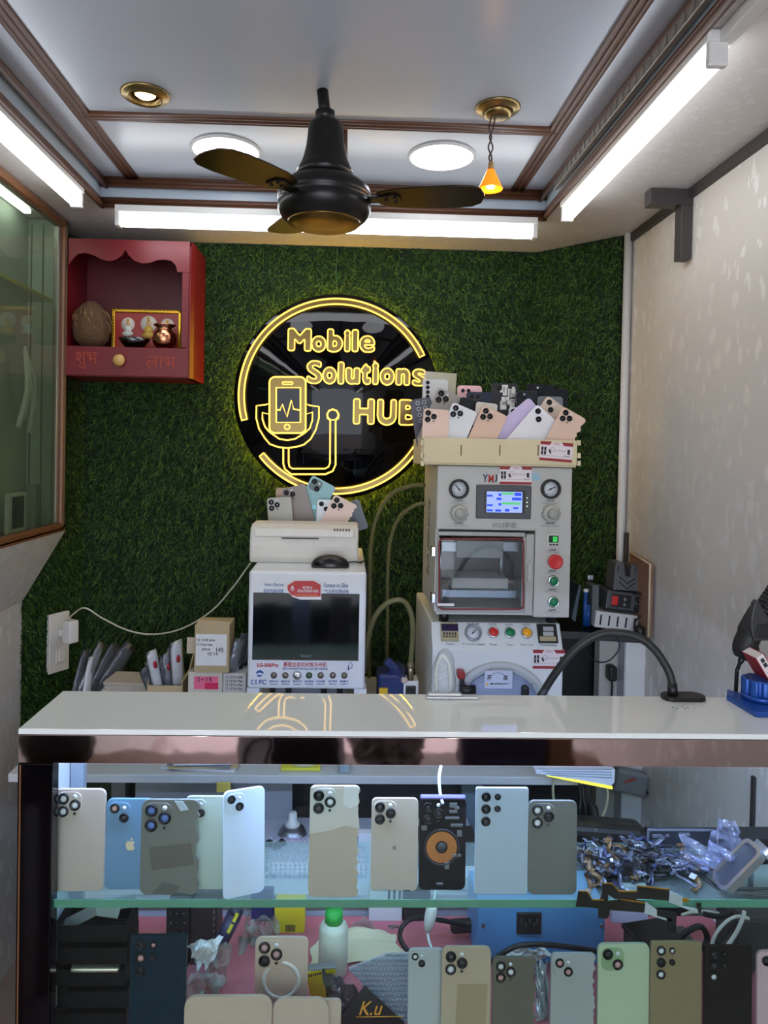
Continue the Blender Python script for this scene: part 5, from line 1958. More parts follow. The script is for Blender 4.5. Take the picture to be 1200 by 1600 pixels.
tr('opened phone showing bright metal plates at the middle rear of the tray', (790, 598), (42, 100), 0, (58, 60, 62), 'one', .19, group=G1, extra=inner_metal, corner=.06)
tr('black phone back with dark triple lens, rear right of the tray', (846, 600), (44, 98), 2, (36, 38, 46), 'pro', .20, group=G1)
tr('black blank phone panel, last at the rear right of the tray', (868, 606), (44, 92), 4, (34, 37, 44), 'none', .215, group=G1)
tr('dark slate phone back peeping between the black ones at rear right', (824, 610), (34, 84), -4, (48, 52, 58), 'two', .165, group=G1)
tr('clear grey phone panel in front of the black ones in the tray', (861, 619), (40, 80), 0, (120, 126, 132), 'none', .14, group=G1)


def hexes(t, w, h, th):
    m = MB()
    for i in range(2):
        for j in range(4):
            m.lathe([(.10 * w, 0), (.10 * w, .001), (.07 * w, .001), (.07 * w, 0)], ((i - .5) * .3 * w, -th / 2, h - (.2 + j * .28) * w), rot=RX, n=12, cap=False)
    m.build('ring_cutout', mat('pale_ring', (190, 192, 196), .4), t)


tr('dark grey frame with round cut-outs leaning out at the tray left end', (657, 622), (34, 80), -10, (74, 76, 88), 'none', .13, group=G1, extra=hexes, corner=.2)
tr('grey phone back with triple lens tilted right behind the white one', (706, 613), (44, 92), 22, (158, 154, 148), 'pro', .115, group=G1, logo=None)
tr('black phone panel wedged behind the white and rose phones', (741, 625), (42, 88), 16, (38, 42, 44), 'none', .09, group=G1)
tr('pale blue-white torn phone back with camera cut-outs, middle of tray', (816, 636), (40, 86), 0, (196, 204, 212), 'pro', .075, group=G1, torn='r')
tr('light beige phone edge behind the rose phone in the tray', (762, 629), (34, 80), 6, (206, 202, 190), 'none', .06, group=G1)
tr('beige phone back leaning at the right behind the lilac-edged white one', (875, 630), (44, 96), 34, (214, 196, 180), 'two', .10, group=G1)
tr('lilac phone back under the tilted white one, right of tray', (842, 637), (44, 100), 49, (204, 192, 226), 'none', .065, group=G1)
# front row
tr('rose phone back with triple lens, first of the tray front row from left', (683, 639), (41, 80), 3, (228, 198, 182), 'pro', .022, group=G1)
tr('white phone back with triple lens, tilted right, in tray front row', (728, 636), (42, 90), 22, (222, 228, 232), 'pro', .036, group=G1, lensm=(LENSC,))
tr('rose-beige phone back with triple lens tilted right in mid tray front row', (775, 641), (42, 88), 24, (222, 192, 170), 'pro', .030, group=G1)
tr('white phone back tilted far over to the right in the tray front', (858, 646), (46, 104), 41, (232, 234, 240), 'two', .045, group=G1)
tr('rose-beige phone back with frayed corner, last at the right of the tray', (900, 645), (42, 86), 28, (222, 194, 176), 'pro', .026, group=G1, torn='r')

# --- behind the label printer
YQ = YPT + .136
G2 = 'phone backs behind the label printer'


def q_(label, top, wh, tilt, col, lay, dy, **kw):
    return phone(label, YQ + dy, top=top, wh=wh, tilt=tilt, col=col, lay=lay, group=G2, lean=0, **kw)


q_('teal phone back with two lenses standing tallest behind the printer', (507, 752), (42, 88), 27, (134, 184, 190), 'two', .05, logo=(.12, .52, .2, mat('logo_teal', (96, 150, 156), .3, .4)), bumpc=mat('bump_teal', (52, 84, 88), .3))
q_('grey-brown phone back half hidden behind the titanium one', (458, 760), (38, 80), -16, (132, 122, 114), 'pro', .035)
q_('titanium grey phone back with triple lens, leftmost behind the printer', (436, 777), (38, 64), -5, (166, 164, 152), 'pro', .006, logo=(.1, .30, .22, DLOGO), lensm=(LENSC,))
q_('white phone back with two lenses behind the printer right of teal one', (515, 781), (38, 60), 2, (216, 222, 228), 'two', .012)
q_('rose phone back with triple lens, last on the right behind the printer', (541, 781), (40, 64), 26, (222, 196, 182), 'pro', .002, torn='r', logo=(0, .35, .2, mat('logo_rose', (206, 170, 156), .3, .4)))
q_('dark slate phone panel leaning at the far right behind the printer', (549, 783), (24, 48), -20, (76, 86, 96), 'none', .028)
q_('brown cardboard-backed panel peeping at the far left behind the printer', (446, 762), (30, 66), -2, (176, 142, 110), 'none', .052)

# ------------------------------------------------------------------ back table, left: pouches, boxes
ZB_ = ZTB
POUCH = [mat('pouch_silver', (132, 136, 142), 0.3, .35, .25, 25, bump=.4, bscale=60), mat('pouch_smoke', (88, 92, 98), .3, .3, .3, 25, bump=.4, bscale=60), mat('pouch_white', (196, 200, 204), .35, .1, .15, 25, bump=.3, bscale=60)]
REDP = mat('pouch_red_print', (160, 34, 50), .4)


def pouch(x, Y, z, w, h, tilt, yaw, mi, label, group, red=False, lean=0, seed=0):
    t = thing('phone_part_pouch', label, 'pouch', (x, Y, z), group, rot=Euler((R(-lean), R(tilt), R(yaw)), 'XYZ'))
    rg = random.Random(seed)
    m = MB()
    n = 7
    a = []
    bow = rg.uniform(-.006, .006)
    for side in (1, -1):
        rows = []
        for j in range(n + 1):
            v = j / n
            bulge = .005 * math.sin(PI * v) * side
            off = bow * math.sin(PI * v * .8)
            rows.append([m.bm.verts.new(((u - .5) * w * (1 - .25 * v * v * (1 if seed % 2 else .2)), off + bulge * math.sin(PI * u) + rg.uniform(-.0007, .0007), h * v + (.006 * u if seed % 3 == 0 else 0))) for u in (0, .25, .5, .75, 1)])
        a.append(rows)
        for r0, r1 in zip(rows, rows[1:]):
            for q in range(4):
                f = m.bm.faces.new([r0[q], r0[q + 1], r1[q + 1], r1[q]])
                f.smooth = True
    bmesh.ops.remove_doubles(m.bm, verts=m.bm.verts, dist=.0012)
    m.build('sleeve', POUCH[mi], t)
    if red:
        m = MB()
        m.lathe([(0, .0002), (w * .16, .0002), (w * .16, 0)], (0, -.0062 + bow, h * .66), rot=RX @ Matrix.Diagonal((1, 1.9, 1)), n=18)
        m.build('red_mark', REDP, t)
    return t


G3 = 'pouches in the loose row on the back table'
YV = 1.86
for i, (bx0, tx, ty, w, mi, yw) in enumerate(((122, 141, 1024, .030, 1, 60), (131, 163, 1013, .034, 0, 50), (139, 150, 1030, .030, 2, 62), (147, 183, 1017, .036, 1, 48), (156, 196, 1020, .034, 0, 58), (164, 206, 1016, .05, 1, 35), (171, 188, 1040, .034, 0, 60))):
    Yq = YV + .010 * i
    tp, bt = UY(tx, ty, Yq), UY(bx0, 1082, Yq)
    bt.z = ZB_ + .001
    bt.x -= (tp.x - bt.x) * .5
    pouch(bt.x, Yq, bt.z, w, (tp - bt).length, math.degrees(math.atan2(tp.x - bt.x, tp.z - bt.z)), yw, mi, 'grey foil pouch in the leaning row at the far left of the back table', G3, seed=i)
# flat stack of papers behind
pc = UY(200, 1076, 1.9)
hh = UY(200, 1056, 1.9).z
o = MB()
rg = random.Random(4)
nn = 10
for i in range(nn):
    o.box((UY(203, 1070, 1.88).x + rg.uniform(-.006, .006), 1.89, ZB_ + (hh - ZB_) * (i + .5) / nn), (.12, .09, (hh - ZB_) / nn * .96), rot=Matrix.Rotation(R(rg.uniform(-6, 6)), 3, 'Z'))
tag(o.build('envelope_stack', mat('envelope_paper', (172, 164, 152), .8, 0, .15, 30)), 'low stack of used pale envelopes beside the box of pouches', 'envelopes')
# open box of pouches
YBX = 1.80
x0_, x1_ = UY(231, 1070, YBX).x, UY(284, 1070, YBX).x
zt_ = UY(255, 1071, YBX).z
t = thing('open_carton', 'open brown carton filled with grey and white pouches with red marks', 'box', ((x0_ + x1_) / 2, YBX + .04, ZB_))
m = MB()
m.box(((x0_ + x1_) / 2, YBX, (ZB_ + zt_) / 2), (x1_ - x0_, .003, zt_ - ZB_))
m.box(((x0_ + x1_) / 2, YBX + .09, (ZB_ + zt_) / 2), (x1_ - x0_, .003, zt_ - ZB_))
for x in (x0_, x1_):
    m.box((x, YBX + .045, (ZB_ + zt_ + .015) / 2), (.003, .09, zt_ + .015 - ZB_))
m.box(((x0_ + x1_) / 2, YBX + .045, ZB_ + .002), (x1_ - x0_, .09, .003))
m.build('carton', KRAFT, t)
fl = MB()
a, b = UY(285, 1072, YBX), UY(302, 1023, YBX)
fl.ribbon([(x1_ + .0035, YBX + .03, zt_ + .012), ((a.x + b.x) / 2 + .004, YBX + .03, (zt_ + b.z) / 2), (b.x, YBX + .03, b.z)], (0, .07, 0), .001)
fl.build('flap', KRAFT, t)
pbox(MB(), 292, 996, 305, 1021, YBX + .012, .002).build('flap_tag', mat('flap_tag_cream', (204, 190, 172), .8), t)
G4 = 'pouches in the open carton'
for i, (px, top, tl, mi, red) in enumerate(((224, 1040, -34, 1, False), (229, 1028, -28, 0, False), (233, 1062, -48, 2, False), (236, 1014, -22, 2, True), (243, 1028, -14, 1, False), (248, 1024, -9, 0, False), (254, 1022, -4, 1, False), (259, 1020, 0, 0, True), (264, 1007, 2, 0, False), (269, 1004, 3, 1, False), (275, 1002, -4, 2, True))):
    Yq = YBX + .012 + .006 * ((i * 4) % 11)
    if red:
        Yq = YBX + .016 + .010 * (i % 3)
    tp = UY(px, top, Yq)
    bt = Vector((x0_ + .012 + (x1_ - x0_ - .024) * i / 10, Yq, zt_ - .02))
    L = (tp - bt).length
    pouch(bt.x, Yq, bt.z, .034 if red else .030, L, math.degrees(math.atan2(tp.x - bt.x, tp.z - bt.z)), 38 if red else 44, mi, 'white pouch with a red mark standing in the open carton' if red else 'grey foil pouch without a mark standing in the open carton', G4 + (' with red marks' if red else ''), red=red, seed=i + 20)


def carton(label, x0, y0, x1, y1, Y, d, zb, m_, top=None, wh=None):
    c, w, h = prect(x0, y0, x1, y1, Y)
    ztop = c.z + h / 2
    t = thing('carton', label, 'box', (c.x, Y + d / 2, zb))
    MB().box((c.x, Y + d / 2, (zb + ztop) / 2), (w, d, ztop - zb), bev=.001).build('box_body', m_, t)
    return t, c, w, h, ztop


CT = mat('carton_cream', (206, 200, 186), .75, 0, .08, 20)
t, c, w, h, z1 = carton('small white carton with a pink label, under the handwritten carton', 294, 1050, 347, 1098, 1.78, .10, ZB_, CT)
pk = pbox(MB(), 303, 1057, 341, 1077, 1.7795, .0006).build('pink_label', mat('pink_label', (244, 116, 150), .6), t)
pbox(MB(), 320, 1067, 341, 1077, 1.7793, .0006).build('magenta_band', mat('magenta_band', (222, 38, 92), .6), pk)
ptxt('12 + 11 R', 308, 1058, 331, 1065, 1.779, INK, pk)
t2, c, w, h, z2 = carton('white carton with handwritten list beside the white screen machine', 348.5, 1052, 384, 1098, 1.79, .09, ZB_, mat('carton_white', (216, 212, 206), .75))
for i in range(4):
    ptxt(['12 12 Pro Mob', '12 13 Pro Max', '12 14 Pro Max', '12 15 Pro Max'][i], 353, 1056 + i * 6, 379, 1060 + i * 6, 1.7897, INK, t2)
t, c, w, h, z3 = carton('tall cardboard carton with handwritten label and open lid flap', 304, 977, 358, 1049, 1.775, .085, z1, KRAFT)
lb2 = pbox(MB(), 306, 991, 354, 1040, 1.7742, .0006).build('paper_label', PAPER, t)
for i, (a, b, s) in enumerate(((308, 336, '12 14 8 plus'), (308, 332, '12 14 pro max'), (316, 328, 'plus'), (325, 340, '15 14'))):
    ptxt(s, a, 998 + i * 7, b, 1003 + i * 7, 1.7737, INK, lb2)
ptxt('145', 338, 1012, 349, 1019, 1.7737, INK, lb2)
m = MB()
p0, p1 = UY(307, 978, 1.772), UY(357, 978, 1.772)
q0_, q1_ = UY(313, 968, 1.80), UY(361, 970, 1.80)
m.prism([(p0.x, p0.z), (p1.x, p1.z), (q1_.x + .004, q1_.z + .004), (q0_.x, q0_.z + .004)], 1.776, 1.779)
m.build('lid_flap', KRAFT, t)
pw_ = UY(368, 1050, 1.83)
for i in range(4):
    pouch(UY(362 + 5 * i, 1050, 1.80).x, 1.80 + .02 * i, z2 + .001, .032, .085 + .008 * (i % 2), 14, 30, (0, 1, 0, 1)[i], 'grey foil pouch of the few standing on the handwritten white carton', 'pouches on the white carton', seed=40 + i)

# ------------------------------------------------------------------ switch plate, adapter and its cable, left
d_ = (PL1 - PL0).normalized()
nrm_ = Vector((d_.y, -d_.x, 0))
u0 = 0.0


def onleft(px, py):
    """point on the left turf panel"""
    dd_ = ray(px, py)
    s_ = (PL0 - CAM).dot(nrm_) / dd_.dot(nrm_)
    return CAM + dd_ * s_


a_, b_2 = onleft(69, 1010), onleft(101, 994)
cen = (a_ + b_2) / 2
wpl = max(.05, (Vector((b_2.x, b_2.y, 0)) - Vector((a_.x, a_.y, 0))).length)
hpl = (onleft(84, 955).z - onleft(84, 1047).z)
wpl = min(wpl, .12)
RL = Matrix.Rotation(math.atan2(d_.y, d_.x), 3, 'Z')
t = thing('switch_plate', 'white double switch plate on the left grass wall beside the counter end', 'switch plate', cen + nrm_ * .014)


def lbox(mb, du, dz, dn, su, sz, sn, bev=.002):
    c_ = cen + d_ * du + Vector((0, 0, dz)) + nrm_ * dn
    return mb.box(c_, (su, sn, sz), rot=RL, bev=bev)


lbox(MB(), 0, 0, .018, wpl, hpl, .008, .003).build('plate', CREAM_P, t)
lbox(MB(), 0, 0, .010, wpl * .9, hpl * .95, .012).build('back_box', WHITE_P, t)
s1 = lbox(MB(), .005, -hpl * .22, .0235, wpl * .5, hpl * .26, .004, .001).build('rocker_frame', CREAM_P, t)
lbox(MB(), .005, -hpl * .22, .027, wpl * .3, hpl * .2, .005, .001).build('rocker', WHITE_P, s1)
lbox(MB(), .005, hpl * .2, .0235, wpl * .5, hpl * .26, .003, .001).build('socket_face', CREAM_P, t)
t = thing('charger_adapter', 'white plug-in charger adapter in the left switch plate', 'charger', cen + nrm_ * .03)
ac = UY(115, 970, cen.y - .03)
lbox(MB(), .0, hpl * .18, .04, .02, .02, .026, .002).build('plug', WHITE_P, t)
acen = cen + Vector((0, 0, hpl * .22)) + nrm_ * .068
MB().box(acen, (.034, .034, .066), rot=RL, bev=.005).build('adapter_body', WHITE_P, t)
pa = acen + Vector((0, 0, .033))
cable('charger_cable', 'long white cable sagging from the wall charger to the white screen machine', 'cable', [pa, pa + Vector((.002, 0, .012)), UY(132, 950, 1.99), UY(160, 966, 2.02), UY(200, 985, 2.05), UY(240, 991, 2.06), UY(285, 982, 2.06), UY(330, 955, 2.06), UY(362, 920, 2.05), UY(384, 890, 2.04), UY(391, 880, 2.03)], 0.0024, mat('cable_white', (206, 204, 186), .45), n=8)

# ------------------------------------------------------------------ right rear corner: black shelf with gadgets
YG = 1.83
zsh = UY(960, 990, YG).z
t = thing('corner_cabinet', 'black cabinet in the right rear corner below the press tools', 'cabinet', (UY(945, 1000, YG).x, YG + .1, 0))
xg0, xg1 = UY(879, 990, YG).x, min(UY(1012, 990, YG).x, XR - .004)
MB().prism([(xg0, YG + .02), (xg1, YG - .02), (XR - .004, YG - .02), (XR - .004, PR1.y - .03), (xg0, YB - .17)], -zsh, -zsh + .02, M=Matrix(((1, 0, 0, 0), (0, 0, 1, 0), (0, -1, 0, 0), (0, 0, 0, 1)))).build('top_board', mat('corner_black', (20, 20, 22), .45), t)
MB().box(((xg0 + XR) / 2 - .02, YG + .14, (zsh - .022) / 2), (XR - xg0 - .05, .02, zsh - .022)).build('back_board', mat('corner_black', (20, 20, 22), .45), t)
p0, p1 = UY(940, 1040, YG + .03), UY(1004, 1040, YG + .03)
xz = UY(973, 1040, YG + .03).x
# white boxed pillar under the shelf
t = thing('white_box_pillar', 'white boxed pillar with a socket face under the black corner shelf', 'pillar', ((p0.x + p1.x) / 2, YG + .06, 0))
MB().box(((xz + p1.x) / 2, YG + .055, (zsh - .024) / 2), (p1.x - xz, .09, zsh - .024), bev=.002).build('box_body', WHITE_P, t)
MB().box((xz - .001, YG + .055, (zsh - .024) / 2), (.004, .085, zsh - .026)).build('seam_strip', LGREY, t)
MB().box(((p0.x + xz) / 2, YG + .075, (zsh - .024) / 2), (xz - p0.x - .006, .04, zsh - .024), bev=.002).build('side_box', mat('pillar_grey', (186, 184, 176), .6), t)
pl_ = UY(954, 1050, YG + .04)
t = thing('black_plug', 'black moulded plug and lead in the white pillar', 'plug', (pl_.x, YG + .035, pl_.z))
MB().box((pl_.x, YG + .035, pl_.z), (.022, .036, .04), bev=.006).build('plug_body', BLACK_P, t)
MB().tube(catmull([(pl_.x, YG + .03, pl_.z - .018), (pl_.x + .001, YG + .03, pl_.z - .05), (pl_.x - .004, YG + .035, pl_.z - .14), (pl_.x - .01, YG + .04, pl_.z - .3)], 5), .003, n=6).build('lead', BLACK_P, t)
cable('black_lead', 'black lead looping below the black corner shelf beside the pillar', 'cable', [UY(905, 1000, YG - .03), UY(925, 1030, YG - .03), UY(950, 1033, YG - .03), UY(968, 1012, YG - .03), UY(963, 990, YG - .02)], .002, BLACK_P, n=6)

# rework power supply: white slotted base, black front with red switch, clamp on top
YGB = YG + .02
t = thing('vented_box', 'white vented box at the base of the gadget pile on the corner shelf', 'box', (UY(965, 975, YGB).x, YGB + .05, zsh))
RY6 = Matrix.Rotation(R(6), 3, 'Y')
c, w, h = prect(930, 958, 1002, 984, YGB)
m = MB()
m.box((c.x, YGB + .05, zsh + h / 2 + .004), (w, .09, h), rot=RY6, bev=.002)
m.build('box_body', mat('vent_white', (206, 204, 204), .45), t)
m = MB()
for i in range(5):
    q = RY6 @ Vector(((i - 2) * w * .19, -.0455, 0))
    m.box((c.x + q.x, YGB + .05 + q.y, zsh + h / 2 + .004 + q.z), (.004, .002, h * .62), rot=RY6)
m.build('vent_slot', BLACK_M, t)
zg1 = zsh + h + .010
t = thing('power_unit', 'dark grey power unit with red rocker switch on the vented box', 'power supply', (UY(975, 942, YGB).x, YGB + .05, zg1))
c, w, h = prect(948, 928, 1006, 957, YGB)
zg2 = zg1 + h + .004
PG = mat('unit_grey', (74, 75, 78), .45)
m = MB()
m.box((c.x, YGB + .05, zg1 + h / 2 + .002), (w, .09, h), rot=RY6, bev=.003)
m.build('body', PG, t)


def pu(du, dz, dn, su, sz, sn, m_, nm, bev=.001):
    q = RY6 @ Vector((du, -.045 - dn, dz))
    MB().box((c.x + q.x, YGB + .05 + q.y, zg1 + h / 2 + .002 + q.z), (su, sn, sz), rot=RY6, bev=bev).build(nm, m_, t)


pu(-.01, 0, .0005, w * .55, h * .7, .002, BLACK_P, 'switch_panel')
pu(-.027, 0, .002, .017, .024, .006, RED_P, 'rocker_switch', .002)
pu(.0, 0.006, .002, .006, .008, .003, GREY, 'jack')
pu(.0, -.008, .002, .006, .008, .003, GREY, 'jack')
for dz in (.012, -.012):
    q = RY6 @ Vector((.035, -.045, dz))
    MB().lathe([(.009, 0), (.009, .008), (.005, .009), (.004, .002)], (c.x + q.x, YGB + .05 + q.y, zg1 + h / 2 + q.z), rot=RX, n=18).build('round_socket', BLACK_P, t)
# clamp holder with chevrons
t = thing('clamp_holder', 'dark grey slotted holder with chevron grooves on top of the power unit', 'holder', (UY(975, 910, YGB).x, YGB + .05, zg2))
CH = mat('clamp_grey', (88, 89, 92), .4)
m = MB()


def gp(L, Y):
    return [cpt(a, b, Y) for a, b in L]


zoff = zg2 - UY(975, 931, YGB).z
P_ = [(962, 886), (975, 886), (977, 908), (985, 909), (986, 889), (998, 890), (999, 905), (1000, 931), (958, 928)]
m.prism([(x, z + zoff + .001) for x, z in gp(P_, YGB + .01)], YGB + .01, YGB + .07, bev=.001)
m.build('holder_body', CH, t)
m = MB()
for L in (((968, 907), (980, 918), (993, 909)), ((967, 915), (979, 926), (992, 917))):
    pts = [UY(a, b, YGB + .0095) + Vector((0, 0, zoff)) for a, b in L]
    m.tube([Vector((p.x, YGB + .0095, p.z)) for p in pts], .0016, n=5)
for px in (966, 993):
    for py in (891, 895, 899):
        p = UY(px, py, YGB + .0095)
        m.cyl((p.x, YGB + .008, p.z + zoff), (p.x, YGB + .012, p.z + zoff), .0022, n=8)
m.build('groove', BLACK_M, t)
# tangled black lead at the right of the pile
cable('black_lead', 'black lead tangled down the right side of the gadget pile', 'cable', [UY(990, 928, YGB - .012), UY(1008, 930, YGB - .012), UY(1014, 945, YGB - .01), UY(1006, 965, YGB - .01), UY(998, 980, YGB - .014), UY(1010, 985, YGB - .015), UY(1014, 968, YGB - .015), UY(1003, 962, YGB - .016), UY(992, 975, YGB - .016), UY(1005, 992, YGB - .02)], .0025, BLACK_P, n=6)
t = thing('plug_adapter', 'black round plug adapter at the right end of the corner shelf', 'plug', (UY(999, 988, YGB - .02).x, YGB - .03, zsh))
c = UY(999, 988, YGB - .025)
MB().cyl((c.x, YGB - .03, zsh), (c.x, YGB - .03, zsh + .022), .017, .015).build('plug_body', BLACK_P, t)
# black foam tubes and blue bits left of pile
o = thing('tool_rack', 'dark rack of small tools with blue bottles beside the press', 'tool rack', (UY(920, 950, YG).x, YG + .1, zsh))
m = MB()
pts = gp([(893, 966), (905, 914), (908, 915), (899, 972)], YG + .03)
m.prism([(x, max(z, zsh + .001)) for x, z in pts], YG + .03, YG + .15)
m.build('dark_panel', mat('steel_blue_dark', (74, 86, 96), .3, .4), o)
m = MB()
for px, py0, py1, rr in ((915, 925, 978, .006), (919, 944, 978, .007)):
    a, b = UY(px, py0, YG + .06), UY(px, py1, YG + .06)
    m.cyl((a.x, YG + .06, max(b.z, zsh + .001)), (a.x, YG + .06, a.z), rr)
m.build('blue_bottle', mat('bottle_blue', (28, 74, 140), .3), o)
m = MB()
for px in (914, 917):
    a = UY(px, 925, YG + .06)
    m.cyl((a.x, YG + .06, a.z), (a.x, YG + .06, a.z + .008), .0045)
m.build('white_cap', WHITE_P, o)
m = MB()
a, b = UY(922, 902, YG + .09), UY(922, 978, YG + .09)
m.cyl((a.x, YG + .09, max(b.z, zsh + .001)), (a.x, YG + .09, a.z - .008), .003)
m.box((a.x, YG + .09, a.z), (.016, .012, .014), bev=.002)
m.build('clamp_screw', STEEL, o)
m = MB()
pbox(m, 925, 914, 936, 978, YG + .04, .06, bev=.002)
m.build('grey_block', mat('block_grey_green', (84, 94, 92), .5), o)
m = MB()
pts = gp([(934, 918), (948, 922), (953, 955), (930, 962)], YG + .13)
m.prism(pts, YG + .13, YG + .17)
m.build('black_case', BLACK_M, o)
# black tube and framed board on the wall
a, b = UY(978, 832, PR1.y - .03), UY(978, 905, PR1.y - .03)
o = MB().cyl((a.x, PR1.y - .034, zsh + .0), (a.x + .002, PR1.y - .034, a.z), .0075).build('black_tube', BLACK_P)
tag(o, 'black tube standing upright in the corner behind the gadget pile', 'tube')
xw = XR - .012
o = thing('leaning_board', 'old brown framed board leaning on the right wall behind the gadgets', 'board', (xw, YG + .06, zsh))
a, b = UX(986, 862, xw), UX(1019, 882, xw)
y_a, y_b = a.y, b.y
m = MB()
zlo = zsh + .001
m.prism([(y_b, zlo), (y_b, b.z), (y_a, a.z), (y_a, zlo)], xw - .004, xw + .004, M=Mx)
m.build('board', mat('board_brown', (140, 104, 84), .7, 0, .25, 16), o)
m = MB()
m.tube([(xw - .005, y_b, zlo + .002), (xw - .005, y_b, b.z), (xw - .005, y_a, a.z)], .003, n=6)
m.build('pale_edge', mat('board_edge', (200, 184, 156), .6), o)
# ------------------------------------------------------------------ on the white counter top
ZT_ = ZTOP
p = UZ(1066, 1092, ZT_)
Ya = p.y
t = thing('flexible_arm_stand', 'black flexible gooseneck arm bending over the counter from its flat black base', 'stand', (p.x, Ya, ZT_))
q0_, q1_ = UZ(1030, 1095, ZT_), UZ(1103, 1095, ZT_)
MB().prism([(a, b) for a, b in rrect(p.x - .034, Ya - .016, p.x + .036, Ya + .016, .012)], -ZT_, -ZT_ - .007, M=Matrix(((1, 0, 0, 0), (0, 0, 1, 0), (0, -1, 0, 0), (0, 0, 0, 1))), bev=.002).build('base', BLACK_P, t)
bx_ = UY(1051, 1080, Ya)
arm = [(bx_.x, Ya, ZT_ + .004)] + [UY(a, b, Ya + dy) for a, b, dy in ((1049, 1062, 0), (1040, 1040, .005), (1022, 1014, .01), (998, 996, .015), (970, 989, .02), (940, 990, .03), (912, 1004, .035), (888, 1026, .04), (865, 1056, .05), (846, 1086, .055), (830, 1110, .06), (818, 1140, .06))]
MB().tube(catmull(arm, 8), .0066, n=14).build('gooseneck', mat('gooseneck_black', (34, 36, 37), .5), t)
MB().cyl((bx_.x, Ya, ZT_ + .004), (bx_.x - .001, Ya, ZT_ + .026), .0085, .0075).build('collar', BLACK_P, t)
e = UY(818, 1140, Ya + .06)
MB().box((e.x, Ya + .055, e.z), (.022, .03, .03), bev=.003).build('clamp', BLACK_P, t)
# specks of grime near the base: real crumbs
for i, (a, b) in enumerate(((1052, 1106), (1058, 1107), (1066, 1104), (1070, 1107), (1075, 1106), (1048, 1103))):
    c = UZ(a, b, ZT_)
    if i < 5:
        tag(MB().sph((c.x, c.y, ZT_ + .0004), (.0022, .0009, .0006), n=6).build('crumb', GREY), 'tiny grey crumb on the white counter just in front of the gooseneck base', 'crumb', 'crumbs on the counter')

# clear bag with a silver holder
p = UZ(706, 1091, ZT_)
t = thing('metal_clip_plate', 'flat silver clip plate lying at the rear edge of the white counter', 'clip', (p.x, p.y, ZT_))
MB().box((p.x, p.y, ZT_ + .0025), (.084, .016, .004), bev=.0018).box((p.x - .012, p.y - .001, ZT_ + .007), (.055, .010, .004), bev=.0015).build('plate', mat('clip_silver', (212, 214, 216), .3, .35), t)
Yb2 = p.y + .004
b0 = UY(692, 1087, Yb2)
rg = random.Random(8)


def crumple(name, c, r, m_, seed, sub=4, amp=.25, freq=3.0, flat=1.0):
    """crumpled thin bag: a ball of film pushed in and out along its normals"""
    from mathutils import noise
    mb = MB()
    bmesh.ops.create_icosphere(mb.bm, subdivisions=sub, radius=1)
    off = Vector((seed * 3.1, seed * 1.7, seed))
    for v in mb.bm.verts:
        n_ = v.co.normalized()
        d = noise.noise(n_ * freq + off) * amp + abs(noise.noise(n_ * freq * 2.3 + off)) * amp * .8
        v.co = n_ * (1 - d)
        v.co = Vector((c[0] + v.co.x * r[0], c[1] + v.co.y * r[1], c[2] + v.co.z * r[2]))
    zlo = min(v.co.z for v in mb.bm.verts)
    for v in mb.bm.verts:
        v.co.z += (c[2] - r[2]) - zlo
    for f in mb.bm.faces:
        f.smooth = amp < .2
    return mb.build(name, m_)


BAGC = film('bag_clear', (240, 242, 242), .08, .12, 1, bump=.8, bscale=70, body=(205, 208, 208))
t2 = thing('clear_bag', 'clear plastic bag standing on the counter in front of the round machine door', 'bag', (b0.x, Yb2 + .012, ZT_))
h_ = UY(692, 1018, Yb2).z - ZT_
m = MB()
sec = [(0, .021, .010), (.1, .022, .012), (.3, .020, .012), (.55, .018, .011), (.75, .015, .009), (.9, .011, .006), (1, .005, .003)]
rows = []
for v, a, b in sec:
    row = []
    for k in range(28):
        an = 2 * PI * k / 28
        w_ = 1 + .10 * math.sin(an * 5 + v * 9) + .06 * rg.uniform(-1, 1)
        row.append(m.bm.verts.new((b0.x + a * w_ * math.cos(an) + .004 * v, Yb2 + .012 + b * w_ * math.sin(an), ZT_ + .0006 + h_ * v)))
    rows.append(row)
for a, b in zip(rows, rows[1:]):
    for k in range(28):
        m.bm.faces.new([a[k], a[(k + 1) % 28], b[(k + 1) % 28], b[k]]).smooth = True
m.bm.faces.new(rows[-1])
m.build('film', BAGC, t2)
arch = [(b0.x - .008, Yb2 + .012, ZT_ + .001), (b0.x - .010, Yb2 + .012, ZT_ + h_ * .5), (b0.x - .002, Yb2 + .012, ZT_ + h_ * .86), (b0.x + .010, Yb2 + .012, ZT_ + h_ * .7), (b0.x + .014, Yb2 + .012, ZT_ + h_ * .3), (b0.x + .013, Yb2 + .012, ZT_ + .002)]
tag(MB().tube(catmull(arch, 6), .0035, n=10).build('white_tube', mat('tube_white', (222, 226, 226), .3)), 'bent whitish tube inside the clear bag on the counter', 'tube')

# blue tool stand at the right edge
BLU = mat('stand_blue', (38, 86, 172), .32, .35, .05, 20)
cb2 = UZ(1166, 1088, ZT_)
t = thing('tool_stand', 'blue metal tool stand with fluted round holder at the counter right end', 'stand', (cb2.x, cb2.y, ZT_))
MZ = Matrix(((1, 0, 0, 0), (0, 0, 1, 0), (0, -1, 0, 0), (0, 0, 0, 1)))
L1, L2, L3 = UZ(1135, 1094, ZT_), UZ(1180, 1121, ZT_), UZ(1136, 1084, ZT_)
MB().prism([(L1.x, L1.y), (L2.x, L2.y), (L2.x + .085, L2.y - .004), (L2.x + .085, L2.y + .075), (L3.x + .005, YCB - .004), (L3.x, L3.y)], -ZT_, -ZT_ - .009, M=MZ, bev=.002).build('base_plate', BLU, t)
rC = 26.5 * cb2.y / F
zc0, zc1 = ZT_ + .0095, UY(1166, 1048, cb2.y).z
hc = zc1 - zc0
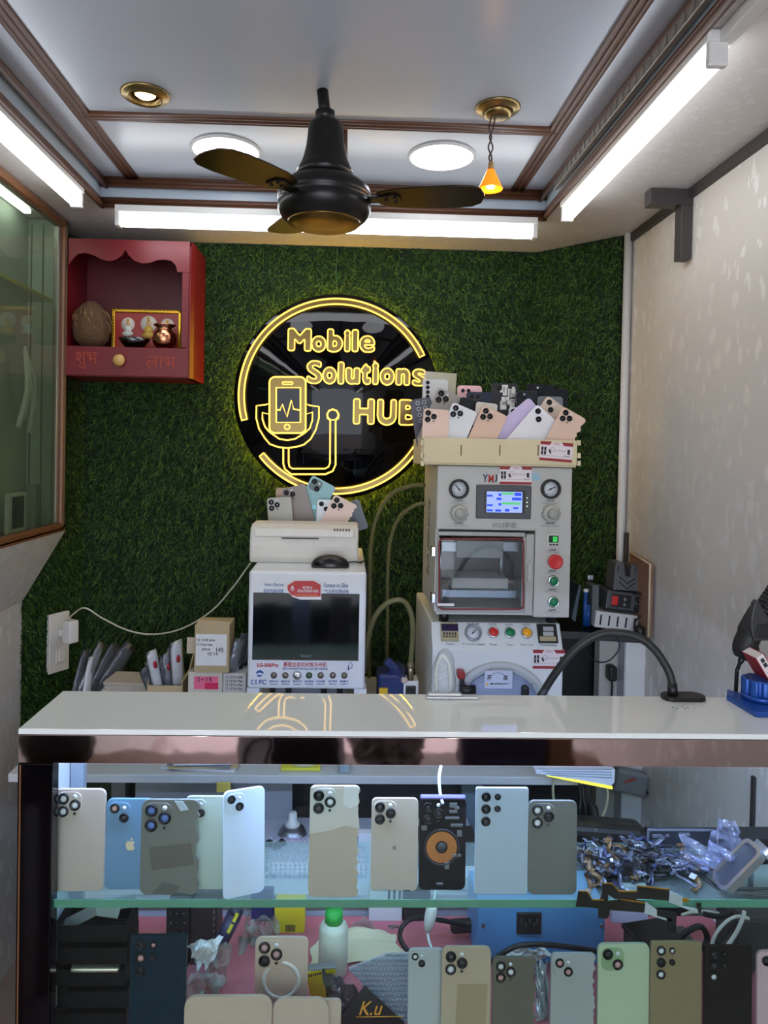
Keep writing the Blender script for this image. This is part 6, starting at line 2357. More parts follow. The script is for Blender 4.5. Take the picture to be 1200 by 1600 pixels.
cyx, cyy = cb2.x + .0005, min(cb2.y + .006, YCB - rC - .006)


def flute(f):
    v = math.cos(f * 2 * PI * 9)
    return 1 - .16 * max(0, v) ** .7


m = MB()
m.lathe([(rC, zc0), (rC, zc0 + hc * .25)], (cyx, cyy, 0), n=108)
m.lathe([(rC * .995, zc0 + hc * .25), (rC * .995, zc0 + hc * .32), (rC, zc0 + hc * .36), (rC, zc0 + hc * .93), (rC * .95, zc0 + hc)], (cyx, cyy, 0), n=108, mod=flute)
m.build('fluted_holder', BLU, t)
for a in range(8):
    u = R(a * 40 - 120 + 20)
    MB().cyl((cyx + rC * .72 * math.cos(u), cyy + rC * .72 * math.sin(u), zc1 - .001), (cyx + rC * .72 * math.cos(u), cyy + rC * .72 * math.sin(u), zc1 + .0005), .0032, n=12).build('hole', mat('hole_blue', (14, 28, 66), .5), t)
sb = UY(1194, 1092, cb2.y - .03)
MB().box((sb.x + .02, cb2.y - .03, ZT_ + .0095 + .013), (.056, .022, .026), bev=.002).build('slot_block', BLU, t)
MB().box((cb2.x + .03, cb2.y - .045, ZT_ + .0095), (.03, .01, .0014), rot=Matrix.Rotation(R(-12), 3, 'Z')).build('engraved_plate', mat('plate_grey_blue', (108, 124, 158), .4, .5), t)
c0, c1_ = UY(1165, 1023, cb2.y - .032), UY(1206, 1092, cb2.y - .032)
ang = math.atan2(c1_.x - c0.x, c0.z - c1_.z)
t = thing('card_stack', 'tilted stack of red and white cards in the blue tool stand', 'cards', ((c0.x + c1_.x) / 2, cb2.y - .03, ZT_ + .02))
Mc = Matrix.Translation(((c0.x + c1_.x) / 2 + .008, cb2.y - .030, (c0.z + c1_.z) / 2)) @ Matrix.Rotation(-ang, 4, 'Y')
Lc = (c0 - c1_).length
m = MB()
m.prism([(-.001, -Lc / 2), (.012, -Lc / 2), (.012, Lc / 2), (-.001, Lc / 2)], -.02, .02, M=Mc)
m.build('card_block', mat('card_white', (228, 218, 220), .4), t)
m = MB()
m.prism([(-.0022, -Lc / 2), (-.0011, -Lc / 2), (-.0011, Lc / 2), (-.0022, Lc / 2)], -.02, .02, M=Mc)
m.prism([(.0121, -Lc / 2), (.0135, -Lc / 2), (.0135, Lc / 2), (.0121, Lc / 2)], -.02, .02, M=Mc)
m.build('red_edge', CARDR, t)
m = MB()
for a, b in ((.36, .44), (.26, .34), (.1, .16), (-.1, 0)):
    m.prism([(.003, Lc * a), (.009, Lc * a), (.009, Lc * b), (.003, Lc * b)], -.0206, -.0199, M=Mc)
m.build('card_print', INK, t)

# black hand tool hanging on its stand behind the blue stand
YH = YCB + .014
t = thing('handheld_blower', 'black hand tool with cord in a bracket above the blue stand', 'hand tool', (UY(1172, 1000, YH).x, YH, UY(1172, 1030, YH).z))
BT = mat('tool_black', (26, 26, 28), .55)
m = MB()
pts = [UY(a, b, YH) for a, b in ((1158, 1026), (1160, 1015), (1166, 1003), (1172, 990), (1180, 975), (1190, 958))]
m.tube([Vector((p.x, YH, p.z)) for p in catmull(pts, 5)], [.010 + .009 * math.sin(min(1, i / 10) * PI / 2) + (.002 if i > 14 else 0) for i in range(26)], n=20)
q = UY(1160, 1014, YH)
m.sph((q.x + .008, YH, q.z + .0), (.019, .017, .02), n=20)
m.build('body', BT, t)
m = MB()
P_ = [(1172, 965), (1177, 942), (1181, 937), (1186, 941), (1190, 955), (1202, 972), (1206, 1000), (1177, 1001), (1172, 985)]
m.prism([cpt(a, b, YH - .02) for a, b in P_], YH - .024, YH - .012, bev=.002)
m.build('bracket', mat('bracket_dark', (52, 53, 55), .45), t)
m = MB()
m.prism([cpt(a, b, YH - .025) for a, b in ((1186, 976), (1206, 974), (1206, 996), (1179, 997))], YH - .0265, YH - .0245, bev=.0006)
m.build('bracket_face', mat('bracket_face', (30, 32, 38), .35), t)
m = MB()
a, b = UY(1190, 962, YH - .008), UY(1222, 915, YH - .008)
for i in range(9):
    v = Vector((a.x, YH - .004, a.z)).lerp(Vector((b.x, YH - .004, b.z)), i / 9)
    v2 = Vector((a.x, YH - .004, a.z)).lerp(Vector((b.x, YH - .004, b.z)), (i + .7) / 9)
    m.cyl(v, v2, .016, n=20)
m.cyl((a.x, YH - .004, a.z), (b.x, YH - .004, b.z), .014, n=20)
m.build('ribbed_barrel', BT, t)
e = UY(1152, 1056, YH)
MB().tube(catmull([UY(1160, 1026, YH), UY(1157, 1034, YH), UY(1153, 1044, YH + .002), (e.x, YH + .002, e.z), (e.x, YH + .004, ZT_ - .06)], 5), [.005] * 6 + [.0032] * 15, n=8).build('cord', BLACK_P, t)
px_ = UY(1248, 1000, YH).x
yp_ = YCB - .024
MB().cyl((px_, yp_, ZT_), (px_, yp_, UY(1240, 960, YH).z), .006).cyl((px_, yp_, UY(1240, 962, YH).z), (UY(1200, 962, YH).x, YH, UY(1200, 985, YH).z), .005).cyl((px_, yp_, ZT_), (px_, yp_, ZT_ + .006), .02).build('stand_post', BLACK_P, t)

# ------------------------------------------------------------------ upper shelf: phone backs in a row
ZU = ZSH + .0006
G5 = 'phone backs standing on the upper glass shelf'


def up(label, x0, y0, x1, y1, col, lay, **kw):
    Y = max(UZ((x0 + x1) / 2, y1, ZU).y, YS0 + .006)
    return phone(label, Y, box=(x0, y0, x1, y1), zbot=ZU, col=col, lay=lay, group=G5, **kw)


up('beige-grey phone back with pale triple lens, first at the left of the shelf', 83, 1236, 161, 1391, (188, 171, 160), 'pro', lensm=(LW,), lean=3)
up('blue phone back with two lenses and a pale fruit logo', 164, 1251, 238, 1388, (104, 138, 168), 'two', lensm=(LPK, LENSC), logo=(.02, .49, .24, GLOGO), lean=3)
up('grey-green phone back with peeling film and torn lower edge', 219, 1251, 310, 1397, (116, 116, 110), 'pro', lensm=(LBL,), torn='br', seed=4, extra=patch([([(-.36, .50), (.36, .55), (.42, .32), (-.30, .26)], (96, 92, 86), 'film_patch'), ([(.06, .99), (.2, .985), (.30, .90), (.17, .885)], (190, 204, 216), 'tape_flap'), ([(-.3, .02), (.1, .0), (.2, .10), (-.1, .14)], (92, 92, 88), 'film_patch')]), tilt=0, lean=2, corner=.14)
up('pale green phone back behind the torn grey-green one', 287, 1247, 352, 1388, (172, 184, 172), 'two', tilt=0, lensm=(LENSC,), lean=3)
up('pale blue phone back turned to the right, standing alone', 350, 1236, 411, 1398, (206, 220, 238), 'two', yaw=20, lean=3, corner=.12, lensm=(LENSC,))
up('tall champagne phone back with wrinkled torn film on top', 481, 1230, 560, 1405, (190, 176, 160), 'pro', torn='r', seed=9, extra=patch([([(-.49, .99), (.47, .98), (.46, .78), (.5, .62), (.2, .645), (-.1, .60), (-.49, .57)], (208, 202, 196), 'film_strip'), ([(.18, 1.0), (.46, 1.0), (.47, .84), (.3, .80), (.16, .84)], (226, 226, 228), 'film_flap')]), bumpc=mat('bump_silver', (206, 206, 204), .25), lensm=(LENSC, LENSC, LW), lean=2)
up('champagne phone back with triple lens beside the opened black one', 578, 1250, 652, 1391, (186, 172, 158), 'pro', torn='b', seed=11, lensm=(LENSC,), logo=(.0, .47, .1, DLOGO), lean=3)


def coil(t, w, h, th):
    yf = -th / 2
    m = MB()
    m.lathe([(.33 * w, 0), (.33 * w, .0012), (.13 * w, .0012), (.13 * w, 0)], (-.02 * w, yf, h * .47), rot=RX, n=48, cap=False, smooth=False)
    m.build('copper_coil', mat('coil_copper', (186, 122, 70), .35, .7, .15, 200), t)
    m = MB()
    m.tube([(-.02 * w + .37 * w * math.cos(R(a)), yf - .0006, h * .47 + .37 * w * math.sin(R(a))) for a in range(0, 360, 12)], .0014, n=6, closed=True)
    m.build('coil_rim', mat('coil_rim', (46, 46, 50), .4), t)
    MB().lathe([(.10 * w, .0012), (.09 * w, .0018), (0, .0018)], (-.02 * w, yf, h * .47), rot=RX, n=24).build('coil_core', DARK, t)
    rg = random.Random(3)
    for (x, z, ww, hh) in ((.22, .93, .16, .05), (.22, .86, .17, .03), (.2, .79, .3, .025), (.3, .71, .26, .03), (.36, .62, .1, .07), (.3, .9, .1, .03), (-.4, .68, .12, .05), (.3, .38, .2, .03), (.1, .27, .1, .08), (-.05, .07, .14, .02)):
        MB().box((x * w, yf - .0006, z * h), (ww * w, .0018, hh * h), bev=.0005).build('metal_shield', mat('shield_grey', (120, 122, 128), .3, .6), t)
    MB().box((0, 0, h + .0015), (w * .98, .008, .006), bev=.0028).build('top_frame', mat('frame_lilac', (138, 130, 196), .3, .4), t)


cp_ = up('opened black phone showing a copper charging coil', 653, 1250, 727, 1389, (24, 24, 28), 'pro', extra=coil, lensm=(LENSC,), lean=3)
up('pale silver-blue square-cornered phone back with five lenses', 740, 1233, 824, 1396, (176, 190, 206), 'five', corner=.03, lensm=(LENSC,), lean=2)
up('dark grey phone back with triple lens beside the flex cable heap', 823, 1254, 901, 1396, (112, 112, 108), 'pro', lensm=(LW, LW, LENSC), lean=3)
cable('white_cable', 'white cable hanging from under the counter top down to the opened black phone', 'cable', [UY(692, 1150, 1.075), UY(690, 1190, 1.065), UY(686, 1215, 1.05), UY(688, 1240, 1.045), UY(692, 1256, 1.036)], .0023, mat('cable_bluewhite', (206, 214, 236), .4))

# flex cable heap on the right half of the shelf
FXM = [mat('flex_black', (26, 26, 30), .35), mat('flex_steel', (96, 102, 116), .35, .5), mat('flex_brown', (96, 70, 34), .4), mat('flex_navy', (52, 60, 92), .3, .2), mat('flex_white', (206, 208, 214), .4)]
protos = []
rg = random.Random(12)
for i in range(6):
    m = MB()
    L = .028 + .006 * i
    pts = [((j / 8 - .5) * L, .004 * math.sin(j * .9 + i), .0025 * math.sin(j * 1.3 + i) + .003) for j in range(9)]
    m.ribbon(pts, (0, .005 + .0012 * (i % 3), .002), .0003)
    m.box((L / 2, .001, .0035), (.007, .009, .0024), bev=.0005)
    m.box((-L / 2, -.001, .0035), (.005, .007, .0022), bev=.0005)
    m.bm.normal_update()
    o = m.build('flex_cable', FXM[i % 4])
    protos.append(o)
xa_, xb_ = UY(915, 1380, 1.06).x, UY(1105, 1380, 1.06).x
N = 120
for i in range(N):
    base = protos[i % 6]
    o = base if i < 6 else base.copy()
    if i >= 6:
        COL.objects.link(o)
        if rg.random() < .6:
            o.data = base.data
    u, v = rg.random(), rg.random()
    x = xa_ + (xb_ - xa_) * u
    y = YS0 + .030 + (YS1 - YS0 - .06) * v
    hmax = .030 * max(.12, (1 - abs(2 * u - .9) ** 1.5)) * (1 - .3 * abs(2 * v - 1.2))
    o.location = (x, y, ZSH + .004 + hmax * rg.random())
    o.rotation_euler = (rg.uniform(-.5, .5), rg.uniform(-.45, .45), rg.uniform(0, 6.28))
    o['label'] = 'small loose flex cable in the tangled heap at the right of the glass shelf'
    o['category'] = 'flex cable'
    o['group'] = 'flex cables heaped on the shelf'
for m_ in range(6):
    pass
# extra material kinds in the heap: shiny pieces
for i in range(26):
    m = MB()
    u, v = rg.random(), rg.random()
    m.box((0, 0, 0), (rg.uniform(.006, .014), rg.uniform(.004, .009), .0015), bev=.0004)
    m.box((.002, 0, .0012), (.004, .003, .001))
    o = m.build('connector_piece', FXM[(1, 4, 1, 3)[i % 4]])
    o.location = (xa_ + (xb_ - xa_) * u, YS0 + .026 + (YS1 - YS0 - .05) * v, ZSH + .010 + .028 * (1 - abs(2 * u - .9)) * rg.random())
    o.rotation_euler = (rg.uniform(-.6, .6), rg.uniform(-.6, .6), rg.uniform(0, 6))
    o['label'] = 'small metal connector piece lying among the heaped flex cables on the shelf'
    o['category'] = 'connector'
    o['group'] = 'connector pieces in the heap'


def zq(L):
    return [(880 + a / 3.75, 1260 + b / 3.75) for a, b in L]


YFX = YC + .0082


def flexflat(name, label, cat, polys, mats_):
    t = thing(name, label, cat, (UY(*zq([polys[0][0][0]])[0], YFX).x, YFX, UY(*zq([polys[0][0][0]])[0], YFX).z))
    for L, nm, mm in polys:
        MB().prism([cpt(a, b, YFX) for a, b in zq(L)], YFX - .0005, YFX + .0005).build(nm, mm, t)
    return t


FB_, FO, FW_ = mat('flex_ribbon_black', (32, 28, 24), .3), mat('flex_gold_edge', (186, 130, 36), .3, .4), mat('flex_board_white', (186, 194, 200), .4)
flexflat('flex_ribbon', 'black and gold flex ribbon draped over the front edge of the glass shelf', 'flex ribbon', [
    ([(228, 452), (285, 455), (325, 500), (432, 500), (432, 468), (625, 490), (622, 550), (430, 540), (430, 552), (300, 540), (262, 515), (262, 655), (205, 655), (205, 560), (228, 515)], 'ribbon', FB_),
    ([(228, 447), (288, 450), (330, 494), (432, 494), (432, 462), (625, 484), (625, 492), (436, 472), (436, 503), (325, 504), (283, 459), (228, 457)], 'gold_edge', FO)], None)
YFX = YC + .0066
flexflat('flex_ribbon', 'shorter black and gold flex ribbon hanging below the longer one at the shelf edge', 'flex ribbon', [
    ([(88, 497), (140, 500), (168, 548), (238, 552), (272, 560), (330, 545), (440, 562), (478, 568), (478, 622), (290, 608), (160, 592), (75, 586)], 'ribbon', FB_),
    ([(88, 492), (142, 495), (172, 543), (238, 547), (238, 552), (168, 551), (138, 503), (88, 501)], 'gold_edge', FO),
    ([(335, 542), (445, 555), (478, 562), (478, 570), (440, 566), (335, 551)], 'gold_edge', FO)], None)
YFX = YC + .0052
flexflat('connector_board', 'pale folded connector board at the upper end of the flex ribbon', 'board', [
    ([(625, 493), (700, 533), (700, 585), (790, 600), (790, 628), (620, 560)], 'board', FW_), ([(780, 568), (808, 566), (808, 625), (790, 622)], 'black_plug', BLACK_P), ([(698, 535), (735, 540), (735, 562), (698, 558)], 'gold_edge', FO)], None)
flexflat('connector_board', 'pale folded connector board at the lower end of the flex ribbon', 'board', [
    ([(483, 558), (548, 604), (548, 640), (635, 652), (635, 678), (475, 625)], 'board', FW_), ([(548, 604), (585, 606), (640, 618), (665, 620), (660, 735), (605, 735), (605, 655), (548, 640)], 'black_plug', BLACK_P)], None)

# dark chassis, bag, tented frames, black box, tissue
Yh = YS1 - .014
c, w, h = prect(1008, 1293, 1120, 1380, Yh)
t = thing('phone_chassis', 'dark grey phone chassis leaning at the back of the shelf by the clear bag', 'phone part', (c.x, Yh, ZU))
hz = UY(1060, 1293, Yh).z - ZU
MB().box((c.x, Yh, ZU + hz / 2), (w, .006, hz), bev=.0015).build('tray', mat('chassis_dark', (54, 56, 66), .35, .3), t)
m = MB()
for px0, py0, px1, py1 in ((1011, 1296, 1118, 1299), (1011, 1296, 1014, 1340), (1060, 1302, 1078, 1306), (1020, 1304, 1034, 1309), (1022, 1312, 1034, 1326), (1024, 1320, 1036, 1330), (1040, 1304, 1046, 1308)):
    pbox(m, px0, py0, px1, py1, Yh - .0045, .002)
m.build('metal_detail', mat('chassis_metal', (150, 154, 168), .3, .6), t)
BAGB = film('bag_bluish', (226, 228, 246), .20, .12, 1, bump=1.0, bscale=50, body=(200, 204, 232))
from mathutils import noise as _nz


def sheet(name, corners, Y, amp, m_, seed=0, n=26, freq=2.2, edge=.05, floor=None, yspan=0.0):
    """thin folded sheet: four picture corners (left-bottom, right-bottom, right-top, left-top) at depth Y, pushed into folds"""
    P = [UY(a, b, Y) for a, b in corners]
    m = MB()
    G = []
    off = Vector((seed * 7.3, seed * 2.9, seed))
    sz = max((P[1] - P[0]).length, (P[3] - P[0]).length)
    for i in range(n + 1):
        row = []
        for j in range(n + 1):
            u, v = i / n, j / n
            uu = u + edge * _nz.noise(Vector((v * 6, seed, u * 3)))
            vv = v + edge * _nz.noise(Vector((u * 6, seed + 9, v * 3)))
            p = P[0].lerp(P[1], uu).lerp(P[3].lerp(P[2], uu), vv)
            q = Vector((u * freq, v * freq, 0)) + off
            d = abs(_nz.noise(q)) * 1.4 + abs(_nz.noise(q * 2.3)) * .6 + .25 * abs(_nz.noise(q * 5))
            p = Vector((p.x + amp * .35 * _nz.noise(q * 1.7), Y + yspan * (v - .5) - amp * (d - .5) * 1.6, p.z + amp * .35 * _nz.noise(q * 1.9 + Vector((4, 4, 4)))))
            if floor is not None:
                p.z = max(p.z, floor + .0005)
            row.append(m.bm.verts.new(p))
        G.append(row)
    for i in range(n):
        for j in range(n):
            m.bm.faces.new([G[i][j], G[i + 1][j], G[i + 1][j + 1], G[i][j + 1]])
    return m.build(name, m_)


t = sheet('plastic_bag', [(1062, 1380), (1150, 1374), (1168, 1334), (1072, 1306)], 1.068, .026, BAGB, 3, floor=ZU)
tag(t, 'crumpled clear plastic bag lying on the heap at the right of the shelf', 'bag')
t = sheet('plastic_bag', [(1098, 1352), (1168, 1344), (1150, 1288), (1124, 1280)], 1.098, .018, BAGB, 5, floor=ZU)
tag(t, 'pointed clear plastic bag standing up behind the crumpled one on the shelf', 'bag')


def tent(label, pa, pb, Y0, Y1):
    a, b = UY(*pa, (Y0 + Y1) / 2), UY(*pb, (Y0 + Y1) / 2)
    d = Vector((b.x - a.x, 0, b.z - a.z))
    L = d.length
    d.normalize()
    nn = Vector((-d.z, 0, d.x))
    M = Matrix((
        (d.x, 0, nn.x, (a.x + b.x) / 2), (0, 1, 0, (Y0 + Y1) / 2), (d.z, 0, nn.z, (a.z + b.z) / 2), (0, 0, 0, 1)))
    t = thing('phone_chassis', label, 'phone frame', ((a.x + b.x) / 2, (Y0 + Y1) / 2, min(a.z, b.z)))
    m = MB()
    w = Y1 - Y0
    rr = rrect(-L / 2, -w / 2, L / 2, w / 2, .012)
    inn = rrect(-L / 2 + .006, -w / 2 + .006, L / 2 - .006, w / 2 - .006, .008)
    for o_, zz0, zz1 in ((rr, -.0035, .0035),):
        n = len(rr)
        V = [[m.bm.verts.new(M @ Vector((x, y, z))) for x, y in P] for P, z in ((rr, -.0055), (rr, .0055), (inn, .0055), (inn, -.0055))]
        for q in range(4):
            for k in range(n):
                m.bm.faces.new([V[q][k], V[q][(k + 1) % n], V[(q + 1) % 4][(k + 1) % n], V[(q + 1) % 4][k]])
    m.build('metal_frame', mat('frame_silver', (196, 200, 210), .22, .9), t)
    MB().prism([(x, y) for x, y in inn], -.001, .001, M=M @ Matrix(((1, 0, 0, 0), (0, 0, 1, 0), (0, 1, 0, 0), (0, 0, 0, 1)))).build('mid_plate', mat('mid_plate', (70, 72, 82), .4, .3), t)
    return t


tent('silver phone frame leaning left, near half of the tent on the shelf', (1122, 1385), (1184, 1322), 1.016, 1.06)
tent('silver phone frame leaning right, far half of the tent on the shelf', (1188, 1322), (1238, 1378), 1.016, 1.06)
bxk = UY(1190, 1390, 1.1)
o = thing('black_device', 'black flat device on the shelf behind the tented silver frames', 'device', (UY(1200, 1390, 1.09).x, 1.112, ZU))
MB().box((UY(1200, 1390, 1.09).x + .01, 1.115, ZU + .022), (.14, .036, .044), bev=.003).build('body', BLACK_P, o)
tz = UY(912, 1322, 1.115)
t = sheet('crumpled_tissue', [(900, 1372), (948, 1372), (935, 1335), (902, 1322)], 1.118, .012, PAPER, 8, floor=ZU)
tag(t, 'white crumpled tissue behind the dark grey phone and the flex heap', 'tissue')
# little flat metal rods lying at the far right of the shelf
for i, (py, lab) in enumerate(((1398, 'silver flat bar lying at the right of the shelf, the front one'), (1391, 'silver flat bar lying at the right of the shelf, behind the front one'))):
    q = UZ(1178, py, ZU)
    tag(MB().box((q.x + .02, q.y + .0, ZU + .0022), (.10, .004, .004), bev=.001).build('metal_bar', STEEL), lab, 'bar')
# ------------------------------------------------------------------ bottom deck: phone backs in front
G6 = 'phone backs on the bottom deck of the showcase'


def lo(label, x0, y0, x1, Y, col, lay, **kw):
    return phone(label, Y, box=(x0, y0, x1, y0 + 165), zbot=ZM, col=col, lay=lay, group=G6, **kw)


lo('dark teal square phone back with five lenses beside the black trays', 201, 1464, 289, 1.045, (8, 40, 54), 'five', corner=.03, lensm=(GLASSD, LPK), lean=2)
lo('beige phone back with a pale magnetic ring, behind the flat beige ones', 396, 1466, 479, 1.105, (200, 176, 158), 'pro', lensm=(LPK, LENSC, LPK), lean=2,
   extra=lambda t, w, h, th: MB().lathe([(.37 * w, 0), (.37 * w, .0005), (.29 * w, .0005), (.29 * w, 0)], (0, -th / 2, h * .42), rot=RX, n=40, cap=False).build('magnet_ring', mat('ring_pale', (218, 212, 204), .4), t))
lo('light grey phone back with two lenses left of the tan one', 635, 1485, 690, 1.055, (180, 186, 186), 'two', lensm=(LW, LENSC), lean=2)
lo('tan phone back with triple lens and a square patch of film', 687, 1482, 765, 1.043, (188, 170, 146), 'pro', lensm=(LENSC, LW, LENSC), lean=2, extra=patch([([(-.18, .62), (.44, .62), (.40, .0), (-.22, .0)], (168, 148, 118), 'film_patch')]))
lo('dark olive torn phone back with pale lens holes', 766, 1498, 836, 1.046, (104, 100, 88), 'pro', torn='r', seed=15, lensm=(LW, LPK, LW), lean=2)
lo('grey phone back with two pink lens holes and torn right edge', 857, 1492, 929, 1.046, (168, 172, 172), 'two', torn='r', seed=16, lensm=(LPK,), lean=2)
lo('light green phone back with two lenses', 930, 1477, 1013, 1.05, (188, 204, 172), 'two', lensm=(LENSC, LPK), bumpc=mat('bump_sage', (146, 172, 132), .3), lean=2)
lo('olive-tan square phone back with five lenses', 1013, 1474, 1095, 1.044, (146, 130, 98), 'five', corner=.03, lensm=(LW, LENSC, LW), lean=2)
lo('black square phone back with five lens holes, tilted slightly', 1096, 1480, 1174, 1.048, (36, 30, 28), 'five', corner=.03, lensm=(LENSC, DARK, LW), lean=2)
lo('pink phone back cut by the right edge, beside the black square one', 1178, 1488, 1256, 1.045, (214, 180, 186), 'two', lean=2, lensm=(LENSC,))
# two beige backs standing on their long edges
for lab, x0, y0, x1, Y in (('beige blank phone back on its long edge, bottom left beside the teal one', 287, 1557, 424, 1.040), ('beige blank phone back on its long edge, behind and right of the first', 425, 1560, 513, 1.05), ('beige blank phone back corner peeping out at the far right of the three', 500, 1562, 532, 1.062)):
    phone(lab, Y, box=(x0, y0, x1, 1640), zbot=ZM, col=(204, 182, 164), lay='none', lean=2, corner=.12 if x1 - x0 > 100 else .2, group=G6)

# black trays stacked at the left
YK0 = 1.07
nT = 5
tx0, tx1 = UY(86, 1500, YK0).x, UY(200, 1500, YK0).x
hT = .0335
lbls = ['bottom black tray of the stack at the left of the deck', 'second black tray from the bottom of the left stack', 'middle black tray of the left stack with a silver phone in it', 'second black tray from the top of the left stack', 'top black tray of the left stack, open and full of papers']
BTM = mat('tray_black', (9, 10, 11), .55, spec=.15)
for i in range(nT):
    z0 = ZM + hT * i
    dx = (0, .003, -.002, .002, .001)[i]
    t = thing('black_tray', lbls[i], 'tray', ((tx0 + tx1) / 2 + dx, YK0 + .04, z0), 'black trays stacked on the deck')
    m = MB()
    cx_, w_ = (tx0 + tx1) / 2 + dx, tx1 - tx0 - .004
    y0_, y1_ = YK0, YK0 + .052
    m.box((cx_, (y0_ + y1_) / 2, z0 + .0015), (w_, y1_ - y0_, .003))
    m.box((cx_, y1_, z0 + hT / 2), (w_, .002, hT - .002))
    for x in (cx_ - w_ / 2, cx_ + w_ / 2):
        m.box((x, (y0_ + y1_) / 2, z0 + hT / 2), (.002, y1_ - y0_, hT - .002))
    m.build('tray_body', BTM, t)
    MB().box((cx_, y0_, z0 + hT * .4), (w_, .003, hT * .72), bev=.001).build('front_lip', BTM, t)
m = MB()
c = UY(147, 1547, YK0 - .006)
t = thing('silver_phone', 'silver phone frame lying in the gap of the black tray stack', 'phone', (c.x, YK0 + .02, ZM + hT * 3 - .010))
MB().box((c.x, YK0 + .020, ZM + hT * 3 - .0055), (.072, .054, .007), bev=.0028).build('body', mat('frame_champagne', (206, 198, 178), .25, .8), t)
for i, (px, py, rot, lab) in enumerate(((130, 1455, 28, 'grey plastic sleeve sticking up from the open black tray'), (160, 1468, -8, 'pale card lying in the open black tray'), (185, 1462, 12, 'grey paper slip at the right in the open black tray'))):
    c = UY(px, py, YK0 + .035)
    o = MB().box((0, 0, 0), ((.055, .05, .04)[i], .018, .0016), rot=(Matrix.Rotation(R(-rot), 3, 'Y') @ Matrix.Rotation(R(40), 3, 'X')), bev=.0004).build(('plastic_sleeve', 'card', 'paper_slip')[i], (mat('sleeve_grey', (108, 108, 102), .3), mat('card_olive', (126, 124, 108), .6), mat('slip_grey', (120, 120, 118), .6))[i])
    o.location = (c.x, YK0 + .02 + .018 * i, ZM + hT * 4 + .024)
    ORG[o.name] = Vector(o.location)
    o['label'] = lab
    o['category'] = ('sleeve', 'card', 'paper')[i]
# dark cartons behind the teal phone
for lab, x0, x1, Y, m_ in (('black carton with raised studs behind the dark teal phone', 259, 296, 1.20, mat('carton_black', (28, 26, 28), .5)), ('dark brown carton with stitched edge behind the dark teal phone', 297, 340, 1.205, mat('carton_dark_brown', (52, 42, 44), .5))):
    a, b = UY(x0, 1424, Y), UY(x1, 1424, Y)
    zt__ = UY((x0 + x1) / 2, 1416, Y).z
    t = thing('dark_carton', lab, 'box', ((a.x + b.x) / 2, Y + .03, ZM))
    MB().box(((a.x + b.x) / 2, Y + .03, (ZM + zt__) / 2), (b.x - a.x - .002, .06, zt__ - ZM), bev=.001).build('box_body', m_, t)
    m = MB()
    if x0 < 290:
        for i in range(3):
            for j in range(4):
                m.sph((a.x + (b.x - a.x) * (.2 + .28 * i), Y, zt__ - .014 - .016 * j), .0035, n=8)
        m.build('stud', mat('stud_black', (40, 40, 44), .2), t)
    else:
        for j in range(7):
            m.box((b.x - .006, Y - .0003, zt__ - .010 - .011 * j), (.0008, .001, .006))
        m.build('stitching', LGREY, t)
# torn white foam and wrap pieces
WF = mat('foam_white', (214, 214, 216), .6)
SW = film('wrap_clear', (228, 228, 224), .34, .2, 1, bump=.9, bscale=60, body=(186, 186, 182))
FOIL = mat('foil_crumpled', (190, 200, 204), .2, .6)
for i, (cor, Y, amp, m_, lab, nm) in enumerate((
        ([(310, 1512), (330, 1508), (347, 1466), (290, 1474)], 1.115, .012, WF, 'torn heart-shaped piece of white foam behind the flat beige phones', 'foam_piece'),
        ([(318, 1545), (352, 1545), (362, 1476), (332, 1474)], 1.14, .018, SW, 'crumpled clear wrap right of the torn white foam', 'clear_wrap'),
        ([(286, 1558), (338, 1556), (350, 1526), (300, 1520)], 1.10, .018, SW, 'crumpled clear wrap just above the flat beige phones', 'clear_wrap'),
        ([(370, 1500), (440, 1490), (436, 1438), (384, 1432)], 1.26, .03, SW, 'crumpled clear bag beside the yellow carton', 'clear_wrap'),
        ([(545, 1462), (590, 1456), (578, 1440), (560, 1432)], 1.29, .012, SW, 'small crumpled clear wrap behind the green-capped bottle', 'clear_wrap'),
        ([(608, 1470), (622, 1470), (622, 1446), (606, 1448)], 1.30, .010, SW, 'scrap of clear film on the pink mat by the black cable', 'clear_wrap'),
        ([(836, 1600), (858, 1600), (856, 1500), (838, 1508)], 1.085, .010, FOIL, 'crumpled silver foil between the olive and the grey phone backs', 'foil'),
        ([(790, 1505), (850, 1500), (862, 1482), (800, 1478)], 1.19, .010, PAPER, 'white torn paper in front of the blue power supply', 'torn_paper'))):
    t = sheet(nm, cor, Y, amp, m_, i + 11, floor=ZM)
    tag(t, lab, nm.replace('_', ' '))
# navy multi tool
a, b = UY(344, 1475, 1.17), UY(372, 1418, 1.20)
d = (b - a)
t = thing('marker_tool', 'navy pen tool with a yellow label slanting behind the torn foam', 'tool', a)
MB().cyl(a, a.lerp(b, .75), .012, .013).build('barrel', mat('tool_navy', (44, 46, 82), .35), t)
MB().cyl(a.lerp(b, .75), b, .013, .011).build('tip', mat('tool_navy_dark', (34, 36, 60), .35), t)
n_ = Vector((0, -1, 0)) - d.normalized() * Vector((0, -1, 0)).dot(d.normalized())
for f in (.45, .75):
    MB().box(a.lerp(b, f) + n_.normalized() * .0125, (.010, .002, .014), rot=d.to_track_quat('Z', 'Y').to_matrix(), bev=.0005).build('yellow_label', mat('label_yellow', (206, 190, 50), .5), t)
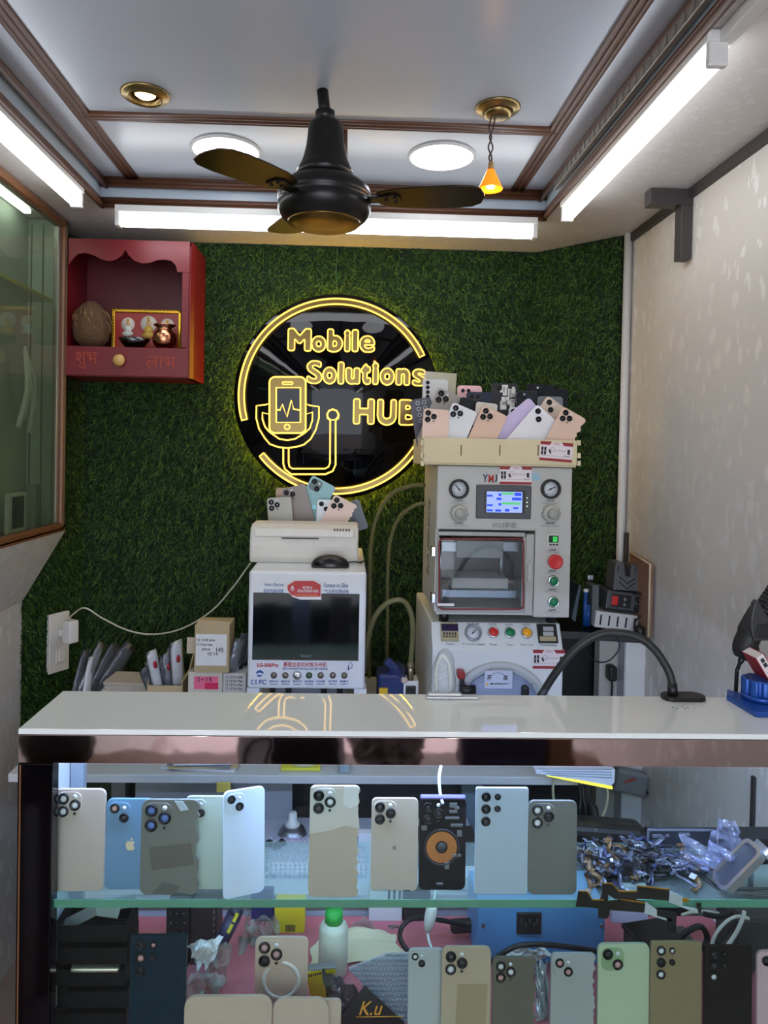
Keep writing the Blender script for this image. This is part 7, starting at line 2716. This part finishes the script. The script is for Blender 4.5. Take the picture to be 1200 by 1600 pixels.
# cartons behind
YY = 1.285
YELC = mat('carton_yellow', (222, 204, 40), .5)
a, b = UY(429, 1430, YY), UY(476, 1430, YY)
zt__ = UY(450, 1418, YY).z
t = thing('yellow_carton', 'yellow carton with black codes standing left of the green-capped bottle', 'box', ((a.x + b.x) / 2, YY + .02, ZM))
MB().box(((a.x + b.x) / 2, YY + .02, (ZM + zt__) / 2), (b.x - a.x, .04, zt__ - ZM), bev=.001).build('box_body', YELC, t)
m = MB()
c = UY(454, 1450, YY)
for i in range(9):
    m.box((c.x - .008 + i * .002, YY - .0004, c.z), (.0009 if i % 3 else .0014, .0008, .012))
c = UY(455, 1463, YY)
for i in range(3):
    m.box((c.x - .012 + i * .012, YY - .0004, c.z), (.007, .0008, .007), bev=.0004)
m.build('printed_codes', INK, t)
a, b = UY(392, 1430, YY + .03), UY(427, 1430, YY + .03)
o = MB().box(((a.x + b.x) / 2, YY + .038, ZM + .03), (b.x - a.x, .012, .06), bev=.001).build('navy_carton', mat('carton_navy', (44, 46, 104), .5))
tag(o, 'navy carton just left of the yellow carton', 'box')
# bottle with green cap
YBt = 1.19
c = UY(521, 1470, YBt)
rb = 23 * YBt / F
zsh_ = UY(521, 1450, YBt).z
zcap0, zcap1 = UY(521, 1438, YBt).z, UY(521, 1421, YBt).z
t = thing('bottle', 'cloudy white bottle with a green cap on the pink mat', 'bottle', (c.x, YBt, ZM))
MB().lathe([(0, ZM), (rb * .95, ZM), (rb, ZM + .003), (rb, zsh_), (rb * .92, zsh_ + .005), (rb * .6, zcap0 - .001), (0, zcap0)], (c.x, YBt, 0), n=36).build('body', mat('bottle_cloudy', (206, 210, 194), .35), t)
MB().lathe([(0, zcap0 - .002), (rb * .62, zcap0 - .002), (rb * .58, zcap1), (0, zcap1)], (c.x, YBt, 0), n=36, mod=lambda f: 1 + .015 * math.cos(f * 2 * PI * 30)).build('cap', mat('cap_green', (40, 170, 70), .4), t)
# waxy paper
m = MB()
n1, n2 = 16, 10
G = []
C0, C1, C2, C3 = UZ(478, 1512, ZM), UZ(640, 1500, ZM), UZ(610, 1462, ZM), UZ(500, 1462, ZM)
for i in range(n1 + 1):
    row = []
    for j in range(n2 + 1):
        u, v = i / n1, j / n2
        p = C0.lerp(C1, u).lerp(C3.lerp(C2, u), v)
        row.append(m.bm.verts.new((p.x + .006 * math.sin(v * 9), p.y, ZM + .001 + .016 * abs(_nz.noise(Vector((u * 3, v * 3, 1)))) + .012 * v * math.sin(u * PI))))
    G.append(row)
for i in range(n1):
    for j in range(n2):
        m.bm.faces.new([G[i][j], G[i + 1][j], G[i + 1][j + 1], G[i][j + 1]]).smooth = True
o = m.build('wax_paper', mat('wax_paper', (218, 214, 184), .45))
tag(o, 'sheet of creamy wax paper lying under the green-capped bottle', 'paper')
# bubble wrap sheet propped up
m = MB()
P = [UY(x, y, 1.14 - .07 * (y - 1492) / 125) for x, y in ((545, 1514), (600, 1492), (640, 1490), (640, 1610), (632, 1610))]
V = [m.bm.verts.new(p) for p in P]
m.bm.faces.new(V)
e_ = bmesh.ops.extrude_face_region(m.bm, geom=m.bm.faces[:])
for v in e_['geom']:
    if isinstance(v, bmesh.types.BMVert):
        v.co += Vector((0, .003, .001))
c0_ = P[0]
for i in range(16):
    for j in range(22):
        u, v = (i + .5 * (j % 2)) / 16, j / 22
        x = .098 * u + UY(545, 1500, 1.13).x
        z = P[1].z - .105 * v
        # inside test against the outline
        ins = False
        Q = [(p.x, p.z) for p in P]
        for k in range(len(Q)):
            x1, z1_ = Q[k]
            x2, z2_ = Q[k - 1]
            if (z1_ > z) != (z2_ > z) and x < (x2 - x1) * (z - z1_) / (z2_ - z1_) + x1:
                ins = not ins
        if ins:
            tz_ = (P[1].z - z) / (P[1].z - P[4].z)
            m.sph((x, 1.14 - .066 * tz_ - .001, z), (.0032, .002, .0032), n=8)
o = m.build('bubble_wrap', film('bubble_clear', (226, 230, 234), .38, .15, 1, body=(176, 180, 188)))
tag(o, 'sheet of clear bubble wrap propped left of the light grey phone back', 'bubble wrap')
# black gift card with gold script
Yk_ = 1.075
pts_ = [(570, 1540), (632, 1598), (632, 1640), (520, 1640), (528, 1596)]
t = thing('black_card', 'black card with gold script leaning in front of the bubble wrap', 'card', (UY(585, 1600, Yk_).x, Yk_, ZM))
MB().prism([(a, max(b, ZM + .001)) for a, b in [cpt(x, y, Yk_) for x, y in pts_]], Yk_ - .001, Yk_ + .001).build('panel', mat('card_black', (26, 26, 30), .35), t)
ptxt('K.u', 561, 1564, 598, 1586, Yk_ - .0012, mat('script_gold', (246, 176, 60), .3, .3), t, shear=.35)
MB().tube([Vector((p.x, Yk_ - .0013, p.z)) for p in (UY(556, 1588, Yk_), UY(630, 1587, Yk_))], .0006, n=5).build('gold_line', mat('script_gold', (246, 176, 60), .3, .3), t)
# dark plastic pouch and yellow card
Yp_ = 1.09
t = sheet('smoky_pouch', [(512, 1612), (590, 1612), (556, 1546), (504, 1515)], Yp_, .016, film('smoky_plastic', (120, 122, 130), .45, .12, 1, bump=.8, bscale=50, body=(82, 84, 92)), 23, floor=ZM)
tag(t, 'smoky grey plastic pouch left of the black card with gold script', 'pouch')
Yy_ = 1.13
P = [cpt(a, b, Yy_) for a, b in ((478, 1520), (524, 1508), (524, 1545), (500, 1562), (486, 1562))]
t = thing('yellow_card', 'yellow printed card behind the smoky pouch', 'card', (UY(500, 1540, Yy_).x, Yy_, P[-1][1]))
MB().prism(P, Yy_ - .001, Yy_ + .001).build('panel', mat('card_yellow', (230, 210, 40), .5), t)
m = MB()
for i in range(7):
    p = UY(483 + i * 3.4, 1525 - i * .8, Yy_ - .0014)
    m.box((p.x, Yy_ - .0013, p.z), (.0022, .0006, .0045 if i % 2 else .003))
m.build('black_print', INK, t)
q = UY(500, 1516, Yy_ - .02)
o = MB().box((q.x, Yy_ - .012, q.z), (.052, .014, .003), rot=Matrix.Rotation(R(-6), 3, 'Y'), bev=.0012).build('grey_card', mat('grey_card', (120, 122, 124), .4))
tag(o, 'grey card edge lying across the top of the yellow printed card', 'card')

# white plug on a cable, black cable loop
a, b = UY(676, 1412, 1.16), UY(668, 1456, 1.16)
t = thing('white_plug', 'white cable plug hanging above the light grey phone back', 'plug', b)
MB().tube([a.lerp(b, i / 6) for i in range(7)], [.008, .009, .0095, .0095, .009, .007, .004], n=14).build('plug_body', WHITE_P, t)
MB().tube(catmull([b, UY(670, 1470, 1.15), UY(676, 1486, 1.14), UY(680, 1500, 1.13), UY(680, 1530, 1.12)], 5), .0022, n=6).build('cord', WHITE_P, t)
cable('white_cable', 'white cord climbing from the hanging white plug up to the bench', 'cable', [a, UY(680, 1395, 1.17), UY(682, 1370, 1.2), UY(690, 1350, 1.26)], .0022, WHITE_P, n=6)
cable('black_cable', 'black cable looping on the pink mat left of the white plug', 'cable', [UY(745, 1448, 1.27), UY(715, 1443, 1.26), UY(690, 1438, 1.25), UY(650, 1434, 1.22), UY(630, 1446, 1.2), UY(625, 1465, 1.19), UY(636, 1484, 1.18), UY(652, 1492, 1.17)], .0042, BLACK_P)
# blue bench power supply
YPS = 1.205
a, b = UY(746, 1460, YPS), UY(945, 1460, YPS)
zt__ = min(UY(845, 1413, YPS).z, ZSH - .016)
t = thing('blue_power_supply', 'blue metal power supply with a black socket, under the upper shelf', 'power supply', ((a.x + b.x) / 2, YPS + .05, ZM))
MB().box(((a.x + b.x) / 2, YPS + .05, (ZM + zt__) / 2), (b.x - a.x, .10, zt__ - ZM), bev=.002).build('case', mat('psu_blue', (92, 152, 212), .4, .1), t)
pbox(MB(), 807, 1427, 847, 1461, YPS - .004, .005, bev=.001).build('socket', BLACK_P, t)
m = MB()
for i, (px, py) in enumerate(((815, 1440), (822, 1446), (828, 1440), (835, 1446), (840, 1440))):
    pbox(m, px - 1.5, py - 3, px + 1.5, py + 3, YPS - .0055, .002)
m.build('socket_pin', DARK, t)
for px, py in ((755, 1446), (940, 1446)):
    c = UY(px, py, YPS)
    MB().cyl((c.x, YPS - .002, c.z), (c.x, YPS, c.z), .0035, n=12).build('screw', STEEL, t)
cable('black_cable', 'black cable lying across the front of the blue power supply', 'cable', [UY(765, 1505, 1.17), UY(785, 1490, 1.165), UY(810, 1478, 1.165), UY(850, 1476, 1.165), UY(890, 1480, 1.165), UY(930, 1486, 1.165), UY(950, 1495, 1.165)], .0042, BLACK_P)
c = UY(725, 1446, 1.27)
o = MB().box((c.x, 1.27, c.z), (.05, .02, .02), rot=Matrix.Rotation(R(-4), 3, 'Y'), bev=.005).build('black_connector', BLACK_P)
tag(o, 'black power connector plugged into the left side of the blue power supply', 'connector')
cu = film('clear_cup', (214, 226, 240), .3, .15, 1, body=(186, 200, 220))
c = UZ(828, 1500, ZM)
o = MB().lathe([(.007, 0), (.012, .03), (.0115, .03), (.006, .002)], (UY(828, 1480, 1.16).x, 1.168, ZM), n=20).build('plastic_cone', mat('cone_blueish', (170, 196, 222), .35))
tag(o, 'pale blue plastic cone standing before the blue power supply', 'cone')
# right side of the deck
YR_ = 1.15
c = UY(1018, 1462, YR_ + .05)
o = thing('black_phone', 'black phone lying flat behind the green and olive-tan phone backs', 'phone', (c.x, YR_ + .05, ZM + .04))
bx2 = MB().box((UY(1035, 1460, 1.21).x, 1.215, ZM + .02), (.11, .06, .04), bev=.002).build('grey_carton', mat('carton_slate', (70, 70, 72), .6))
tag(bx2, 'slate carton under the black phone on the deck, right', 'box')
MB().box((UY(1030, 1455, 1.2).x, 1.205, ZM + .0445), (.085, .09, .008), rot=Matrix.Rotation(R(12), 3, 'Z'), bev=.002).build('body', BLACK_P, o)
MB().box((UY(1030, 1455, 1.2).x, 1.205, ZM + .0487), (.080, .085, .0008), rot=Matrix.Rotation(R(12), 3, 'Z'), bev=.0003).build('screen', mat('screen_dim', (22, 22, 26), .12), o)
o = MB().box((UY(1178, 1460, 1.2).x + .02, 1.22, ZM + .045), (.12, .07, .09), bev=.004).build('dark_case', mat('case_dark', (62, 64, 62), .5))
tag(o, 'dark plastic case at the right end of the deck behind the black phone back', 'case')
for i, (pts, r, m_, lab) in enumerate((
        ([UY(1060, 1470, 1.16), UY(1075, 1455, 1.16), UY(1095, 1448, 1.17), UY(1105, 1465, 1.17), UY(1098, 1485, 1.16)], .005, BLACK_P, 'thick black cable bent behind the olive-tan phone back'),
        ([UY(1100, 1428, 1.2), UY(1125, 1432, 1.2), UY(1150, 1425, 1.2), UY(1140, 1450, 1.18), UY(1120, 1475, 1.16)], .0045, BLACK_P, 'black cable crossing behind the black square phone back'),
        ([UY(1110, 1485, 1.15), UY(1118, 1460, 1.16), UY(1135, 1440, 1.17), UY(1152, 1432, 1.17), UY(1170, 1435, 1.17)], .0028, CABW, 'white cable arching behind the black square phone back'),
        ([UY(1135, 1480, 1.14), UY(1150, 1458, 1.15), UY(1160, 1436, 1.15), UY(1163, 1424, 1.15)], .0032, CABW, 'thicker white cable rising beside the dark plastic case'),
        ([UY(1065, 1430, 1.25), UY(1090, 1424, 1.25), UY(1125, 1428, 1.24), UY(1140, 1440, 1.23)], .0028, CABW, 'white cable lying highest under the shelf at the right'))):
    cable('loose_cable', lab, 'cable', pts, r, m_)
p = UY(985, 1434, 1.31)
o = MB().box((p.x, 1.318, ZM + .035), (.07, .012, .07), bev=.001).build('white_carton', mat('carton_bluewhite', (206, 210, 224), .6))
tag(o, 'white carton at the back of the deck right of the blue power supply', 'box')
p = UY(602, 1432, 1.32)
o = thing('white_slotted_box', 'white slotted box at the back of the deck behind the wax paper', 'box', (p.x, 1.322, ZM))
MB().box((p.x, 1.326, ZM + .035), (.062, .016, .07), bev=.001).build('box_body', mat('slot_box_white', (214, 214, 216), .5), o)
m = MB()
for i in range(3):
    m.box((p.x + .006 + i * .010, 1.3175, ZM + .05), (.004, .002, .03))
m.build('slot', BLACK_P, o)
p = UY(655, 1432, 1.32)
o = MB().box((p.x - .005, 1.325, ZM + .03), (.05, .016, .06), bev=.001).build('black_carton', BLACK_M)
tag(o, 'matte black carton at the back of the deck right of the white slotted box', 'box')

# ------------------------------------------------------------------ on the low workbench, seen through the glass
YBW = 1.39
a, b = UY(412, 1385, YBW), UY(575, 1385, YBW)
wB = b.x - a.x
hB = .034
t = thing('bubble_parcel', 'pinkish flat parcel in clear bubble wrap lying on the workbench', 'parcel', ((a.x + b.x) / 2, YBW + .07, ZBN))
m = MB().box(((a.x + b.x) / 2, YBW + .052, ZBN + hB / 2), (wB - .01, .095, hB - .006), bev=.008)
m.build('parcel', mat('parcel_pink_white', (222, 204, 214), .6, 0, .18, 18), t)
m = MB()
for i in range(22):
    for j in range(17):
        m.sph((a.x + wB * (i + .5 * (j % 2) + .3) / 22.5, YBW + .005 + .095 * (j + .5) / 17, ZBN + hB - .002), (.003, .003, .002), n=6)
    for j in range(4):
        m.sph((a.x + wB * (i + .5) / 22, YBW + .004, ZBN + .005 + .0075 * j), (.003, .002, .003), n=6)
m.build('bubble_film', film('bubble_film', (232, 232, 246), .4, .12, 1, body=(212, 212, 232)), t)
for i, (px, py) in enumerate(((420, 1322), (432, 1326), (440, 1321))):
    q = UZ(px, py, ZBN + hB)
    o = thing('camera_module', ('black camera module on the wrapped parcel, left', 'black camera module on the wrapped parcel, middle', 'black camera module on the wrapped parcel, right')[i], 'camera module', (q.x, min(q.y, YBW + .085), ZBN + hB))
    MB().box((q.x, min(q.y, YBW + .085), ZBN + hB + .005), (.014, .012, .009), rot=Matrix.Rotation(R(20 * i), 3, 'Z'), bev=.001).build('body', DARK, o)
    MB().cyl((q.x, min(q.y, YBW + .085), ZBN + hB + .0095), (q.x, min(q.y, YBW + .085), ZBN + hB + .012), .004, n=14).build('lens', GLASSD, o)
# spray can
YCN = 1.56
c = UY(457, 1300, YCN)
rc = 23 * YCN / F
zr_ = UY(457, 1302, YCN).z
t = thing('spray_can', 'spray can with white nozzle and olive label behind the wrapped parcel', 'spray can', (c.x, YCN, ZBN))
MB().lathe([(0, ZBN), (rc, ZBN), (rc, zr_ - .008)], (c.x, YCN, 0), n=32).build('can_body', mat('can_olive', (150, 140, 84), .35, .3), t)
MB().lathe([(rc, zr_ - .008), (rc * 1.03, zr_ - .005), (rc, zr_ - .001), (rc * .8, zr_ + .012), (rc * .5, zr_ + .018), (rc * .45, zr_ + .016), (0, zr_ + .016)], (c.x, YCN, 0), n=32).build('can_shoulder', STEEL, t)
MB().lathe([(rc * .52, zr_ + .017), (rc * .5, zr_ + .024), (rc * .3, zr_ + .028), (rc * .28, zr_ + .045), (rc * .2, zr_ + .048), (0, zr_ + .048)], (c.x, YCN, 0), n=24).build('nozzle', WHITE_P, t)
# grey sheet leaning on the panel, small boxes
c, w, h = prect(362, 1228, 456, 1283, 1.61)
o = MB().box((c.x, 1.625, (ZBN + c.z + h / 2) / 2), (w, .004, c.z + h / 2 - ZBN), bev=.001).build('grey_sheet', mat('sheet_grey', (150, 152, 164), .5))
tag(o, 'pale grey sheet standing against the black panel under the back table', 'sheet')
c, w, h = prect(566, 1330, 590, 1378, 1.45)
o = MB().box((c.x, 1.46, ZBN + .03), (.05, .02, .06), bev=.001).build('white_pack', mat('pack_white', (206, 208, 220), .5))
tag(o, 'white pack on the workbench between the two champagne phone backs', 'pack')
o = MB().box((UY(250, 1360, 1.45).x, 1.47, ZBN + .025), (.3, .09, .05), bev=.002).build('grey_carton', mat('bench_carton', (150, 150, 156), .7))
tag(o, 'long grey carton on the workbench behind the left phone backs', 'box')
o = MB().box((UY(700, 1340, 1.42).x, 1.45, ZBN + .03), (.12, .07, .06), bev=.002).build('black_carton', BLACK_M)
tag(o, 'matte black carton on the workbench behind the opened black phone', 'box')
o = MB().box((UY(790, 1380, 1.36).x - .06, 1.375, ZBN + .014), (.10, .04, .026), bev=.002).build('white_pack', mat('pack_white', (206, 208, 220), .5))
tag(o, 'white pack at the right end of the workbench', 'pack')

# ------------------------------------------------------------------ on the back table's front edge
zt2 = ZTB
PAPG = [mat('print_paper', (206, 206, 210), .6, 0, .15, 40), mat('print_dark', (120, 120, 124), .5, 0, .3, 40)]
xs = UY(322, 1203, 1.56).x
t = thing('magazine_stack', 'stack of papers and magazines on the table edge left, under the counter band', 'papers', (xs, 1.575, zt2))
rg = random.Random(31)
for i in range(6):
    MB().box((xs + rg.uniform(-.006, .006), 1.575, zt2 + .002 + .004 * i), (.16 - .012 * i, .11, .0034), rot=Matrix.Rotation(R(rg.uniform(-7, 7)), 3, 'Z')).build('sheet', [PAPG[0], KRAFT, PAPG[1]][i % 3], t)
q = UY(470, 1205, 1.53)
t = thing('tape_roll', 'flat roll of tape on a yellow pad at the table edge', 'tape', (q.x, 1.56, zt2))
MB().box((q.x, 1.56, zt2 + .004), (.085, .08, .007), bev=.001).build('yellow_pad', mat('pad_yellow', (206, 200, 60), .5), t)
MB().lathe([(.022, 0), (.038, 0), (.038, .018), (.022, .018), (.022, 0)], (q.x + .006, 1.56, zt2 + .008), n=40, cap=False).build('tape', mat('tape_cream', (206, 208, 186), .4), t)
q = UY(545, 1210, 1.53)
o = MB().box((q.x - .01, 1.535, zt2 + .011), (.022, .05, .021), bev=.002).build('clear_block', mat('block_clear_blue', (140, 156, 166), .2))
tag(o, 'blue-grey clear block right of the tape roll on the table edge', 'block')
# ribbed white lamp bar with yellow rim
Yl_ = 1.47
pts_ = [(834, 1199), (958, 1199), (957, 1219), (952, 1224), (905, 1215), (850, 1207), (835, 1205)]
t = thing('lamp_bar', 'white ribbed lamp bar with bright yellow rim over the table edge', 'lamp', (UY(900, 1210, Yl_).x, Yl_, zt2))
MB().prism([cpt(a, b, Yl_) for a, b in pts_], Yl_ - .012, Yl_ + .012, bev=.0015).build('ribbed_body', mat('lamp_body_white', (222, 228, 240), .35), t)
for i in range(4):
    p0, p1 = UY(842 + i * 6, 1201.5 + i * 3.2, Yl_ - .0125), UY(956, 1202.5 + i * 4.2, Yl_ - .0125)
    MB().cyl((p0.x, Yl_ - .0125, p0.z), (p1.x, Yl_ - .0125, p1.z), .0012, n=8).build('rib', mat('rib_grey', (170, 178, 196), .35), t)
p0, p1 = UY(853, 1207.5, Yl_), UY(954, 1228, Yl_)
MB().tube([(p0.x, Yl_ - .008, p0.z), (p1.x, Yl_ - .008, p1.z)], .0035, n=8).build('yellow_rim', emit('rim_yellow', (255, 246, 90), 1.3), t)
# power brick on the pillar, leads
q = UY(985, 1222, 1.80)
t = thing('power_brick', 'grey power brick with red print plugged in beside the pillar', 'power adapter', (q.x, 1.80, q.z))
MB().box((q.x, 1.806, q.z), (.085, .036, .06), rot=Matrix.Rotation(R(12), 3, 'Y'), bev=.008).build('brick_body', mat('brick_grey', (124, 126, 130), .45), t)
MB().box((q.x - .006, 1.787, q.z + .010), (.03, .002, .006), rot=Matrix.Rotation(R(-20), 3, 'Y')).build('red_print', mat('print_dull_red', (170, 60, 60), .5), t)
cable('black_lead', 'black lead dropping from the grey power brick', 'cable', [UY(1006, 1232, 1.80), UY(1016, 1245, 1.80), UY(1022, 1270, 1.80), UY(1018, 1310, 1.80), UY(1010, 1380, 1.8)], .0035, BLACK_P)
cable('grey_lead', 'pale lead looping down behind the dark grey phone back', 'cable', [UY(868, 1212, 1.49), UY(864, 1230, 1.48), UY(866, 1255, 1.47), UY(872, 1290, 1.45), UY(880, 1340, 1.43)], .003, mat('lead_olive', (140, 138, 112), .5))
cable('grey_lead', 'pale lead curling beside the chair arm behind the showcase', 'cable', [UY(944, 1220, 1.49), UY(950, 1240, 1.48), UY(946, 1265, 1.47), UY(936, 1285, 1.46), UY(930, 1300, 1.455)], .003, mat('lead_olive', (140, 138, 112), .5))
for i in range(4):
    cable('black_lead', 'black lead of the bundle hanging from the table by the dark grey phone', 'cable', [UY(905 + 6 * i, 1222, 1.485), UY(908 + 4 * i, 1245, 1.48), UY(906 + 9 * i, 1265, 1.475), UY(908 + 8 * i, 1300, 1.47 + .004 * i)], .0028, BLACK_P, 'black leads in the bundle')
# black chair with padded arm
t = thing('office_chair', 'black leather chair with padded arm standing behind the showcase', 'chair', (UY(1000, 1500, 1.5).x, 1.52, 0))
LE = mat('black_leather', (30, 30, 31), .38, 0, .1, 30, bump=.2, bscale=90)
xc = UY(960, 1300, 1.44).x
pa_, pb_ = UY(880, 1300, 1.42), UY(1010, 1306, 1.42)
m = MB()
zz = UY(955, 1303, 1.42).z
m.box(((pa_.x + pb_.x) / 2, 1.435, zz), (pb_.x - pa_.x, .06, .040), rot=Matrix.Rotation(R(4), 3, 'Y'), bev=.018, seg=4)
m.build('armrest', LE, t)
xl_, xr_ = pa_.x - .02, pb_.x + .03
MB().box(((xl_ + xr_) / 2, 1.46, .46), (.05, .03, zz - .02 - .44), bev=.004).build('arm_post', BLACK_P, t)
MB().box(((xl_ + xr_) / 2 + .02, 1.53, .43), (.26, .18, .07), bev=.03, seg=4).build('seat', LE, t)
MB().box((xr_ + .05, 1.53, .50), (.06, .18, .20), rot=Matrix.Rotation(R(8), 3, 'Y'), bev=.025, seg=4).build('backrest', LE, t)
MB().cyl(((xl_ + xr_) / 2 + .02, 1.53, .09), ((xl_ + xr_) / 2 + .02, 1.53, .40), .025).build('column', CHROME, t)
for k_ in range(5):
    a = R(72 * k_)
    MB().tube([((xl_ + xr_) / 2 + .02, 1.53, .09), ((xl_ + xr_) / 2 + .02 + .16 * math.cos(a), 1.53 + .09 * math.sin(a), .03)], .013, n=8).build('base_leg', BLACK_P, t)
    MB().sph(((xl_ + xr_) / 2 + .02 + .16 * math.cos(a), 1.53 + .09 * math.sin(a), .02), .02, n=12).build('castor', BLACK_P, t)
# black strip down the right wall
y_ = UX(1179, 1250, XR).y
struct(MB().box((XR - .003, y_, .62), (.006, .009, .44)).build('trim_64', mat('dark_bead', (52, 46, 46), .5)))

# ------------------------------------------------------------------ added bench out of view: its things supply reflections for the mirror band
YV0 = 0.2


def mirrored(px, py, y0=YV0):
    q = UY(px, py, 2 * YC - y0)
    return Vector((q.x, y0, q.z))


zbn = mirrored(600, 1202).z - .012
bx0, bx1 = mirrored(20, 1180).x, mirrored(960, 1180).x
t = thing('added_bench', 'added low wooden bench out of view, holding things for the mirror band reflections', 'bench', ((bx0 + bx1) / 2, YV0, 0))
MB().box(((bx0 + bx1) / 2, YV0, zbn - .012), (bx1 - bx0, .26, .024), bev=.003).build('seat', mat('bench_wood', (120, 84, 56), .5, 0, .2, 20), t)
for x in (bx0 + .05, bx1 - .05):
    for y in (YV0 - .1, YV0 + .1):
        MB().box((x, y, (zbn - .025) / 2), (.04, .04, zbn - .025), bev=.002).build('leg', mat('bench_wood', (120, 84, 56), .5, 0, .2, 20), t)


def on_bench(px0, px1, d):
    a, b = mirrored(px0, 1170), mirrored(px1, 1170)
    return (a.x + b.x) / 2, b.x - a.x


hB2 = mirrored(600, 1138).z - zbn + .02
x, w = on_bench(30, 146, 0)
o = crumple('dark_stand_in', (x, YV0, zbn + hB2 / 2), (w / 2, .08, hB2 / 2), mat('stand_in_black', (16, 14, 18), .8), 41, sub=4, amp=.18, freq=1.6)  # unseen heap added in place of a head, for its dark reflection
tag(o, 'black jacket heaped on the bench, dark at the left end of the mirror band', 'stand_in')
x, w = on_bench(372, 538, 0)
t = thing('shoulder_bag', 'white and black shoulder bag on the bench, reflected below the sign in the mirror band', 'bag', (x, YV0, zbn))
MB().box((x, YV0, zbn + hB2 * .5), (w, .10, hB2), bev=.03, seg=5).build('body', mat('bag_white', (206, 208, 222), .35), t)
MB().box((x + w * .14, YV0 + .046, zbn + hB2 * .56), (w * .62, .02, hB2 * .62), bev=.012, seg=4).build('flap', mat('bag_black', (22, 20, 30), .35), t)
MB().tube(catmull([(x - w * .42, YV0 + .052, zbn + hB2 * .25), (x - w * .36, YV0 + .058, zbn + hB2 * .7), (x - w * .2, YV0 + .056, zbn + hB2 * .78), (x - w * .22, YV0 + .058, zbn + hB2 * .3)], 6), .004, n=8).build('strap', BLACK_P, t)
x, w = on_bench(545, 662, 0)
o = crumple('clear_bag', (x, YV0, zbn + hB2 / 2), (w / 2, .08, hB2 / 2), mat('bag_foil_grey', (120, 112, 116), .18, .5), 47, sub=5, amp=.4, freq=2.6)
tag(o, 'crumpled shiny plastic bag on the bench, glinting in the middle of the mirror band', 'bag')
x, w = on_bench(716, 846, 0)
t = thing('shirt_stand_in', 'navy backpack on the bench, dark blue in the right half of the mirror band', 'shirt_stand_in', (x, YV0, zbn))  # unseen body added in place of a navy shirt, for its reflection
MB().box((x, YV0, zbn + hB2 * .55), (w, .14, hB2 * 1.1), bev=.035, seg=5).build('body', mat('stand_in_navy', (34, 32, 66), .7), t)
MB().box((x, YV0 + .07, zbn + hB2 * .32), (w * .8, .03, hB2 * .5), bev=.012, seg=4).build('pocket', mat('stand_in_navy', (34, 32, 66), .7), t)
x, w = on_bench(850, 888, 0)
o = MB().box((x, YV0, zbn + hB2 * .5), (w, .1, hB2), bev=.003).build('wooden_block', mat('block_wood', (124, 92, 66), .5, 0, .2, 30))
tag(o, 'brown wooden block at the right end of the bench beside the navy backpack', 'block')
